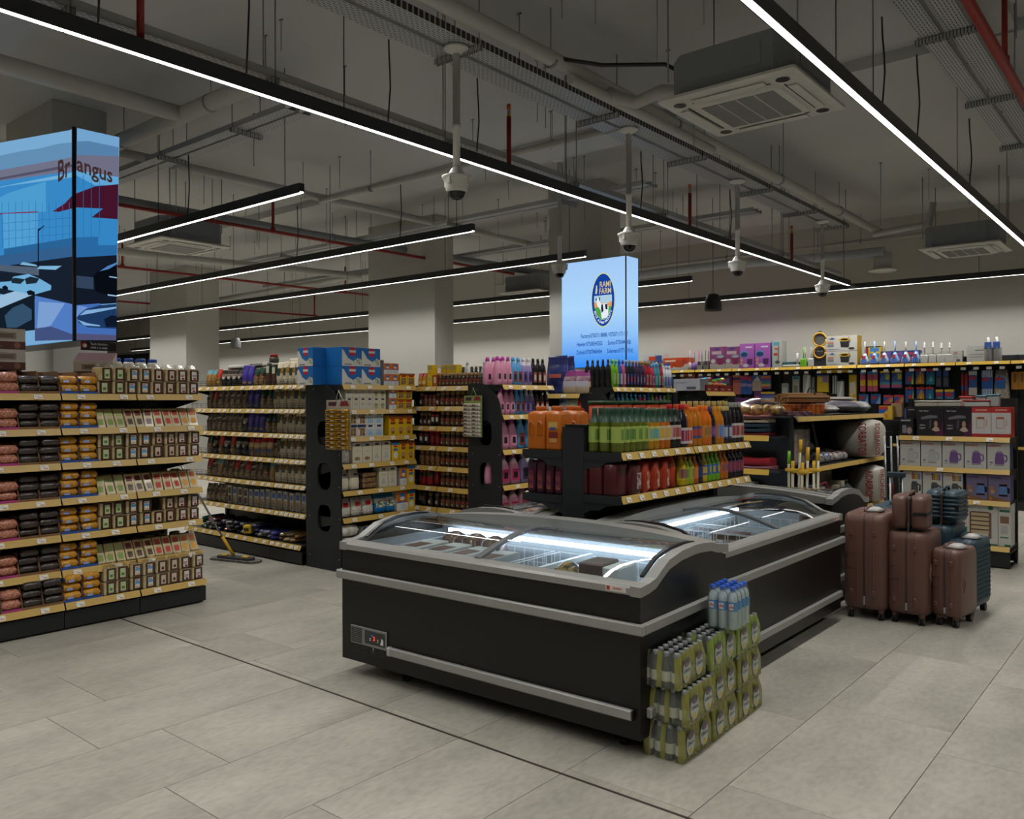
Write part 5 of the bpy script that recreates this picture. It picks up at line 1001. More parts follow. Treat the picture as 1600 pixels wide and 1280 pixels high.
for i in range(3): put(rjn, CU, .08, .30-.11*i, CU.z[1], 'dark red juice jug at the near end', 'lower shelf of juice rack', rz=-PI/2, scale=(.78, 1, 1))
put(rj, CU, .20, .08, CU.z[1], 'dark red juice jug with label', 'lower shelf of juice rack')
for i in range(3): put(oj, CU, .335+.13*i, .085, CU.z[1], 'orange red juice jug', 'lower shelf of juice rack', rz=.25, scale=(.95, 1, 1))
put(bigo, CU, .74, .08, CU.z[1], 'large orange juice jug with white label', 'lower shelf of juice rack', rz=.5)
row(CU, ['yel', 'lime', 'lime', 'or2', 'navy', 'yb', 'neon', 'neon', 'neon', 'amb', 'amb', 'plum', 'plum', 'plum', 'plum'], .83, 1.86, .055, CU.z[1], 'lower shelf of juice rack', 2, .08)
OJ = C('#b8620f', .32); ojg = jug('orange_juice_jug', .15, .13, .29, OJ, C('#b85a0e'), None, True); ojl = jug('orange_juice_jug', .13, .13, .29, OJ, C('#b85a0e'), [(.22, .5, .78, .64, C('#c8a85a')), (.3, .46, .7, .52, C('#3a4a8a')), (.25, .28, .8, .42, C('#7a2018')), ('' and 0 or .3, .18, .75, .27, C('#c0904a'))], False)
# left side shelf: jugs of orange juice at the near end, tubs with green lids beyond
for i, (x, y, p) in enumerate(((1.82, .09, ojg), (1.82, .235, ojl), (1.64, .09, ojg), (1.64, .24, ojg), (1.48, .09, ojg))): put(p, CL, x, y, CL.z[0], 'orange juice jug with grip', 'left side of juice rack', rz=PI/2, jit=.0)
TUB = C('#b5421a', .35); TL = C('#1f4a2c', .4)
def tub(lab):
    m = MB(); m.loft([rrect(.15, .13, 0, .015), rrect(.17, .15, .01, .02), rrect(.175, .15, .27, .02)], TUB)
    n = 8; a = [(.045*math.cos(PI*i/n), .13+.05*math.sin(PI*i/n)) for i in range(n+1)]
    g = MB(); g.prism([(-.045, .10), (.045, .10)]+a, (-.078, -.0765), 'y', C('#6a2410', .5)); g.tube([(-.055, -.078, .10)]+[(1.2*x, -.078, z+.005) for x, z in a[::-1]]+[(.055, -.078, .10)], .006, TUB, 5)  # darker plate inside the rim paints the shade of the grip recess
    if lab: g = MB(); g.quad((-.075, -.0765, .03), (.075, -.0765, .03), (.075, -.0765, .24), (-.075, -.0765, .24), GRAIN('#a8581a', '#c8c0a0', 14)); g.poly([(.06*math.cos(2*PI*k/14), -.0775, .1+.06*math.sin(2*PI*k/14)) for k in range(14)], C('#2a5a2a')); text(g, 'Rahef' if 0 else 'Juice', .05, (0, -.078, .085), (1, 0, 0), (0, 0, 1), TAG)
    return P('powder_tub', 'tub', [('tub', m), ('grip' if not lab else 'label', g), ('lid', MB().loft([rrect(.185, .16, .27, .02), rrect(.185, .16, .295, .02)], TL))])
tb, tl = tub(0), tub(1)
for i in range(5): put(tb if i < 3 else tl, CL, 1.30-.19*i, .245, CL.z[0]+.03, 'orange tub with green lid and hollow grip' if i < 3 else 'orange tub with green lid and fruit label', 'left side of juice rack', rz=PI)
tag(ob('shelf_board', MB().box(-.48, -.08, 0, .48, .08, .029, CARD), None, CL.at(.92, .245, CL.z[0]), -PI/2), 'cardboard sheet under the green lidded tubs on the juice rack', 'board')
PUR = C('#3d1026', .3); dp = bag('drink_pouch', .07, .05, .22, PUR, PUR, PUR, None, GRAIN('#5a1a3a', '#c87a3a', 9), (.15, .7), .5)
for i in range(3):
    for k in range(4): put(dp, CL, 1.86-.09*i, .05+.075*k, CL.z[1], 'dark purple drink pouch', 'lower left shelf of juice rack, '+ORD[i]+' row', rz=PI/2, jit=.1)
# ------------------------------------------------------------------ shrink wrapped bottle packs
def film_mat(name, h, tr, rough=.15):
    m = bpy.data.materials.new(name); nt, N, L, B = nodes(m); t = N.new('ShaderNodeBsdfTransparent'); t.inputs[0].default_value = (.93, .95, .88, 1)
    B.inputs['Base Color'].default_value = lin(h)+(1,); B.inputs['Roughness'].default_value = rough; B.inputs['Specular IOR Level'].default_value = .8
    tc = N.new('ShaderNodeTexCoord'); no = N.new('ShaderNodeTexNoise'); no.inputs['Scale'].default_value = 30; bp = N.new('ShaderNodeBump'); bp.inputs['Strength'].default_value = .4; bp.inputs['Distance'].default_value = .01
    L.new(tc.outputs['Object'], no.inputs['Vector']); L.new(no.outputs['Fac'], bp.inputs['Height']); L.new(bp.outputs[0], B.inputs['Normal'])
    mx = N.new('ShaderNodeMixShader'); mx.inputs[0].default_value = tr; L.new(t.outputs[0], mx.inputs[1]); L.new(B.outputs[0], mx.inputs[2]); L.new(mx.outputs[0], N['Material Output'].inputs[0]); return m
FY = film_mat('yellow_printed_film', '#98964c', .66); FG = film_mat('lime_printed_film', '#96a850', .66); FC_ = film_mat('clear_shrink_film', '#a4a6a2', .24)
bt = MB().lathe([(.022, 0), (.024, .006), (.024, .085), (.020, .105), (.011, .135), (.011, .142)], C('#1c2a1a', .12), n=8).mesh('bottle'); bl = MB().lathe([(.0246, .03), (.0246, .075)], C('#c4c2b2', .4), n=8, caps=False).mesh('label'); bc = MB().lathe([(.013, .138), (.0135, .141), (.0135, .156), (.011, .158)], C('#8c8f90', .35, .4), n=8).mesh('cap')
def scal(nx, ny, p, z, amp, sc=1.0):
    """outline of nx by ny touching bottles wrapped in film"""
    r = p/2; pts = []; q = 4
    for i in range(nx*q): f = i/q; pts.append((-nx*r+p*f, -ny*r-amp*0+amp*(1-abs(math.sin(PI*f)))))
    for i in range(ny*q): f = i/q; pts.append((nx*r-amp*(1-abs(math.sin(PI*f))), -ny*r+p*f))
    for i in range(nx*q): f = i/q; pts.append((nx*r-p*f, ny*r-amp*(1-abs(math.sin(PI*f)))))
    for i in range(ny*q): f = i/q; pts.append((-nx*r+amp*(1-abs(math.sin(PI*f))), ny*r-p*f))
    return [(x*sc, y*sc, z) for x, y in pts]
def pack_film(nx, ny, p, h, side, clear):
    m = MB(); a = .006; q = 4
    secs = [scal(nx, ny, p, .0, a, .98), scal(nx, ny, p, .008, a), scal(nx, ny, p, h*.55, a), scal(nx, ny, p, h*.68, a, .975), scal(nx, ny, p, h*.88, a*1.5, .92), scal(nx, ny, p, h, a*1.6, .88)]
    n = len(secs[0]); o = len(m.v)
    for r in secs: m.v += r
    for j in range(5):
        for k in range(n):
            seg = 'x' if k < nx*q else 'y' if k < (nx+ny)*q else 'x' if k < (2*nx+ny)*q else 'y'
            kk = k if k < nx*q else k-nx*q
            e = (seg == 'x' and (min(k % (nx*q+ny*q), 1e9) in (0, 1) )) or (seg == 'y' and (kk % (nx*q+ny*q) in (0, 1, 2, ny*q-1, ny*q-2, ny*q//2, ny*q//2-1)))
            m.f.append((o+j*n+k, o+j*n+(k+1) % n, o+(j+1)*n+(k+1) % n, o+(j+1)*n+k)); m.mi.append(m.m(side if seg == 'x' or e else clear)); m.sm.append(True)
    return m
LEM = C('#b4b9b4', .35); LEMT = C('#3d4650', .4); YC = C('#c4a62c', .4)
def oval_label():
    m = MB()
    for q, cx in enumerate((-.078, .062)):
        def el(rx, rz, cz, y, mt): m.poly([(cx+rx*math.cos(2*PI*k/16), y, cz+rz*math.sin(2*PI*k/16)) for k in range(16)], mt)
        el(.044, .056, .076, -.1022, C('#8fa0a8', .35)); el(.04, .052, .076, -.1028, LEM); el(.03, .02, .112, -.1033, C('#4a4552', .4)); el(.016, .014, .042, -.1033, YC); el(.012, .009, .102, -.1037, C('#8a5a68', .4))
        text(m, 'LEMON', .02, (cx, -.1036, .070), (1, 0, .0), (0, 0, 1), LEMT)
    return m
fy, fg = pack_film(6, 4, .05, .158, FY, FC_).mesh('shrink_film'), pack_film(6, 4, .05, .158, FG, FC_).mesh('shrink_film'); ol = oval_label().mesh('printed_label')
pr = None
def lemon_pack(label, x, y, z, rz, film):
    t = thing('lemon_drink_pack', label, 'drink pack', (x, y, z), rz, 'stacked packs of lemon drink')
    for i in range(6):
        for j in range(4):
            b = ob('bottle', bt, t, (-.125+.05*i, -.075+.05*j, .001)); ob('cap', bc, b)
            if i in (0, 5) or j in (0,): ob('label', bl, b)
    ob('shrink_film', film, t); ob('printed_label', ol, t)
rows = 'bottom middle top'.split(); cols_ = ('nearest', 'middle', 'farthest')
for c in range(3):
    for r in range(3):
        lemon_pack(f'shrink wrapped yellow pack of lemon drink bottles, {rows[r]} of the {cols_[c]} stack' if not (r == 2 and c) else f'lime green pack of lemon drink bottles on top of the {cols_[c]} stack', -1.856-.006*c+(.018 if r == 1 and c == 0 else -.006*r), 3.425+.305*c+(-.03 if r == 2 and c == 0 else .0)+.004*r, .0015+.1625*r, PI/2+.06+random.uniform(-.03, .03), fg if (r == 2 and c) else fy)
WAT = glass_mat('water_pet', '#f2f7fb', .05, .08); WB = C('#3f86c8', .35); WC = C('#2458c0', .35)
wl = [(.022, 0), (.0245, .006), (.0235, .02), (.0245, .034), (.0235, .048), (.0245, .062), (.0235, .076), (.0245, .09), (.0245, .148), (.0215, .168), (.0115, .186), (.0115, .192)]
WATR = bpy.data.materials.new('drinking_water'); _nt, _N, _L, _B = nodes(WATR); _t = _N.new('ShaderNodeBsdfTranslucent'); _t.inputs[0].default_value = lin('#e6f0f6')+(1,); _m = _N.new('ShaderNodeMixShader'); _m.inputs[0].default_value = .35; _B.inputs['Base Color'].default_value = lin('#eef4f8')+(1,); _B.inputs['Roughness'].default_value = .1
_L.new(_B.outputs[0], _m.inputs[1]); _L.new(_t.outputs[0], _m.inputs[2]); _L.new(_m.outputs[0], _N['Material Output'].inputs[0])
wm = MB().lathe(wl, WAT, n=10).mesh('bottle'); wi = MB().lathe([(.020, .003), (.0225, .01), (.0232, .146), (.020, .165), (.0105, .18)], WATR, n=8).mesh('water'); wlb = MB().lathe([(.0248, .092), (.0248, .135)], WB, n=10, caps=False)
wlb.add([(.0253*math.cos(a), .0253*math.sin(a), z) for z in (.098, .128) for a in (4.2, 4.5, 4.9, 5.2)], [(0, 1, 5, 4), (1, 2, 6, 5), (2, 3, 7, 6)], C('#d8dce0', .4)); text(wlb, 'Life', .02, (.0, -.0256, .108), (1, 0, 0), (0, 0, 1), C('#b8202a', .4)); wlb = wlb.mesh('label'); wcp = MB().lathe([(.0135, .188), (.014, .19), (.014, .205), (.012, .207)], WC, n=10).mesh('cap')
t = thing('water_pack', 'clear pack of blue capped water bottles on top of the lemon drink packs', 'drink pack', (-1.80, 3.845, .492), .06)
for i in range(3):
    for j in range(4):
        b = ob('bottle', wm, t, (-.05+.05*i, -.075+.05*j, .001)); ob('water', wi, b); ob('label', wlb, b); ob('cap', wcp, b)
ob('shrink_film', pack_film(3, 4, .05, .205, FC_ if 0 else film_mat('clear_water_film', '#c8d4dc', .10), film_mat('clear_water_film2', '#c8d4dc', .10)), t)
# ------------------------------------------------------------------ suitcases
def suitcase(label, x, y, rz, w, d, h, col, pattern=False, z0=0.0, hollow=True):
    """w: thickness seen from the zip side (local x), d: width (local y), h: height without wheels"""
    t = thing('suitcase', label, 'suitcase', (x, y, z0), rz); B_ = C(col, .42, 0, .06, 8); DK = C('#3a2a26' if not pattern else '#16222c', .5)
    zb = .075; m = MB(); r = min(.05, w*.2)
    m.loft([rrect(w*.88, d*.86, zb, r*.7, 0, 0, 3), rrect(w*.97, d*.95, zb+.014, r, 0, 0, 3), rrect(w, d, zb+.05, r, 0, 0, 3), rrect(w, d, zb+h-.06, r, 0, 0, 3), rrect(w*.97, d*.96, zb+h-.02, r, 0, 0, 3), rrect(w*.86, d*.87, zb+h, r*.7, 0, 0, 3)], B_)
    for q in (-.16, .12, .2): m.loft([rrect(.012, d*.97, zb+.03, .004, q*w), rrect(.012, d+.008, zb+.06, .004, q*w), rrect(.012, d+.008, zb+h-.06, .004, q*w), rrect(.012, d*.97, zb+h-.02, .004, q*w), rrect(.012, d*.87, zb+h+.004, .004, q*w)], B_)
    ob('shell', m, t)
    ZB = C('#3f2a25' if not pattern else '#1c2f3a', .5); z = MB(); z.loft([rrect(.02, d*.95, zb+.012, .004), rrect(.02, d+.003, zb+.05, .004), rrect(.02, d+.003, zb+h-.06, .004), rrect(.02, d*.962, zb+h-.02, .004), rrect(.02, d*.87, zb+h+.002, .004)], ZB); zo = ob('zip_band', z, t)
    pu = MB(); pu.box(-.006, -d/2-.008, zb+h*.05, .006, -d/2+.002, zb+h*.14, C('#9aa3ac', .3, .6), .002); ob('zip_puller', pu, zo)
    if pattern:
        g = MB()
        for i in range(7):
            for j in range(12):
                yy = -d*.36+d*.72*i/6; zz = zb+h*.12+h*.74*j/11; s = .022
                g.add([(w/2+.001, yy-s, zz), (w/2+.001, yy, zz-s*1.3), (w/2+.001, yy+s, zz), (w/2+.001, yy, zz+s*1.3), (w/2+.009, yy, zz)], [(0, 1, 4), (1, 2, 4), (2, 3, 4), (3, 0, 4)], B_)
        ob('embossed_front', g, t)
    else:
        g = MB()
        for zz in (.18, .8):
            for xx in (-w*.3, w*.22): g.box(xx-.012, -d/2-.012, zb+h*zz-.02, xx+.012, -d/2, zb+h*zz+.02, B_, .005)
        ob('side_studs', g, t)
        g = MB(); g.box(-w*.46, -d/2-.0025, zb+h*.42, -w*.1, -d/2+.002, zb+h*.425, DK); g.box(-w*.46, -d/2-.0025, zb+h*.58, -w*.1, -d/2+.002, zb+h*.585, DK); ob('panel_grooves', g, t)
        g = MB(); g.tube([(w/2+.002, -d*.34, zb+h*.5), (w/2+.002, -d*.28, zb+h*.62), (w/2+.002, -d*.22, zb+h*.5), (w/2+.002, -d*.28, zb+h*.38), (w/2+.002, -d*.34, zb+h*.5)], .004, C('#8a6a60', .4), 5); ob('diamond_emblem', g, t)
    ob('top_handle', MB().tube([(-.03, -.09, zb+h-.01), (-.03, -.075, zb+h+.022), (-.03, .075, zb+h+.022), (-.03, .09, zb+h-.01)], .012, B_, 8), t)
    ob('wrap_scrap', MB().loft([rrect(.10, .14, zb+h+.001, .03, .02, -.02), rrect(.12, .15, zb+h+.012, .03, .03, -.03), rrect(.05, .07, zb+h+.03, .02, .02, 0)], C('#b3b1ac', .4)), t)
    for sx in (-1, 1):
        for sy in (-1, 1):
            wx, wy = sx*(w/2-.045), sy*(d/2-.05); wm_ = MB(); wm_.lathe([(.016, .045), (.022, .06), (.024, zb+.012)], B_, (wx, wy), 8)
            o = ob('wheel_housing', wm_, t)
            wh = MB()
            for q in (-.017, .003): wh.cyl((wx+q, wy, .028), (wx+q+.014, wy, .028), .028, RUBBER, 12); wh.cyl((wx+q-.001, wy, .028), (wx+q+.015, wy, .028), .016, B_, 10)
            ob('wheel', wh, o)
    return t
RG_ = '#614339'; TEAL = '#1e3946'
suitcase('large rose brown hard shell suitcase beside the right freezer', -1.905, 6.55, .05, .30, .5, .695, RG_)
suitcase('medium rose brown suitcase carrying the vanity case', -1.612, 6.56, -.02, .27, .44, .585, RG_)
suitcase('small rose brown suitcase in front at the right', -1.365, 6.62, -.14, .20, .36, .47, RG_)
suitcase('large teal suitcase behind the large rose brown one', -1.88, 7.12, .05, .30, .5, .695, TEAL, True)
suitcase('medium teal suitcase behind the medium rose brown one', -1.55, 7.08, -.02, .255, .44, .585, TEAL, True)
suitcase('small teal suitcase with diamond pattern behind the small rose brown one', -1.35, 7.03, -.12, .20, .38, .49, TEAL, True)
def vanity(label, x, y, z, rz, col, ribs):
    t = thing('vanity_case', label, 'vanity case', (x, y, z), rz, None); B_ = C(col, .42, 0, .06, 8); w, d, h = .235, .28, .23
    m = MB(); r = .035
    for s in (-1, 1):
        cx = s*(w/4+.004); ww = w/2-.012
        m.loft([rrect(ww*.86, d*.86, 0, r*.7, cx), rrect(ww, d, .025, r, cx), rrect(ww, d, h-.03, r, cx), rrect(ww*.84, d*.86, h, r*.7, cx)], B_)
        if ribs:
            for k in range(6): m.loft([rrect(ww+.012, d+.012, .03+.031*k, r, cx), rrect(ww+.016, d+.016, .04+.031*k, r, cx), rrect(ww+.012, d+.012, .05+.031*k, r, cx)], B_)
    ob('shell', m, t); z_ = MB().loft([rrect(.02, d*.96, .008, .008), rrect(.02, d*.99, .03, .008), rrect(.02, d*.99, h-.03, .008), rrect(.02, d*.95, h-.004, .008)], C('#3a2a26', .5)); zo = ob('zip_band', z_, t); ob('zip_puller', MB().box(-.006, -d/2-.008, -.03, .006, -d/2, .04, C('#5a5a5c', .3, .6), .002), zo)
    ob('handle', MB().tube([(.0, -.06, h), (.0, -.05, h+.022), (.0, .05, h+.022), (.0, .06, h)], .011, B_, 8), t); ob('strap', MB().box(.03, -d/2-.003, h*.42, w/2+.003, d/2*.4, h*.52, BLACK), t)
    return t
vanity('small rose brown vanity case standing on the medium suitcase', -1.615, 6.50, .685, .06, RG_, False); vanity('small ribbed teal vanity case standing behind the rose brown one', -1.50, 7.02, .685, -.05, TEAL, True)
t = thing('luggage_trolley', 'slim folding luggage trolley with raised grip behind the large suitcases', 'trolley', (-2.02, 7.62, 0)); 
for q in (-.05, .05): ob('tube', MB().tube([(q, 0, .02), (q, 0, .95)], .009, STEEL, 8), t)
ob('grip', MB().box(-.075, -.018, .94, .075, .018, .985, C('#22333c', .5), .008), t); ob('foot_plate', MB().box(-.08, -.05, 0, .08, .05, .02, C('#22333c', .5), .004), t)
# ------------------------------------------------------------------ blue advertising screen and landscape screen
def rect_panel(par, name, x0, x1, y, z0, z1): pass
def grad_mat(name, stops, strength, z0, z1):
    """picture of a plain vertical blend, as shown by a lit LED wall"""
    m = bpy.data.materials.new(name); nt, N, L, B = nodes(m); N.remove(B); e = N.new('ShaderNodeEmission'); e.inputs[1].default_value = strength
    g = N.new('ShaderNodeNewGeometry'); sx = N.new('ShaderNodeSeparateXYZ'); mr = N.new('ShaderNodeMapRange'); mr.inputs[1].default_value = z0; mr.inputs[2].default_value = z1
    r = N.new('ShaderNodeValToRGB'); els = r.color_ramp.elements
    while len(els) < len(stops): els.new(.5)
    for el, (p, c) in zip(els, stops): el.position = p; el.color = lin(c)+(1,)
    L.new(g.outputs['Position'], sx.inputs[0]); L.new(sx.outputs[2], mr.inputs[0]); L.new(mr.outputs[0], r.inputs[0]); L.new(r.outputs[0], e.inputs[0]); L.new(e.outputs[0], N['Material Output'].inputs[0]); return m
ES = 1.05
t = thing('led_screen', 'bright blue two sided LED advertising screen of a dairy farm', 'screen', (-5.56, 8.95, 0))
X0 = -1.0; Z0, Z1 = 2.045, 3.435; YS = .29
ob('cabinet', MB().box(X0, .006, Z0, -.006, YS, Z1, BLACK), t)
gm_ = grad_mat('screen_gradient', [(0, '#2f86ee'), (.08, '#4d96ee'), (.3, '#8cbdf2'), (.55, '#a9d2f7'), (1, '#9ec4ee')], ES, Z0, Z1)
f = MB(); f.quad((X0, 0, Z0), (-.012, 0, Z0), (-.012, 0, Z1), (X0, 0, Z1), gm_); fo = ob('front_picture', f, t)
s_ = MB(); s_.quad((0, .012, Z0), (0, YS, Z0), (0, YS, Z1), (0, .012, Z1), gm_); so = ob('side_picture', s_, t)
ob('edge_trim', MB().box(-.012, -.001, Z0-.004, .001, .012, Z1+.004, BLACK), t)
em = lambda h, k=1.0: E(h, ES*k, 'picture')
lg = MB(); cx, cz = -.345, 2.905
def el(mb, rx, rz, y, mt, ox=0, oz=0, a0=0, a1=2*PI, n=28): mb.poly([(cx+ox+rx*math.cos(a0+(a1-a0)*k/n), y, cz+oz+rz*math.sin(a0+(a1-a0)*k/n)) for k in range(n if a1-a0 > 6 else n+1)], mt)
el(lg, .183, .352, -.0012, em('#c9d68c')); el(lg, .173, .338, -.002, em('#123f9c'))
lg.poly([(cx-.135, -.0028, cz+.06), (cx-.138, -.0028, cz-.02), (cx-.125, -.0028, cz-.11), (cx-.09, -.0028, cz-.20), (cx-.03, -.0028, cz-.255), (cx+.03, -.0028, cz-.255), (cx+.09, -.0028, cz-.20), (cx+.125, -.0028, cz-.11), (cx+.138, -.0028, cz-.02), (cx+.135, -.0028, cz+.06)][::1], em('#a8c8dc'))
lg.poly([(cx-.136, -.0034, cz-.02), (cx-.13, -.0034, cz-.10), (cx+.13, -.0034, cz-.10), (cx+.137, -.0034, cz-.02), (cx+.06, -.0034, cz-.05), (cx-.03, -.0034, cz-.03)], em('#d89a5a'))
lg.poly([(cx-.13, -.0036, cz-.09), (cx-.10, -.0036, cz-.185), (cx-.03, -.0036, cz-.25), (cx+.03, -.0036, cz-.25), (cx+.10, -.0036, cz-.185), (cx+.13, -.0036, cz-.09)], em('#4f9a4a'))
cow = [(-.095, .02), (-.06, .03), (-.055, -.02), (-.02, -.045), (.06, -.05), (.085, -.09), (.08, -.2), (.05, -.235), (-.02, -.24), (-.035, -.13), (-.06, -.1), (-.085, -.07), (-.10, -.02)]
lg.poly([(cx+x, -.004, cz+z) for x, z in cow], em('#dfe8ee'))
for pts in ([(-.02, -.05), (.0, -.06), (.01, -.14), (-.02, -.17), (-.03, -.1)], [(.03, -.055), (.07, -.06), (.07, -.13), (.04, -.12)], [(-.06, .03), (-.04, .045), (-.045, .0), (-.06, -.01)], [(-.105, .03), (-.09, .02), (-.1, -.01), (-.115, .01)]): lg.poly([(cx+x, -.0044, cz+z) for x, z in pts], em('#1c2430'))
text(lg, 'RAMI', .105, (cx+.035, -.003, cz+.165), (1, 0, 0), (0, 0, 1), em('#c8b98a'), sx=.72); text(lg, 'FARM', .105, (cx+.035, -.003, cz+.078), (1, 0, 0), (0, 0, 1), em('#c8b98a'), sx=.72)
lg.poly([(cx-.12, -.003, cz+.09), (cx-.095, -.003, cz+.08), (cx-.085, -.003, cz+.13), (cx-.09, -.003, cz+.2), (cx-.105, -.003, cz+.19)], em('#c8c49a'))
st = 'MILK & DAIRY PRODUCTS'
for i, ch in enumerate(st):
    a = PI*1.5+(i-len(st)/2+.5)*.105; px, pz = cx+.155*math.cos(a), cz+.30*math.sin(a); tx, tz = -.155*math.sin(a), .30*math.cos(a); n_ = math.hypot(tx, tz); text(lg, ch, .042, (px-.0, -.003, pz-.006), (tx/n_, 0, tz/n_), (-tz/n_, 0, tx/n_), em('#d8e2ee'))
ob('dairy_logo', lg, fo)
tx = MB(); BT = em('#164c9e')
for s, x, z, al in (('Factory:07507118888 / 0750711711', -.012, 2.43, 'RIGHT'), ('Hawler:07508545555', -.35, 2.325, 'RIGHT'), ('Soran:075044', -.012, 2.325, 'RIGHT'), ('Duhok:07507840404', -.36, 2.22, 'RIGHT'), ('Sulemani:0771', -.012, 2.22, 'RIGHT')): text(tx, s, .075, (x-.004, -.001, z), (1, 0, 0), (0, 0, 1), BT, al, sx=.62)
ob('phone_numbers', tx, fo)
tx = MB()
for s, z in (('7', 2.43), ('4280', 2.325), ('195142', 2.22)): text(tx, s, .075, (.0, .016, z), (0, 1, 0), (0, 0, 1), BT, 'LEFT', sx=.62)
ob('phone_numbers', tx, so)
ob('wall_bracket', MB().box(-.8, YS, 2.4, -.5, .37, 3.0, BLACK), t)
LSC = [('#86bce8',[(-1.627,4.029),(-0.012,3.813),(-0.017,2.11),(-1.614,2.115)]),('#6d9ec8',[(-1.627,3.908),(-1.057,3.844),(-0.706,3.794),(-0.296,3.755),(-0.012,3.708),(-0.012,3.576),(-1.626,3.768)]),('#7d7f98',[(-1.626,3.773),(-0.012,3.589),(-0.012,3.476),(-1.625,3.669)]),('#5b5a72',[(-1.625,3.702),(-0.012,3.535),(-0.012,3.511),(-1.625,3.68)]),('#3f97dc',[(-1.625,3.672),(-0.012,3.476),(-0.012,2.872),(-1.62,2.955)]),('#7cc4f0',[(-1.624,3.609),(-0.012,3.466),(-0.012,3.427),(-1.625,3.616)]),('#20303c',[(-0.781,3.496),(-0.649,3.487),(-0.649,3.431),(-0.781,3.444)]),('#56aee8',[(-1.624,3.515),(-1.332,3.521),(-0.557,3.484),(-0.556,3.228),(-1.623,3.377)]),('#571a36',[(-0.421,3.209),(-0.176,3.239),(-0.012,3.287),(-0.012,3.175),(-0.293,3.187)]),('#8a2038',[(-1.623,3.37),(-0.724,3.256),(-0.724,3.246),(-1.623,3.358)]),('#5ab0ea',[(-1.524,3.352),(-0.724,3.244),(-0.721,2.873),(-1.497,2.96)]),('#2f6fa8',[(-1.497,3.024),(-0.012,2.936),(-0.012,2.872),(-1.497,2.947)]),('#3a6a9c',[(-1.62,2.974),(-0.012,2.872),(-0.012,2.775),(-1.619,2.843)]),('#1b2534',[(-1.619,2.871),(-0.012,2.784),(-0.015,2.389),(-1.618,2.619)]),('#5a6a80',[(-1.619,2.89),(-0.699,2.767),(-0.699,2.698),(-1.619,2.834)]),('#8cc8f0',[(-1.118,2.837),(-0.721,2.778),(-0.764,2.799),(-1.05,2.853)]),('#8cc8f0',[(-0.742,2.759),(-0.678,2.778),(-0.231,2.732),(-0.349,2.711)]),('#5a8ad8',[(-0.783,2.532),(-0.015,2.397),(-0.017,2.114),(-0.781,2.138)]),('#8ab0e8',[(-0.698,2.473),(-0.171,2.417),(-0.447,2.252),(-0.739,2.234)]),('#4a5a8c',[(-0.782,2.246),(-0.447,2.244),(-0.017,2.154),(-0.017,2.11),(-0.781,2.138)]),('#15222f',[(-1.617,2.488),(-0.784,2.546),(-0.782,2.233),(-1.615,2.246)]),('#a8d0f0',[(-1.617,2.479),(-1.617,2.597),(-1.186,2.61),(-0.784,2.546)]),('#3a5a78',[(-1.469,2.404),(-1.278,2.464),(-1.048,2.483),(-0.848,2.415),(-0.847,2.328),(-1.184,2.277),(-1.42,2.291)]),('#7cc0ee',[(-1.618,2.727),(-1.327,2.708),(-1.257,2.743),(-0.916,2.733),(-0.678,2.67),(-0.433,2.588),(-0.441,2.551),(-0.784,2.541),(-0.959,2.564),(-1.618,2.675)]),('#20303c',[(-1.318,2.725),(-1.233,2.731),(-0.982,2.693),(-1.094,2.661),(-1.298,2.69)]),('#20303c',[(-0.995,2.698),(-0.872,2.706),(-0.678,2.67),(-0.741,2.636),(-0.959,2.645)]),('#0f1824',[(-0.959,2.582),(-0.871,2.588),(-0.775,2.563),(-0.775,2.538),(-0.914,2.546)]),('#0f1824',[(-1.529,2.676),(-1.446,2.682),(-1.384,2.658),(-1.384,2.636),(-1.5,2.646)]),('#0e1830',[(-0.71,3.096),(-0.685,3.092),(-0.682,2.775),(-0.708,2.778)]),('#0e1830',[(-0.702,3.095),(-0.576,3.112),(-0.567,3.102),(-0.684,3.078)]),('#2a76b4',[(-1.525,3.463),(-1.515,3.461),(-1.512,3.035),(-1.522,3.037)]),('#2a76b4',[(-1.36,3.437),(-1.351,3.436),(-1.348,3.016),(-1.358,3.017)]),('#2a76b4',[(-1.201,3.413),(-1.191,3.411),(-1.188,2.997),(-1.198,2.998)]),('#2a76b4',[(-1.045,3.389),(-1.036,3.387),(-1.033,2.979),(-1.042,2.98)]),('#2a76b4',[(-0.893,3.365),(-0.885,3.364),(-0.882,2.961),(-0.891,2.962)]),('#2a76b4',[(-0.746,3.343),(-0.737,3.341),(-0.735,2.943),(-0.743,2.944)]),('#2a76b4',[(-0.602,3.303),(-0.594,3.319),(-0.591,2.926),(-0.599,2.927)]),('#2a76b4',[(-0.462,3.282),(-0.454,3.298),(-0.451,2.91),(-0.459,2.911)]),('#2a76b4',[(-0.325,3.261),(-0.317,3.277),(-0.315,2.893),(-0.323,2.894)]),('#2a76b4',[(-0.192,3.241),(-0.184,3.256),(-0.182,2.878),(-0.189,2.879)]),('#2a76b4',[(-0.062,3.221),(-0.054,3.236),(-0.052,2.862),(-0.059,2.863)]),('#2a76b4',[(-1.499,3.259),(-0.012,3.099),(-0.012,3.095),(-1.499,3.256)]),('#2a76b4',[(-1.498,3.185),(-0.012,3.034),(-0.012,3.031),(-1.498,3.182)]),('#2a76b4',[(-1.498,3.111),(-0.012,2.969),(-0.012,2.966),(-1.498,3.108)])]
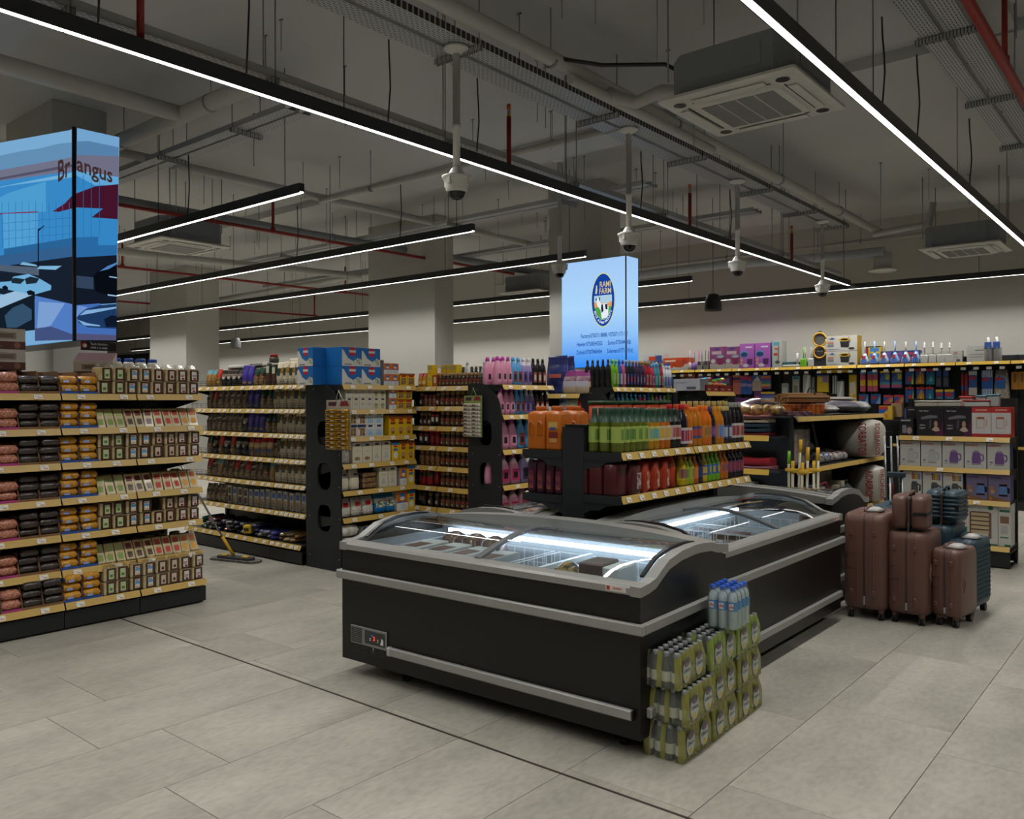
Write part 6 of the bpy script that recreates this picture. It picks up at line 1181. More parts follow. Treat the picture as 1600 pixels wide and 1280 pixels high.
RSC = [('#7fb6e4',[(0.023,3.828),(0.366,3.836),(0.333,2.123),(0.012,2.109)]),('#5f8fbc',[(0.021,3.718),(0.114,3.744),(0.359,3.75),(0.359,3.658),(0.02,3.596)]),('#7a7a94',[(0.02,3.608),(0.361,3.675),(0.358,3.498),(0.017,3.487)]),('#3a94d8',[(0.017,3.482),(0.358,3.498),(0.346,2.924),(0.012,2.873)]),('#6ab8ee',[(0.017,3.482),(0.358,3.498),(0.357,3.43),(0.163,3.391),(0.017,3.442)]),('#4c182f',[(0.015,3.295),(0.163,3.382),(0.355,3.438),(0.349,3.143),(0.135,3.122),(0.228,3.21),(0.012,3.182)]),('#2f74b4',[(0.012,2.938),(0.188,2.971),(0.188,2.9),(0.345,2.924),(0.341,2.836),(0.012,2.773)]),('#161e2c',[(0.012,2.776),(0.341,2.839),(0.337,2.436),(0.012,2.387)]),('#3a4a66',[(0.012,2.63),(0.149,2.631),(0.149,2.533),(0.012,2.533)]),('#4a78c8',[(0.012,2.39),(0.198,2.422),(0.334,2.318),(0.333,2.125),(0.012,2.112)]),('#7aa4e4',[(0.023,2.39),(0.102,2.381),(0.039,2.326),(0.012,2.291)]),('#5a5a80',[(0.012,2.161),(0.333,2.167),(0.333,2.123),(0.012,2.109)]),('#0a1018',[(0.149,2.648),(0.229,2.724),(0.342,2.764),(0.341,2.478),(0.263,2.492),(0.165,2.518)]),('#5a90d0',[(0.197,2.687),(0.262,2.737),(0.342,2.78),(0.342,2.764),(0.27,2.713)]),('#a8d0f4',[(0.276,2.655),(0.34,2.654),(0.34,2.644),(0.276,2.647)]),('#a8d0f4',[(0.263,2.504),(0.339,2.5),(0.339,2.49),(0.263,2.492)]),('#22406c',[(0.016,2.292),(0.086,2.363),(0.198,2.406),(0.334,2.43),(0.333,2.22),(0.102,2.217),(0.031,2.248)]),('#8fc0f0',[(0.039,2.31),(0.086,2.355),(0.334,2.405),(0.334,2.392),(0.15,2.339)]),('#8fc0f0',[(0.02,2.273),(0.102,2.25),(0.198,2.241),(0.198,2.231),(0.071,2.231)]),('#0f1c30',[(0.231,2.293),(0.296,2.331),(0.334,2.326),(0.333,2.234),(0.247,2.228)]),('#2470b0',[(0.067,3.452),(0.071,3.453),(0.069,2.948),(0.066,2.947)]),('#2470b0',[(0.131,3.466),(0.134,3.467),(0.132,2.958),(0.129,2.957)]),('#2470b0',[(0.195,3.48),(0.198,3.48),(0.196,2.968),(0.193,2.967)])]
GTOP = [('bc',-8.09,0.43,2.19,0.33),('om',-7.6,0.51,2.18,0.24),('br',-7.33,0.1,2.18,0.36),('lb',-7.23,0.11,2.18,0.33),('mb',-7.11,0.13,2.19,0.37),('mb2',-6.98,0.11,2.18,0.36),('pk',-6.76,0.29,2.19,0.41),('pk',-6.47,0.28,2.19,0.4),('pu',-6.19,0.27,2.19,0.44),('pu',-5.9,0.28,2.18,0.44),('tl',-5.65,0.17,2.19,0.47),('flat',-5.4,0.31,2.18,0.09),('ly',-5.19,0.11,2.19,0.34),('wh',-5.06,0.11,2.18,0.33),('ym',-4.91,0.21,2.19,0.59),('mbx',-4.55,0.5,2.18,0.24),('mbx',-4.55,0.5,2.43,0.25),('tb',-4.19,0.13,2.18,0.38),('tb',-4.04,0.15,2.18,0.38),('tb',-3.89,0.13,2.19,0.37),('tb',-3.73,0.15,2.18,0.37),('tb',-3.57,0.14,2.19,0.35),('tb',-3.42,0.14,2.18,0.35),('bk',-4.11,0.24,2.2,0.31),('bk2',-3.91,0.17,2.2,0.22),('bk2',-3.73,0.18,2.19,0.22),('bk2',-3.52,0.23,2.2,0.22),('wb',-3.3,0.12,2.18,0.33),('wb',-3.18,0.12,2.18,0.33),('wb',-3.06,0.12,2.18,0.31),('wb',-2.95,0.11,2.18,0.31),('wc',-3.26,0.27,2.19,0.17),('wc',-2.96,0.3,2.19,0.19),('wc',-2.56,0.37,2.18,0.25),('pj',-2.42,0.12,2.18,0.36),('pj',-2.31,0.11,2.18,0.36)]
GHANG = [('or',-7.41,0.29,1.91,0.21),('pr',-7.06,0.36,1.92,0.17),('pv',-6.68,0.29,1.73,0.33),('pd',-6.44,0.15,1.72,0.35),('bl',-6.3,0.13,1.72,0.34),('bl',-6.19,0.08,1.72,0.32),('bg',-6.06,0.17,1.78,0.28),('rb',-5.89,0.17,1.81,0.25),('rb2',-5.86,0.25,1.56,0.2),('pu2',-6.41,0.12,1.47,0.2),('pu2',-6.28,0.15,1.47,0.19),('pu2',-6.16,0.1,1.47,0.17),('pu2',-6.05,0.12,1.56,0.22),('gr',-5.55,0.12,1.55,0.36),('gn',-5.36,0.12,1.62,0.41),('cl',-5.17,0.13,1.64,0.41),('cl2',-5.07,0.08,1.7,0.31),('yc',-4.9,0.19,1.75,0.29),('st',-4.7,0.08,1.72,0.3),('cl',-4.61,0.11,1.59,0.34),('yp',-4.41,0.12,1.59,0.44),('ps',-4.25,0.08,1.75,0.34),('ps',-4.14,0.07,1.75,0.33),('ps',-4.06,0.08,1.75,0.33),('sp',-3.91,0.15,1.8,0.28),('sp',-3.73,0.15,1.8,0.28),('bp',-4.24,0.15,1.55,0.16),('bp',-4.05,0.15,1.55,0.16),('sp2',-3.86,0.14,1.54,0.15),('sp2',-3.7,0.14,1.54,0.15),('br1',-3.54,0.12,1.86,0.24),('br2',-3.39,0.12,1.86,0.24),('br3',-3.24,0.12,1.85,0.24),('dk',-3.12,0.08,1.81,0.28),('dk',-3.02,0.08,1.81,0.28),('br1',-3.54,0.12,1.57,0.24),('br2',-3.38,0.11,1.57,0.24),('br3',-3.25,0.11,1.57,0.24),('tub',-3.11,0.1,1.55,0.22),('tub',-2.97,0.13,1.55,0.22),('red',-2.79,0.03,1.58,0.43),('red',-2.74,0.04,1.58,0.43),('mop',-2.65,0.11,1.68,0.38),('mopb',-2.46,0.14,1.62,0.43),('mopw',-2.27,0.19,1.58,0.47),('gld',-2.1,0.09,1.76,0.26),('gld',-2.01,0.09,1.76,0.26)]
# ------------------------------------------------------------------ landscape video screen on the left column
t = thing('video_screen', 'large two sided video screen showing a landscape with a white building and cars', 'screen', (-7.0, 2.9, 0))
LZ0, LZ1 = 2.105, 3.825; ob('cabinet', MB().box(-1.9, .006, LZ0, -.006, .345, LZ1, BLACK), t)
VS = .78
def picture(name, polys, mapf, par):
    m = MB()
    for i, (c, p) in enumerate(polys): m.poly([mapf(a, z, .0004*i) for a, z in p], E(c, VS, 'picture'))
    return m
f = MB(); f.quad((-1.9, .004, LZ0), (-.012, .004, LZ0), (-.012, .004, LZ1), (-1.9, .004, LZ1), E('#6fb0e4', VS, 'picture')); ff = ob('front_base', f, t)
m = picture('front_picture', LSC, lambda a, z, o: (max(a, -1.9), .002-o, z), t)
text(m, 'Br', .24, (-.17, -.012, 3.44), (1, 0, .06), (0, 0, 1), E('#4a3230', VS, 'picture'), sx=1.05); ob('front_picture', m, t)
m = picture('side_picture', RSC, lambda a, z, o: (-.001+o, a, z), t)
text(m, 'angus', .18, (.010, .014, 3.48), (0, 1, -.15), (0, 0, 1), E('#4a3230', VS, 'picture'), 'LEFT', sx=.72); ob('side_picture', m, t)
ob('edge_trim', MB().box(-.011, -.013, LZ0-.005, .0085, .011, LZ1+.005, C('#050505', .9, 0, 0)), t)
ob('wall_bracket', MB().box(-1.85, .345, 2.4, -1.7, .51, 3.5, BLACK), t)
s = MB(); s.box(-.004, .05, LZ0-.075, .006, .33, LZ0-.002, BLACK)
text(s, 'Tech Solution', .025, (.0065, .19, LZ0-.03), (0, 1, 0), (0, 0, 1), C('#c8c8c8', .4)); text(s, '0750 112 6688', .022, (.0065, .19, LZ0-.06), (0, 1, 0), (0, 0, 1), C('#c8c8c8', .4))
s.poly([(.0062, .075+.022*math.cos(a*PI/8), LZ0-.036+.022*math.sin(a*PI/8)) for a in range(16)], C('#b83a22', .4)); s.poly([(.0066, .078+.014*math.cos(a*PI/8), LZ0-.038+.014*math.sin(a*PI/8)) for a in range(16)], C('#d0d0d0', .4))
ob('installer_plate', s, t)
# ------------------------------------------------------------------ towel and blanket shelves
G9 = U('g9', 'blanket rack', (-2.97, 7.8), PI/2, .93, [1.40, .89, .36])
for i, lab in enumerate(('near bay of the deep dark blanket rack', 'middle bay of the deep dark blanket rack', 'far bay of the deep dark blanket rack')):
    b = bay(G9, lab, .95*i, .95*i+.948, 1.43, .13, -.02, (0, 0, 1), 'bays of the blanket rack')
t = thing('end_shelf_unit', 'dark end unit of folded towels at the near end of the blanket rack', 'shelving', (-4.0, 7.54, 0))
ob('back_panel', MB().box(0, .22, .05, 1.02, .25, 1.44, PANEL), t); ob('top_board', MB().box(0, .0, 1.44, 1.02, .25, 1.455, SHELF), t); ob('base', MB().box(.0, .03, 0, 1.02, .22, .12, SHELF), t)
for z in (1.225, .905, .60):
    s = ob('shelf', MB().box(0, .0, z+.02, .98, .22, z+.043, SHELF), t); ob('price_strip', MB().prism([(-.018, z-.002), (-.015, z-.002), (.004, z+.05), (0, z+.05)], (.02, .88), 'x', C('#c29a28', .4)), s)
for x in (0, .99): ob('upright', MB().box(x, .19, 0, x+.03, .225, 1.44, SHELF), t)
def folded(label, x, y, z, w, d, h, mat, rz=0, cat='towel', grp=None, n=2):
    m = MB(); r = h/2; secs = []
    for k in range(9):
        f = k/8; xx = -w/2+w*f; dz = .012*math.sin(f*5+x*7)*min(1, h/.04); s = 1 if 0 < k < 8 else .8
        secs.append([(xx, d/2*s*cx_, max(.001, h*(cz_*.5+.5)*s+dz*(.5+cz_*.5))) for cx_, cz_ in ((-1, -.7), (-.9, -1), (.9, -1), (1, -.7), (1, .6), (.85, 1), (-.85, 1), (-1, .6))])
    m.loft([s[::-1] for s in secs], mat)
    return tag(ob('folded_'+cat, m, None, (x, y, z), rz), label, cat, grp)
cz = [('#6a1018', 'dark red'), ('#1f2c3a', 'navy blue'), ('#243442', 'slate blue'), ('#b5a58c', 'cream'), ('#a5605a', 'dusty pink')]
z = 1.27
for i, (c, n) in enumerate(cz):
    h = (.03, .045, .045, .035, .04)[i]; folded(f'{n} folded towel in the right pile of the upper end shelf', -3.32, 7.655, z, .40-.01*i, .2, h, C(c, .9, 0, .12, 60), .03*(i % 3-1), grp='towels on the upper end shelf'); z += h+.001
z = 1.27
for i, (c, n) in enumerate((('#4a7a8a', 'teal'), ('#1f2c3a', 'navy blue'), ('#6a1018', 'dark red'), ('#a5605a', 'dusty pink'), ('#3a444c', 'grey blue'))):
    folded(f'{n} folded towel in the left pile of the upper end shelf', -3.73, 7.655, z, .36, .2, .038, C(c, .9, 0, .12, 60), .02*i, grp='towels on the upper end shelf'); z += .039
for i, (c, n, h) in enumerate((('#8a5560', 'dusty rose', .035), ('#8a0f1e', 'bright red', .075))): folded(f'{n} folded blanket on the lower end shelf', -3.31, 7.655, .951+.036*i, .40-.03*i, .2, h, C(c, .9, 0, .12, 60), -.04*i)
for i, (c, n, h) in enumerate((('#2f7a9a', 'blue', .06), ('#b5b0a8', 'white', .06))): folded(f'{n} folded towel left of the red blanket', -3.74, 7.655, .951+.061*i, .32, .2, h, C(c, .9, 0, .12, 60), .04*i)
for i in range(5): folded(('lime green', 'orange')[i % 2]+' striped towel, '+ORD[i]+' from the bottom of its pile', -3.40, 7.655, .644+.026*i, .2, .2, .025, C(('#4f9a2a', '#c8641e')[i % 2], .9, 0, .1, 60), 0, grp='striped towels on the bottom end shelf')
folded('cream rolled towel on top of the striped towels', -3.45, 7.66, .776, .3, .16, .06, C('#b5ab98', .9, 0, .1, 60), .1)
BRT = GRAIN('#3a2c2e', '#6a5a58', 50, .9, 0)
for i in range(4): folded('brown patterned blanket, '+ORD[i]+' from the bottom of its pile', -3.15, 7.655, .644+.036*i, .25, .2, .035, BRT, .02*i, 'blanket', 'brown blankets on the bottom end shelf')
for i in range(3): folded('grey pink patterned blanket, '+ORD[i]+' from the bottom of its pile', -3.70, 7.655, .644+.036*i, .34, .2, .035, GRAIN('#6a5a5c', '#9a8a86', 50, .9, 0), .02*i, 'blanket', 'grey blankets on the bottom end shelf')
ob('end_panel', MB().box(.93, .0, .02, .948, .93, 1.40, PANEL), b); ob('plinth_front', MB().box(0, -.0, .0, .948, .01, .1, SHELF), b)
# things on top of the blanket rack
TZ = 1.457
gm2 = GRAIN('#6a4a1c', '#d0a850', 22, .25, .6)
o = thing('gold_ornament_bag', 'clear bag of golden wicker ornaments on the end of the blanket rack', 'bag', (-3.32, 7.72, TZ), .1)
m = MB()
for k in range(5): m.lathe([(.03, .0), (.07, .03), (.075, .07), (.05, .10), (.02, .11)], gm2, (-.2+.1*k, .03*(k % 2)), 9)
ob('ornaments', m, o); ob('film', MB().loft([rrect(.52, .2, .001, .05), rrect(.56, .24, .05, .07), rrect(.44, .2, .12, .06), rrect(.2, .1, .15, .03), rrect(.14, .05, .17, .02)], FILM), o)
folded('green plastic sheet lying at the left end of the blanket rack', -3.82, 7.68, TZ, .3, .2, .03, C('#1f5a2c', .4), .2, 'sheet'); folded('blue cloth beside the green sheet', -3.60, 7.58, TZ, .16, .1, .025, C('#2a5a8a', .7), .3, 'cloth')
m = MB().box(-.2, -.06, 0, .2, .06, .045, GRAIN('#3a2428', '#7a5a60', 30, .2, 1), .006); tag(ob('mauve_pack', m, None, (-3.02, 7.78, TZ), .12), 'long flat mauve film wrapped pack on the corner of the blanket rack', 'pack')
t = thing('stick_bundle', 'bundle of brown wooden sticks on the blanket rack', 'bundle', (-3.35, 9.0, TZ+.115), PI/2-.5)
sm = MB().cyl((-.28, 0, 0), (.28, 0, 0), .013, C('#8a6238', .8, 0, .2, 20), 7).mesh('stick'); 
for k in range(34):
    a = k*2.4; r = .017*math.sqrt(k); o = ob('stick', sm, t, (random.uniform(-.02, .02), r*math.cos(a)*1.25, .055+r*math.sin(a)*.52)); 
ob('tie', MB().lathe([(.125, -.01), (.125, .01)], BLACK, n=14, sy=.5, caps=False), t, (.12, 0, .055)).rotation_euler = (0, PI/2, 0)
m = MB(); AMB = GRAIN('#6a2c12', '#b8602a', 8, .2, 1)
for i in range(8): m.box(-.28+.07*i, -.07, 0, -.215+.07*i, .07, .11, AMB, .006)
tag(ob('amber_jars', m, None, (-3.30, 8.85, TZ), PI/2-.4), 'row of amber film wrapped packs under the stick bundle', 'pack')
def cushion(label, x, y, z, w, d, h, mat, rz, rx=0, nm='pillow'):
    m = MB(); n = 12
    def rg(z_, s): return [(w/2*s*math.copysign(abs(math.cos(2*PI*k/n))**.45, math.cos(2*PI*k/n)), d/2*s*math.copysign(abs(math.sin(2*PI*k/n))**.45, math.sin(2*PI*k/n)), z_) for k in range(n)]
    m.loft([rg(0, .55), rg(h*.12, .82), rg(h*.42, 1), rg(h*.5, 1.02), rg(h*.58, 1), rg(h*.88, .82), rg(h, .5)], mat)
    o = tag(ob(nm, m, None, (x, y, z), rz), label, 'pillow'); o.rotation_euler = (rx, 0, rz); return o
cushion('grey pillow in film lying on the blanket rack', -3.25, 9.75, TZ+.02, .55, .4, .13, C('#6a6570', .4, 0, .15, 10), PI/2-.2, .05); cushion('pale printed pillow at the middle of the blanket rack', -3.3, 9.35, TZ, .4, .3, .10, GRAIN('#8a5a5c', '#b9b6b0', 7, .4, .4), .9)
cushion('white quilted pillow at the far end of the blanket rack', -3.25, 10.35, TZ+.0, .55, .42, .14, GRAIN('#8a929a', '#c9c6c0', 9, .35, .6), PI/2+.2); cushion('cream folded throw on the grey pillow', -3.3, 9.95, TZ+.14, .5, .36, .05, C('#a39a90', .8), PI/2)
# shelf contents facing the aisle
t = thing('blanket_pack', 'film wrapped brown blanket pack with a zip bag on the middle shelf', 'pack', G9.at(.38, .22, G9.z[1]), PI/2)
ob('blanket', MB().box(-.25, -.12, .005, .25, .12, .38, GRAIN('#3a2a22', '#9a8270', 9, .5, .5), .03), t); ob('insert', MB().box(-.14, -.124, .06, .10, -.12, .34, GRAIN('#5a4030', '#b59a80', 12, .4, .5)), t); ob('zip_bag', MB().box(-.27, -.135, 0, .27, .135, .41, FILM, .03), t)
cl_ = ['#3a2a30', '#2a4a8a', '#8a5a50', '#b5b0ac', '#4a2c34', '#6a3a3a']
for k in range(16):
    m = MB(); r = random.uniform(.06, .09); m.lathe([(r*.5, 0), (r*.95, r*.35), (r, r*.8), (r*.7, r*1.3), (r*.2, r*1.55)], GRAIN(cl_[k % 6], '#a8a4a0', 16, .3, .7), n=9)
    tag(ob('plush_toy', m, None, G9.at(1.05+.15*(k % 6)+random.uniform(-.03, .03), .15+.14*(k//6), G9.z[1]+(.10 if k > 11 else 0)), 0), 'film wrapped plush toy, '+ORD[k]+' from left of the heap on the blanket rack', 'toy', 'plush toys on the blanket rack')
WHB = C('#b5b0a4', .3, 0, .08, 6); RDT = C('#8e1f28', .5)
def bolster(label, x, y, z, w, d, h, words, angs, rz=0.0, size=.11):
    t = thing('quilt_bag', label, 'bag', G9.at(x, y, z), rz); m = MB(); n = 40
    def R(a): return .86+.14*abs(math.sin(a*1.5+.5))**.6
    def rg(z_, s): return [(w/2*s*R(2*PI*k/n)*math.cos(2*PI*k/n), d/2*s*R(2*PI*k/n)*math.sin(2*PI*k/n), z_) for k in range(n)]
    m.loft([rg(0, .45), rg(h*.06, .8), rg(h*.2, .96), rg(h*.5, 1.03), rg(h*.8, .96), rg(h*.94, .8), rg(h, .45)], WHB); ob('quilt', m, t)
    l = MB()
    for wd, a in zip(words, angs):
        p = lambda q: Vector((w/2*R(q)*math.cos(q), d/2*R(q)*math.sin(q), 0))*1.05
        tg = (p(a+.1)-p(a-.1)).normalized(); o = p(a)-tg*size*.3
        text(l, wd, size, (o.x, o.y, h*.5), (0, 0, -1), tg, RDT, sx=h*.8/(size*.62*len(wd)), off=.004)
    ob('lettering', l, t); return t
bolster('big white quilt bag with red lettering bulging from the far end of the middle shelf', 2.33, .14, G9.z[1], .62, .62, .455, ('SORBATOS', 'SORBAROS'), (-1.15, -.55), 0, .12); bolster('white quilt bag with red lettering standing on the bottom shelf', 2.52, .10, G9.z[2], .48, .46, .43, ('AIDASRON', 'BRONCE'), (-1.2, -.5), 0, .11)
for i, (x, w, c, c2) in enumerate(((.24, .36, '#7a1f30', '#b0a8ae'), (.55, .30, '#3a4a7a', '#9a9298'), (.86, .36, '#8a2030', '#b5b0b0'))):
    t = thing('quilt_bag', ORD[i]+' red edged clear quilt bag from the left on the bottom shelf', 'bag', G9.at(x, .2, G9.z[2]), PI/2, 'clear quilt bags on the blanket rack'); ob('quilt', MB().box(-w/2+.01, -.14, .004, w/2-.01, .14, .33, GRAIN(c2, '#7a7480', 6, .6, .3), .04), t); ob('piping', MB().tube([(-w/2, -.15, .01), (-w/2, -.15, .28), (-w/2+.06, -.15, .34), (w/2-.06, -.15, .34), (w/2, -.15, .28), (w/2, -.15, .01)], .009, C(c, .4), 6), t)
for i in range(3): tag(ob('slim_box', MB().box(-.05, -.08, 0, .05, .08, .25+.035*i, C('#a39a86', .5), .003).box(-.042, -.0815, .03, .042, -.0802, .2, GRAIN('#3a221a', '#8a7060', 18, .5, .1)), None, G9.at(1.17+.16*i, .12, G9.z[2]), PI/2), ORD[i]+' slim beige and brown box from the left on the bottom shelf', 'box', 'slim boxes on the blanket rack')
t = thing('rolled_bag', 'dark teal duffel shaped pack beside the slim boxes', 'bag', G9.at(1.72, .2, G9.z[2]), PI/2); ob('body', MB().box(-.2, -.14, 0, .2, .14, .28, C('#1c2c34', .5), .06), t); ob('handle', MB().tube([(-.06, -.1, .27), (-.05, -.11, .31), (.05, -.11, .31), (.06, -.1, .27)], .01, BLACK, 6), t)
t = thing('mattress_bag', 'beige quilted pack behind the teal duffel pack', 'bag', G9.at(1.95, .55, G9.z[2]), PI/2); ob('body', MB().box(-.28, -.16, 0, .28, .16, .42, GRAIN('#6a5f58', '#a09488', 6, .6, .3), .05), t)
# mops leaning at the corner
for i, (x, y, zt, c, lean) in enumerate(((-2.975, 7.62, 1.13, '#6fae2a', 0), (-2.93, 7.60, 1.04, '#d0a018', 0), (-2.90, 7.63, 1.24, '#d0a018', .03), (-2.85, 7.60, 1.03, '#d0a018', .01), (-2.82, 7.64, 1.17, '#d0a018', .015), (-2.74, 7.62, 1.05, '#d0a018', 0), (-2.70, 7.64, 1.17, '#d0a018', -.01))):
    t = thing('mop', ORD[i]+' pale mop pole from the left, leaning behind the far freezer', 'mop', (x, y, 0), 0, 'mop poles behind the far freezer'); P_ = C(c, .45)
    ob('pole', MB().tube([(0, 0, .02), (lean, .03, zt-.08)], .0125, C('#b9b39c', .5), 8), t); ob('hook_grip', MB().tube([(lean, .03, zt-.12), (lean*1.1, .032, zt)], .016, P_, 8), t)
    if i in (1, 3, 5): ob('cross_grip', MB().box(-.07, .01, zt-.10, .07, .04, zt-.07, P_, .006), t)
    ob('mop_foot', MB().box(-.05, -.03, 0, .05, .03, .03, P_, .006), t)
# ironing boards / folded racks between the two shelves
for i, (x, y, l) in enumerate(((-2.53, 9.35, 'left'), (-2.44, 9.5, 'right'))):
    t = thing('folded_rack', f'{l} folded steel clothes rack leaning beside the kettle boxes', 'clothes rack', (x, y, 0), .3, 'folded clothes racks')
    for q in (-.03, .03): ob('tube', MB().tube([(q, 0, .02), (q-.03, .12, 1.22)], .011, STEEL, 8), t)
    for zz in (.3, .7, 1.1): ob('rung', MB().tube([(-.03-.03*zz/1.2, .12*zz/1.2, zz), (.03-.03*zz/1.2, .12*zz/1.2, zz)], .006, STEEL, 6), t)
    ob('red_grip', MB().tube([(.03-.013, .05, .5), (.03-.018, .07, .72)], .013, C('#8a1f22', .5), 8), t); ob('black_frame', MB().box(-.05, .125, .3, .02, .14, 1.27, BLACK, .004), t)
# ------------------------------------------------------------------ kettle rack
G10 = U('g10', 'kettle rack', (-2.375, 9.05), 0, .42, [1.20, .893, .59, .163])
bay(G10, 'dark kettle rack with four boxed shelves', 0, .99, 1.62, .16, .02, (3, 1, 2, 1))
BW_, RD_, NV_, GYL = C('#b9b8b2', .45), C('#a82a22', .4), C('#23345e', .4), C('#8e8e8c', .5)
dry = carton('hair_dryer_box', .245, .2, .285, C('#1b181b', .35), [('p', [(1, 0), (.62, 0), (.86, .25), (.98, .6), (1, 1), (.8, 1)][:5], C('#4a1a3c', .35)), ('p', [(.16, .66), (.5, .74), (.76, .72), (.8, .64), (.5, .62), (.18, .58)], C('#6a6670', .3)), ('p', [(.48, .56), (.56, .58), (.54, .3), (.46, .24)], C('#4a4850', .35)), ('o', .72, .42, .07, .12, C('#a8806a')), ('p', [(.56, .22), (.66, .32), (.8, .32), (.88, .2), (.72, .16)], C('#b59a8a'))], None, [('hair dryer', .28, .86, .075, C('#b5b0b0')), ('2000w', .22, .36, .07, C('#b5b0b0')), ('super', .22, .26, .085, C('#c5c0c0'))])
juic = carton('juicer_box', .165, .2, .29, BW_, [(0, .82, 1, 1, RD_), (0, 0, 1, .12, RD_), (.2, .88, .8, .93, C('#c88a80')), (.26, .3, .62, .32, C('#b07a72')), (.24, .3, .27, .66, C('#b07a72')), (.62, .3, .65, .66, C('#b07a72')), (.28, .62, .64, .67, RD_), ('p', [(.68, .6), (.8, .54), (.78, .4), (.68, .36), (.74, .42), (.76, .52)], C('#b07a72'))], RD_)
def kart(body, lid, handle, w=.19):
    return carton('kettle_box', w, .18, .255, BW_, [('p', [(.34, .2), (.74, .2), (.76, .36), (.7, .62), (.38, .62), (.33, .36)], body), ('p', [(.38, .62), (.7, .62), (.62, .7), (.46, .7)], lid), ('p', [(.72, .58), (.88, .54), (.9, .36), (.8, .26), (.76, .32), (.84, .38), (.82, .5), (.72, .52)], handle), ('o', .54, .17, .24, .035, GYL), ('o', .18, .26, .08, .03, C('#5a6a8a')), (.1, .15, .22, .18, GYL)], NV_, [('GANBOSI', .32, .86, .10, RD_)])
kw, kp = kart(C('#aaaaa6', .4), C('#9a9a96'), C('#9c9c98')), kart(C('#6a4a80', .4), C('#8a7a98'), C('#6a4a80'))
kc = carton('kettle_box', .175, .18, .25, BW_, [('p', [(.42, .14), (.82, .14), (.8, .5), (.72, .6), (.5, .6), (.44, .5)], C('#77787a', .25, .6)), ('p', [(.5, .14), (.58, .14), (.56, .58), (.52, .56)], C('#2a2a2c')), ('p', [(.8, .52), (.95, .46), (.95, .24), (.86, .2), (.84, .26), (.88, .42), (.8, .46)], BLACK)]+[('o', .52+.09*(k % 5), .72+.07*(k//5 % 4), .05, .035, C(('#b82a22', '#c8a01a', '#2a5aa8', '#3a8a3a', '#c8701a')[(k*3) % 5])) for k in range(16)], BW_, [('VERASTI', .26, .88, .07, RD_), ('1.8 L', .2, .1, .06, BLACK)])
kx = carton('kettle_box', .185, .18, .25, C('#6a6280', .4), [('p', [(0, .3), (.3, .16), (.7, .1), (1, .02), (1, 0), (0, 0)], C('#7a5a3a')), ('p', [(.48, .26), (.86, .26), (.84, .6), (.52, .6)], C('#5a7aaa', .2)), ('p', [(.84, .56), (.97, .52), (.97, .34), (.87, .3)], BLACK), (.5, .58, .86, .66, BLACK), (.48, .2, .87, .27, BLACK), ('o', .16, .48, .12, .1, C('#8a6a4a')), ('o', .2, .36, .1, .06, C('#a8845a')), (.06, .05, .16, .12, C('#b86a2a'))], C('#4a4468'), [('PLANEX', .34, .86, .10, C('#2a2450'))])
for x, w, p, d in ((.115, .115, carton('shaver_box', .13, .18, .175, C('#1b181d', .35), [(.2, .15, .5, .6, C('#7a7a80')), ('o', .72, .3, .2, .2, C('#9a8078')), (.1, .84, .8, .92, C('#a8a4a8'))]), 'small black shaver box'),): put(p, G10, .07, .1, G10.z[0], d, 'top shelf of kettle rack'); put(carton('shaver_box', .12, .16, .17, C('#231c22', .35), [(.0, .2, .12, .9, C('#4a5a9a')), (.3, .8, .8, .88, C('#8a8488'))]), G10, .085, .2, G10.z[0]+.12, 'dark box behind the shaver box', 'top shelf of kettle rack')
for i in range(2): put(dry, G10, .29+.25*i, .11, G10.z[0], 'black and plum hair dryer box', 'top shelf of kettle rack')
for i in range(2): put(juic, G10, .745+.167*i, .11, G10.z[0], 'white and red juicer box', 'top shelf of kettle rack')
for i in range(5): put(kw if i < 2 else kp, G10, .105+.196*i, .1, G10.z[1], 'white kettle box with pale kettle' if i < 2 else 'white kettle box with purple kettle', 'second shelf of kettle rack')
for i in range(5): put(kc if i < 3 else kx, G10, (.125+.185*i) if i < 3 else (.705+.19*(i-3)), .1, G10.z[2], 'white box with steel kettle and colourful dots' if i < 3 else 'violet box with glass kettle', 'third shelf of kettle rack')
GN_ = C('#1f6a44', .4); ht = carton('heater_box', .335, .22, .40, BW_, [(.28, .22, .34, .78, C('#5a4638')), (.76, .16, .84, .78, C('#6a5444'))]+[(.32, .27+.105*k, .78, .345+.105*k, C('#b5a282')) for k in range(5)]+[(.32, .345+.105*k, .78, .375+.105*k, C('#5a3a2a')) for k in range(5)]+[(.02, .28, .22, .40, GN_), ('o', .13, .48, .05, .04, RD_), ('o', .82, .9, .065, .055, GN_), (.72, .01, .98, .04, GN_)], C('#a9a9a4'), [('TiFO', .16, .89, .085, GN_), ('QUARTZ', .16, .79, .035, C('#55565a')), ('HEATER', .16, .74, .035, C('#55565a'))])
put(ht, G10, .715, .12, G10.z[3], 'large white quartz heater box', 'bottom shelf of kettle rack'); put(carton('heater_box', .105, .22, .40, BW_, [(.1, .82, .9, .87, GN_), (.15, .55, .85, .72, C('#7a5a48')), (.15, .2, .8, .23, GN_), (.2, .3, .75, .5, C('#a4a4a0')), (.5, .01, .98, .05, GN_)]), G10, .938, .12, G10.z[3], 'narrow white heater box', 'bottom shelf of kettle rack')
t = thing('juicer_pack', 'dark film wrapped appliance pack on the bottom shelf of kettle rack', 'pack', G10.at(.33, .14, G10.z[3])); ob('pack', MB().box(-.16, -.1, 0, .16, .1, .22, C('#2a2a34', .3), .02), t); ob('carry_loop', MB().tube([(.04, -.101, .03), (.02, -.108, .12), (.05, -.108, .17), (.09, -.108, .12), (.08, -.101, .03)], .006, STEEL, 6), t)
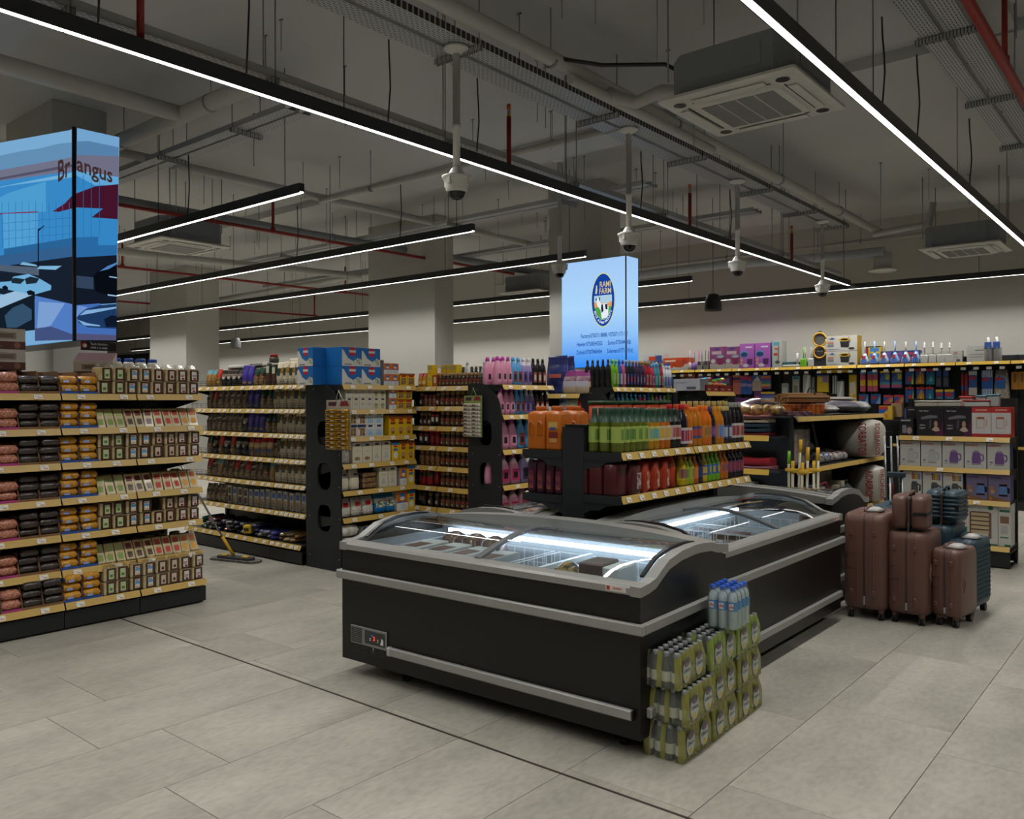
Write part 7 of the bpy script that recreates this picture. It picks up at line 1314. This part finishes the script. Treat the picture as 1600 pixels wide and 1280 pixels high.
for i, (x, w, h, c, c2, n) in enumerate(((.24, .22, .05, '#b5b0a0', '#c8c4b8', 'white'), (.45, .22, .05, '#b0aca0', '#c0bcb0', 'grey white'), (.60, .12, .09, '#b58a80', '#b8342a', 'clear red lidded'), (.73, .10, .10, '#a89a94', '#4a8a9a', 'clear teal lidded'), (.83, .11, .11, '#9aa4a4', '#3f8090', 'tall clear teal lidded'), (.70, .22, .055, '#b0b4b0', '#8a2a28', 'long clear red lidded'))):
    yb = .08 if i == 5 else .3; zb_ = G10.z[0]+.29
    o = tag(ob('food_container', MB().box(-w/2, -.05, 0, w/2, .05, h, C(c, .25), .012), None, G10.at(x, .13 if i != 5 else .07, zb_)), n+' food container on top of the boxes of the kettle rack', 'container'); ob('lid', MB().box(-w/2-.004, -.054, h, w/2+.004, .054, h+.016, C(c2, .4), .005), o)
# far right rack of which a strip shows
G11 = U('g11', 'right hand rack', (-1.22, 10.3), 0, .4, [1.5, 1.18, .88, .55, .15])
bay(G11, 'dark rack of metal trays at the right picture edge', 0, 1.0, 1.65, .13, .03, (0, 0, 0, 0, 0))
for li in range(5):
    for i in range(3): tag(ob('wrapped_tray', MB().loft([rrect(.24, .2, 0, .03), rrect(.28, .24, .05, .04), rrect(.27, .23, .055, .04)], (C('#8a6a4a', .3, .5), C('#8f8c84', .35), C('#4a3a2c', .4))[(i+li) % 3]), None, G11.at(.17+.32*i, .15, G11.z[li])), ORD[i]+' tray from the left on the '+level_name(li, 5)+' of the right hand rack', 'tray', 'trays of the right hand rack')
t = thing('open_carton', 'brown cardboard carton with a film bag at the right picture edge', 'carton', (-1.0, 9.75, 0), .2); m = MB(); m.box(-.2, -.15, 0, .2, .15, .005, CARD)
for q in ((-.2, -.15, -.195, .15), (.195, -.15, .2, .15), (-.2, -.15, .2, -.145), (-.2, .145, .2, .15)): m.box(q[0], q[1], 0, q[2], q[3], .38, CARD)
ob('carton_body', m, t); m = MB(); m.prism([(-.2, .38), (-.34, .42), (-.34, .425), (-.2, .385)], (-.14, .14), 'y', CARD); ob('flap', m, t); ob('film_bag', MB().loft([rrect(.3, .2, .3, .05), rrect(.4, .28, .42, .08), rrect(.3, .2, .5, .06), rrect(.12, .1, .52, .03)], film_mat('grey_film', '#9a9c98', .5)), t)
# ------------------------------------------------------------------ pegboard wall of household goods
PEG = C('#1d1f22', .6, 0, .05, 4)
GWx0 = -8.6
for i in range(11):
    x0 = GWx0+.72*i; t = thing('wall_shelf_unit', ORD[i]+' dark pegboard bay from the left along the back wall', 'shelving', (x0, 13.9, 0), 0, 'pegboard bays on the back wall')
    m = MB(); m.box(0, .42, .1, .716, .45, 2.28, PEG)
    for k in range(14): m.box(.0, .418, .3+.14*k, .716, .42, .304+.14*k, BLACK)
    ob('pegboard', m, t); ob('upright', MB().box(0, .37, 0, .03, .42, 2.28, SHELF), t); ob('plinth', MB().box(.0, .05, 0, .716, .42, .12, SHELF), t)
    s = ob('shelf', MB().box(.002, .0, 2.155, .714, .42, 2.178, SHELF), t); ob('price_strip', MB().prism([(-.02, 2.132), (-.017, 2.132), (.004, 2.178), (0, 2.18)], (.004, .712), 'x', C('#b8952f', .4)), s)
    for k in range(2): ob('price_tag', _tag, s, (.15+.35*k+random.uniform(-.05, .05), -.0155, 2.155)).rotation_euler = (-.46, 0, 0)
    for k in range(4): ob('hook_tag', MB().box(.06+.17*k, .03, 2.06, .13+.17*k, .032, 2.10, TAG).tube([(.095+.17*k, .03, 2.08), (.095+.17*k, .418, 2.10)], .003, STEEL, 4), t)
    b = ob('lower_shelf', MB().box(.002, .0, .9, .714, .42, .923, SHELF), t); ob('price_strip', MB().box(.004, -.012, .885, .712, 0, .925, STRIP), b)
VIO, ORGE, BLUE2 = C('#6f2a86', .4), C('#c8481a', .4), C('#24508f', .4)
WTX = lambda s, x, z, q, m: (s, x, z, q, m)
def tbrush(m, w, h, base, stick, bh=.45):
    m.lathe([(w*.36, 0), (w*.42, .01), (w*.36, h*bh*.8), (w*.22, h*bh)], base, n=9); m.cyl((0, 0, h*bh), (0, 0, h), w*.08, stick, 6); return m
TOPD = {'bc': ('blue and white carton', [C('#b8bcc0'), [(0, 0, 1, .12, BLUE2), (.0, .45, 1, .6, BLUE2), (.3, .62, .7, .85, ORGE), (.3, .2, .7, .4, ORGE), (.62, 0, .64, 1, C('#1a3a6a')), (.66, .1, .95, .9, C('#2a4a86'))]]), 'om': ('orange mop set carton', [ORGE, [('p', [(.3, 0), (1, 0), (1, .55), (.5, .55)], C('#b9b4ac')), ('o', .62, .5, .26, .28, C('#b8401a')), (.02, .3, .28, .6, C('#2a5a9a')), (.05, .7, .5, .82, C('#d8c8b8')), ('o', .5, .15, .22, .1, C('#c8c4bc')), (.76, .5, .98, .9, C('#a8341a'))]]),
        'pk': ('mauve bucket mop carton', [C('#7d3f6c'), [(0, 0, 1, .25, C('#a89c98')), ('p', [(.55, .2), (.9, .2), (.95, .55), (.5, .55)], C('#7a1f4a')), ('o', .72, .56, .24, .07, C('#8a9aa0')), ('o', .24, .36, .16, .1, C('#b5b0ac')), (.15, .66, .8, .8, C('#b59aa8')), ('o', .5, .9, .2, .05, C('#3a3a7a'))]]), 'pu': ('bright purple mop set carton', [C('#a258ac'), [('o', .32, .58, .3, .14, C('#5a8aba')), ('o', .32, .56, .24, .1, C('#1f3a6a')), (.4, .82, .86, .88, C('#c8c0cc')), ('p', [(.5, .15), (.86, .15), (.9, .38), (.52, .38)], C('#4a1f5a')), ('o', .42, .12, .2, .07, C('#c8c4cc')), ('o', .14, .34, .07, .05, C('#c8a83a')), ('o', .14, .2, .07, .05, C('#c8a83a'))]]),
        'tl': ('tall teal and white mop carton', [C('#b0b2ac'), [(0, .0, .08, 1, C('#3a8a98')), (.2, .82, .8, .94, C('#4a9aa8')), (.2, .44, .6, .54, C('#b83a2a')), ('p', [(.6, .2), (.7, .2), (.8, .8), (.7, .8)], C('#6a6458')), ('o', .6, .2, .25, .06, C('#4a4a4c')), (.3, .66, .7, .72, C('#b85a3a'))]]), 'mbx': ('white spin mop carton', [C('#b5b4ae'), [('p', [(.48, .24), (.72, .2), (.8, .76), (.45, .72)], C('#1c1c1e')), ('o', .6, .74, .2, .12, C('#c8a01e')), ('o', .6, .74, .13, .07, BLACK), ('o', .82, .14, .1, .08, C('#2a2a2c')), (.74, .2, .755, .95, C('#6a6a6a')), (.05, .5, .25, .62, C('#b07a5a')), (.05, .3, .25, .46, C('#7a7a78')), ('p', [(.1, .78), (.2, .9), (.3, .78)], C('#3a4a7a')), (.03, .12, .4, .15, C('#4a7ab0'))], C('#b8951f')]),
        'bk': ('yellow and blue brush box', [C('#c8a81e'), [(.3, .72, .9, .92, C('#2f7ab8')), (.3, .4, .9, .62, C('#2f7ab8')), (.3, .1, .9, .3, C('#2f7ab8')), (0, 0, .2, 1, C('#8a2a3a')), (0, .95, 1, 1, BLACK)]]), 'bk2': ('navy and red cloth box', [C('#23386e'), [(.1, .7, .8, .86, C('#a83038')), (.1, .38, .8, .54, C('#a83038')), (.1, .08, .8, .22, C('#a83038')), (.6, .25, .95, .95, C('#5a4a8a'))]]), 'wc': ('plain white carton', [C('#a9a8a0'), [(.3, .7, .8, .76, C('#6a6a66')), (.1, .45, .85, .5, C('#77776f')), (.1, .3, .6, .34, C('#77776f')), (.74, .1, .92, .3, C('#4a4a48')), (.62, .8, .8, .9, C('#b86a5a'))]])}
for k, x, w, z, h in GTOP:
    z = 2.1785 if z < 2.3 else 2.1785+.245
    if k in TOPD:
        d, (b, a, *s) = TOPD[k]; put(carton('wall_carton', w, .24 if k != 'bk2' and k != 'bk' and k != 'wc' else .14, h, b, a, s[0] if s else None), None, x, 14.10 if k not in ('bk', 'bk2', 'wc') else 14.24, z, d+(', upper of two' if z > 2.3 else ''), 'on the long wall shelf')
        continue
    y = 14.02; m = MB()
    if k in ('br', 'lb', 'mb', 'mb2'):
        c = {'br': '#b5a8b0', 'lb': '#7a5ab0', 'mb': '#8a8a82', 'mb2': '#6a6e60'}[k]; n = {'br': 'white toilet brush with tapered handle', 'lb': 'lilac toilet brush', 'mb': 'grey brush set with pink stem', 'mb2': 'grey green brush set'}[k]
        if k[0] == 'm': m.box(-.05, -.05, 0, .05, .05, .16, C(c), .004); m.box(-.03, -.052, .09, .03, -.05, .15, C('#5a1f4a')); m.cyl((-.03, 0, .16), (-.03, 0, h), .008, C('#b83a6a' if k == 'mb' else '#4a5048'), 6); m.cyl((.03, 0, .16), (.03, 0, h*.95), .008, C('#6a5a8a' if k == 'mb' else '#4a5048'), 6)
        else: tbrush(m, .11, h, C(c), C(c), .4)
        nm = 'toilet_brush'
    elif k == 'tb':
        cc = C('#8fb0d0', .2); i_ = len([1 for p in _put if p[1].startswith('pale blue bathroom') or p[1].startswith('clear bathroom')]); blu = i_ % 2; cc = C('#7fa4d0' if blu else '#a8b8c8', .2)
        m.lathe([(.055, 0), (.07, .02), (.065, .08), (.035, .15), (.02, .19)], cc, n=10); m.cyl((0, 0, .19), (0, 0, h), .012, C('#8ab0d8' if blu else '#c0beb4'), 6); m.box(-.03, -.07, .10, .02, -.045, .15, C('#a83a4a')); m.box(-.04, -.074, .02, .04, -.066, .09, C('#4a6ab0')); n = 'pale blue bathroom brush' if blu else 'clear bathroom brush'; nm = 'bathroom_brush'
    elif k == 'wb': m.box(-.055, -.05, 0, .055, .05, .13, C('#b8b8b2'), .01); m.cyl((0, 0, .13), (0, 0, h), .011, C('#c0c0ba'), 6); m.lathe([(.014, h*.7), (.02, h*.75), (.014, h*.8)], C('#c0c0ba'), n=6); n = 'white square brush holder'; nm = 'brush_holder'
    elif k == 'pj': m.lathe([(.05, 0), (.06, .01), (.055, .2), (.06, .21)], C('#b5b7b8'), n=10); m.cyl((0, 0, .2), (-.01, 0, h), .018, C('#c5c5c0'), 7); m.box(-.05, -.055, .19, .04, -.03, .29, C('#34549a'), .004); n = 'white brush holder with blue tag'; nm = 'brush_holder'
    elif k == 'ym':
        m.box(-.1, -.03, 0, .1, .03, .25, C('#26272a'), .004); YM = C('#c8921a', .4)
        for cz_, rr in ((.24, .10), (.45, .11)): m.tube([(rr*math.cos(2*PI*q/16), -.03, cz_+rr*math.sin(2*PI*q/16)) for q in range(17)], .014, YM, 6); m.poly([(rr*.9*math.cos(-2*PI*q/14), -.026, cz_+rr*.9*math.sin(-2*PI*q/14)) for q in range(14)][::-1], GRAIN('#2a2a2a', '#8a8a88', 30) if cz_ < .3 else C('#55564f'))
        m.box(-.03, -.03, .54, .03, .0, .59, BLACK, .006); n = 'yellow ringed spin mop head display'; nm = 'mop_display'
    elif k == 'flat': m.box(-.15, -.05, 0, .15, .05, .04, C('#a8a79c'), .01); m.box(-.15, -.02, .04, .04, .05, .10, C('#2f5a60'), .01); m.cyl((.1, 0, .04), (.1, 0, .24), .018, C('#b5b5ae'), 7); n = 'white and teal floor wipers lying flat'; nm = 'floor_wiper'
    else: c = '#6ab01f' if k == 'ly' else '#b5b5b0'; m.box(-.05, -.04, 0, .05, .04, .14, C(c), .012); m.cyl((-.0, 0, .14), (-.0, 0, h), .009, C(c), 6); m.cyl((.03, 0, .14), (.03, 0, h*.96), .007, C('#a8a8a0'), 6); n = ('lime green' if k == 'ly' else 'white')+' brush set'; nm = 'brush_set'
    put(P(nm, 'brush', [('brush', m)]), None, x, y, z, n, 'on the long wall shelf')
def hp(m, w, h, base, arts, d=.05):
    m.box(-w/2, -d, 0, w/2, 0, h, base, .004); y = -d-.001
    for a in arts:
        if a[0] == 'p': m.poly([(-w/2+px*w, y, pz*h) for px, pz in a[1]], a[2])
        else: m.quad((-w/2+a[0]*w, y, a[1]*h), (-w/2+a[2]*w, y, a[1]*h), (-w/2+a[2]*w, y, a[3]*h), (-w/2+a[0]*w, y, a[3]*h), a[4])
        y -= .0006
RB4 = ['#b83a4a', '#c8a02a', '#3a8a6a', '#2a6a9a', '#8a3a8a', '#c8702a']
H = lambda c: C(c, .4)
VL = [(.0, .84, 1, 1, H('#a8242c')), ('p', [(0, .2), (.6, .9), (1, .5), (1, .84), (0, .84)], H('#24509a'))]
HD = {'or': ('orange cloth pack', '#a83a14', [(.2, .3, .8, .8, H('#5a2a1a'))]), 'pr': ('dark mauve sponge pack', '#4a2348', [(.1, .2, .4, .8, H('#7a5a80')), (.55, .2, .9, .7, H('#6a3a68'))]), 'pv': ('mauve glove pack', '#553058', [(.15, .55, .85, .85, H('#80688a')), (.2, .1, .8, .4, H('#3a2440'))]), 'pd': ('salmon pink cloth', '#b8685c', [(0, .72, 1, .88, H('#4a2a5a')), (0, .6, 1, .68, H('#8a4a48'))]), 'bl': ('bright blue cloth', '#1f4f9a', [(0, .76, 1, 1, H('#a82a5a')), (.0, .42, 1, .58, H('#8a7aa8'))]), 'bg': ('beige cloth pack with blue label', '#a8958a', [(0, .6, 1, 1, H('#3a5a8a')), ('p', [(.1, .62), (.6, .95), (.9, .62)], H('#b8b4b8'))]), 'rb': ('rainbow striped cloth pack', '#4a5a9a', [(0, k*.14+.08, 1, k*.14+.2, H(RB4[k % 6])) for k in range(6)]), 'rb2': ('rainbow cloth pack with yellow header', '#3a4a8a', [(0, .84, 1, 1, H('#c8a41e')), (0, .1, 1, .3, H('#c8862a')), (0, .3, 1, .45, H('#b8b0a8')), (0, .45, 1, .65, H('#5a6ab0'))]), 'pu2': ('purple scourer pack', '#5a2a6a', [(.2, .2, .8, .6, H('#a84a80'))]), 'gr': ('grey brush pack with green foot', '#7f8a80', [(0, 0, 1, .28, H('#5aa81e')), (.15, .4, .85, .8, H('#a9aca4'))]), 'gn': ('pale brush pack with lime base', '#8f968c', [(.0, .0, 1, .14, H('#5aa81e')), (.1, .86, .9, 1, H('#3a7a8a')), (.2, .3, .8, .6, H('#6a645a'))]), 'cl': ('clear film brush pack', '#9a9c98', [('p', [(.2, .05), (.5, .05), (.9, .95), (.6, .95)], H('#c0c2be'))]), 'cl2': ('dark film brush pack', '#3a3e40', [('p', [(.2, .05), (.5, .05), (.9, .95), (.6, .95)], H('#7a7e80'))]), 'yc': ('yellow cloth pack', '#bfa21c', [(.5, .55, .92, .95, H('#7a6a9a')), (.1, .6, .45, .85, H('#d0b840')), (0, .93, 1, 1, H('#2a5aa0'))]), 'st': ('grey steel mop poles', '#5a5e62', [(.1, 0, .3, 1, H('#9a9ea2')), (.6, 0, .8, 1, H('#9a9ea2'))]), 'yp': ('yellow and white mop pack', '#b8981c', [('p', [(.2, .2), (.9, .3), (.8, .75), (.1, .7)], H('#b5b5b0')), ('p', [(.4, .3), (.6, .3), (.5, .6)], H('#c8a01a'))]), 'ps': ('pink cloth roll with yellow band', '#b04a64', [(0, .28, 1, .56, H('#c8a81e')), (0, .84, 1, 1, H('#3a7ab0'))]), 'sp': ('rainbow sponge cloth pack', '#3a5a9a', [(0, .88, 1, 1, H('#c8a41e')), ('p', [(0, .55), (.6, .88), (0, .88)], H('#24408a')), (0, .05, 1, .2, H('#b84a6a')), (0, .2, 1, .35, H('#4a8a9a')), (.6, .5, 1, .8, H('#a8a83a'))]), 'sp2': ('sponge pack with red header', '#b8506a', [(0, .78, 1, .95, H('#b8302a')), ('p', [(0, .25), (0, .78), (.7, .78)], H('#24509a')), ('p', [(.5, .25), (1, .3), (1, .75)], H('#a8a83a'))]), 'bp': ('blue sponge pack', '#2a4a80', [(.05, .5, .6, .75, H('#a8242c')), ('p', [(.5, .0), (1, .0), (1, .9)], H('#6a90b8'))]),
      'br1': ('brush pack with red picture', '#2a5a8a', VL+[('p', [(.35, .1), (.7, .2), (.75, .5), (.4, .5)], H('#b8242a')), ('p', [(.7, 0), (1, 0), (1, .8)], H('#a8b83a'))]), 'br2': ('brush pack with yellow picture', '#a8762a', VL+[('p', [(.3, .1), (.7, .1), (.6, .6)], H('#c8a02a'))]), 'br3': ('brush pack with teal picture', '#1f6a80', VL+[('p', [(.3, .15), (.8, .25), (.6, .6)], H('#5aa8b0'))]), 'dk': ('dark scourer pack', '#26344a', [(.1, .6, .9, .95, H('#2a4a8a')), (.15, .1, .85, .5, H('#4a4e52'))]), 'tub': ('blue tub with yellow lid', '#2a5a9a', [(0, .84, 1, 1, H('#c8a41e')), (.1, .5, .8, .78, H('#a8242c')), (.2, .1, .9, .45, H('#4a8ab0'))]), 'red': ('red mop pole', '#8a1a24', [(0, .4, 1, .55, H('#2a4a8a'))]), 'mop': ('white mop head pack', '#2a4a86', [(0, .8, 1, .95, H('#b5b2ac')), (0, .0, 1, .3, H('#b5aca4')), (.1, .62, .8, .74, H('#a8242c'))]), 'mopb': ('blue striped mop cover pack', '#b5b8bc', [(.06, 0, .14, 1, H('#4a7ab8')), (.3, 0, .38, 1, H('#4a7ab8')), (.54, 0, .62, 1, H('#4a7ab8')), (.78, 0, .86, 1, H('#4a7ab8')), (0, .36, 1, .76, H('#24509a')), (.05, .64, .7, .74, H('#a8242c'))]), 'mopw': ('cream cotton mop pack', '#a89f90', [(0, .42, .9, .78, H('#2a5a9a')), (.05, .68, .6, .76, H('#a8242c'))]), 'gld': ('golden clothes brush', '#a8762a', [(.3, .4, .7, .9, H('#7a501a'))])}
for k, x, w, z, h in GHANG:
    n, b, a = HD[k]; m = MB(); yy = 14.15
    if k == 'mopw': m.loft([rrect(w*.7, .10, 0, .04, 0, -.03), rrect(w*1.1, .14, h*.12, .05, 0, -.03), rrect(w, .1, h*.4, .03, 0, -.03), rrect(w*.8, .06, h, .02, 0, -.03)], GRAIN('#857c6e', '#b5aca0', 40, .9, 0)); m.box(-w*.42, -.094, h*.42, w*.3, -.084, h*.78, H('#2a5a9a')); m.box(-w*.4, -.096, h*.68, w*.1, -.094, h*.76, H('#a8242c'))
    else: hp(m, w, h, H(b), a)
    put(P('hanging_pack', 'pack', [('pack', m), ('hook', MB().tube([(0, -.03, h-.004), (0, -.03, h+.02), (0, .17, h+.035)], .003, STEEL, 4))]), None, x, yy, z, n+(', upper row' if z+h > 1.85 else ', lower row' if z < 1.6 and h < .3 else ''), 'hanging on the back wall')
tag(ob('mop_header', MB().box(-.25, -.012, 0, .25, 0, .05, C('#c8a01e', .4)), None, (-4.72, 14.12, 2.07)), 'yellow header strip under the wall shelf', 'sign')
for i, x in enumerate((-3.85, -3.72)): put(carton('cloth_box', .2-.04*i, .12, .22, C('#b8982a' if i == 0 else '#a88a6a'), [(0, .74, .7, .96, H('#a8342a')), ('p', [(0, .2), (.7, .74), (0, .74)], H('#24509a')), (.4, .12, .7, .4, H('#b86a2a'))] if i == 0 else []), None, x, 13.98-.0+.13*i, 1.30-.0+.04*i, 'yellow cloth box' if i == 0 else 'plain tan cloth box', 'above the blanket rack end')
tag(ob('box_shelf', MB().box(-.3, -.08, 0, .3, .2, .02, SHELF), None, (-3.8, 13.98, 1.279)), 'small dark shelf for the yellow cloth box on the back wall', 'shelving')
finish_labels()
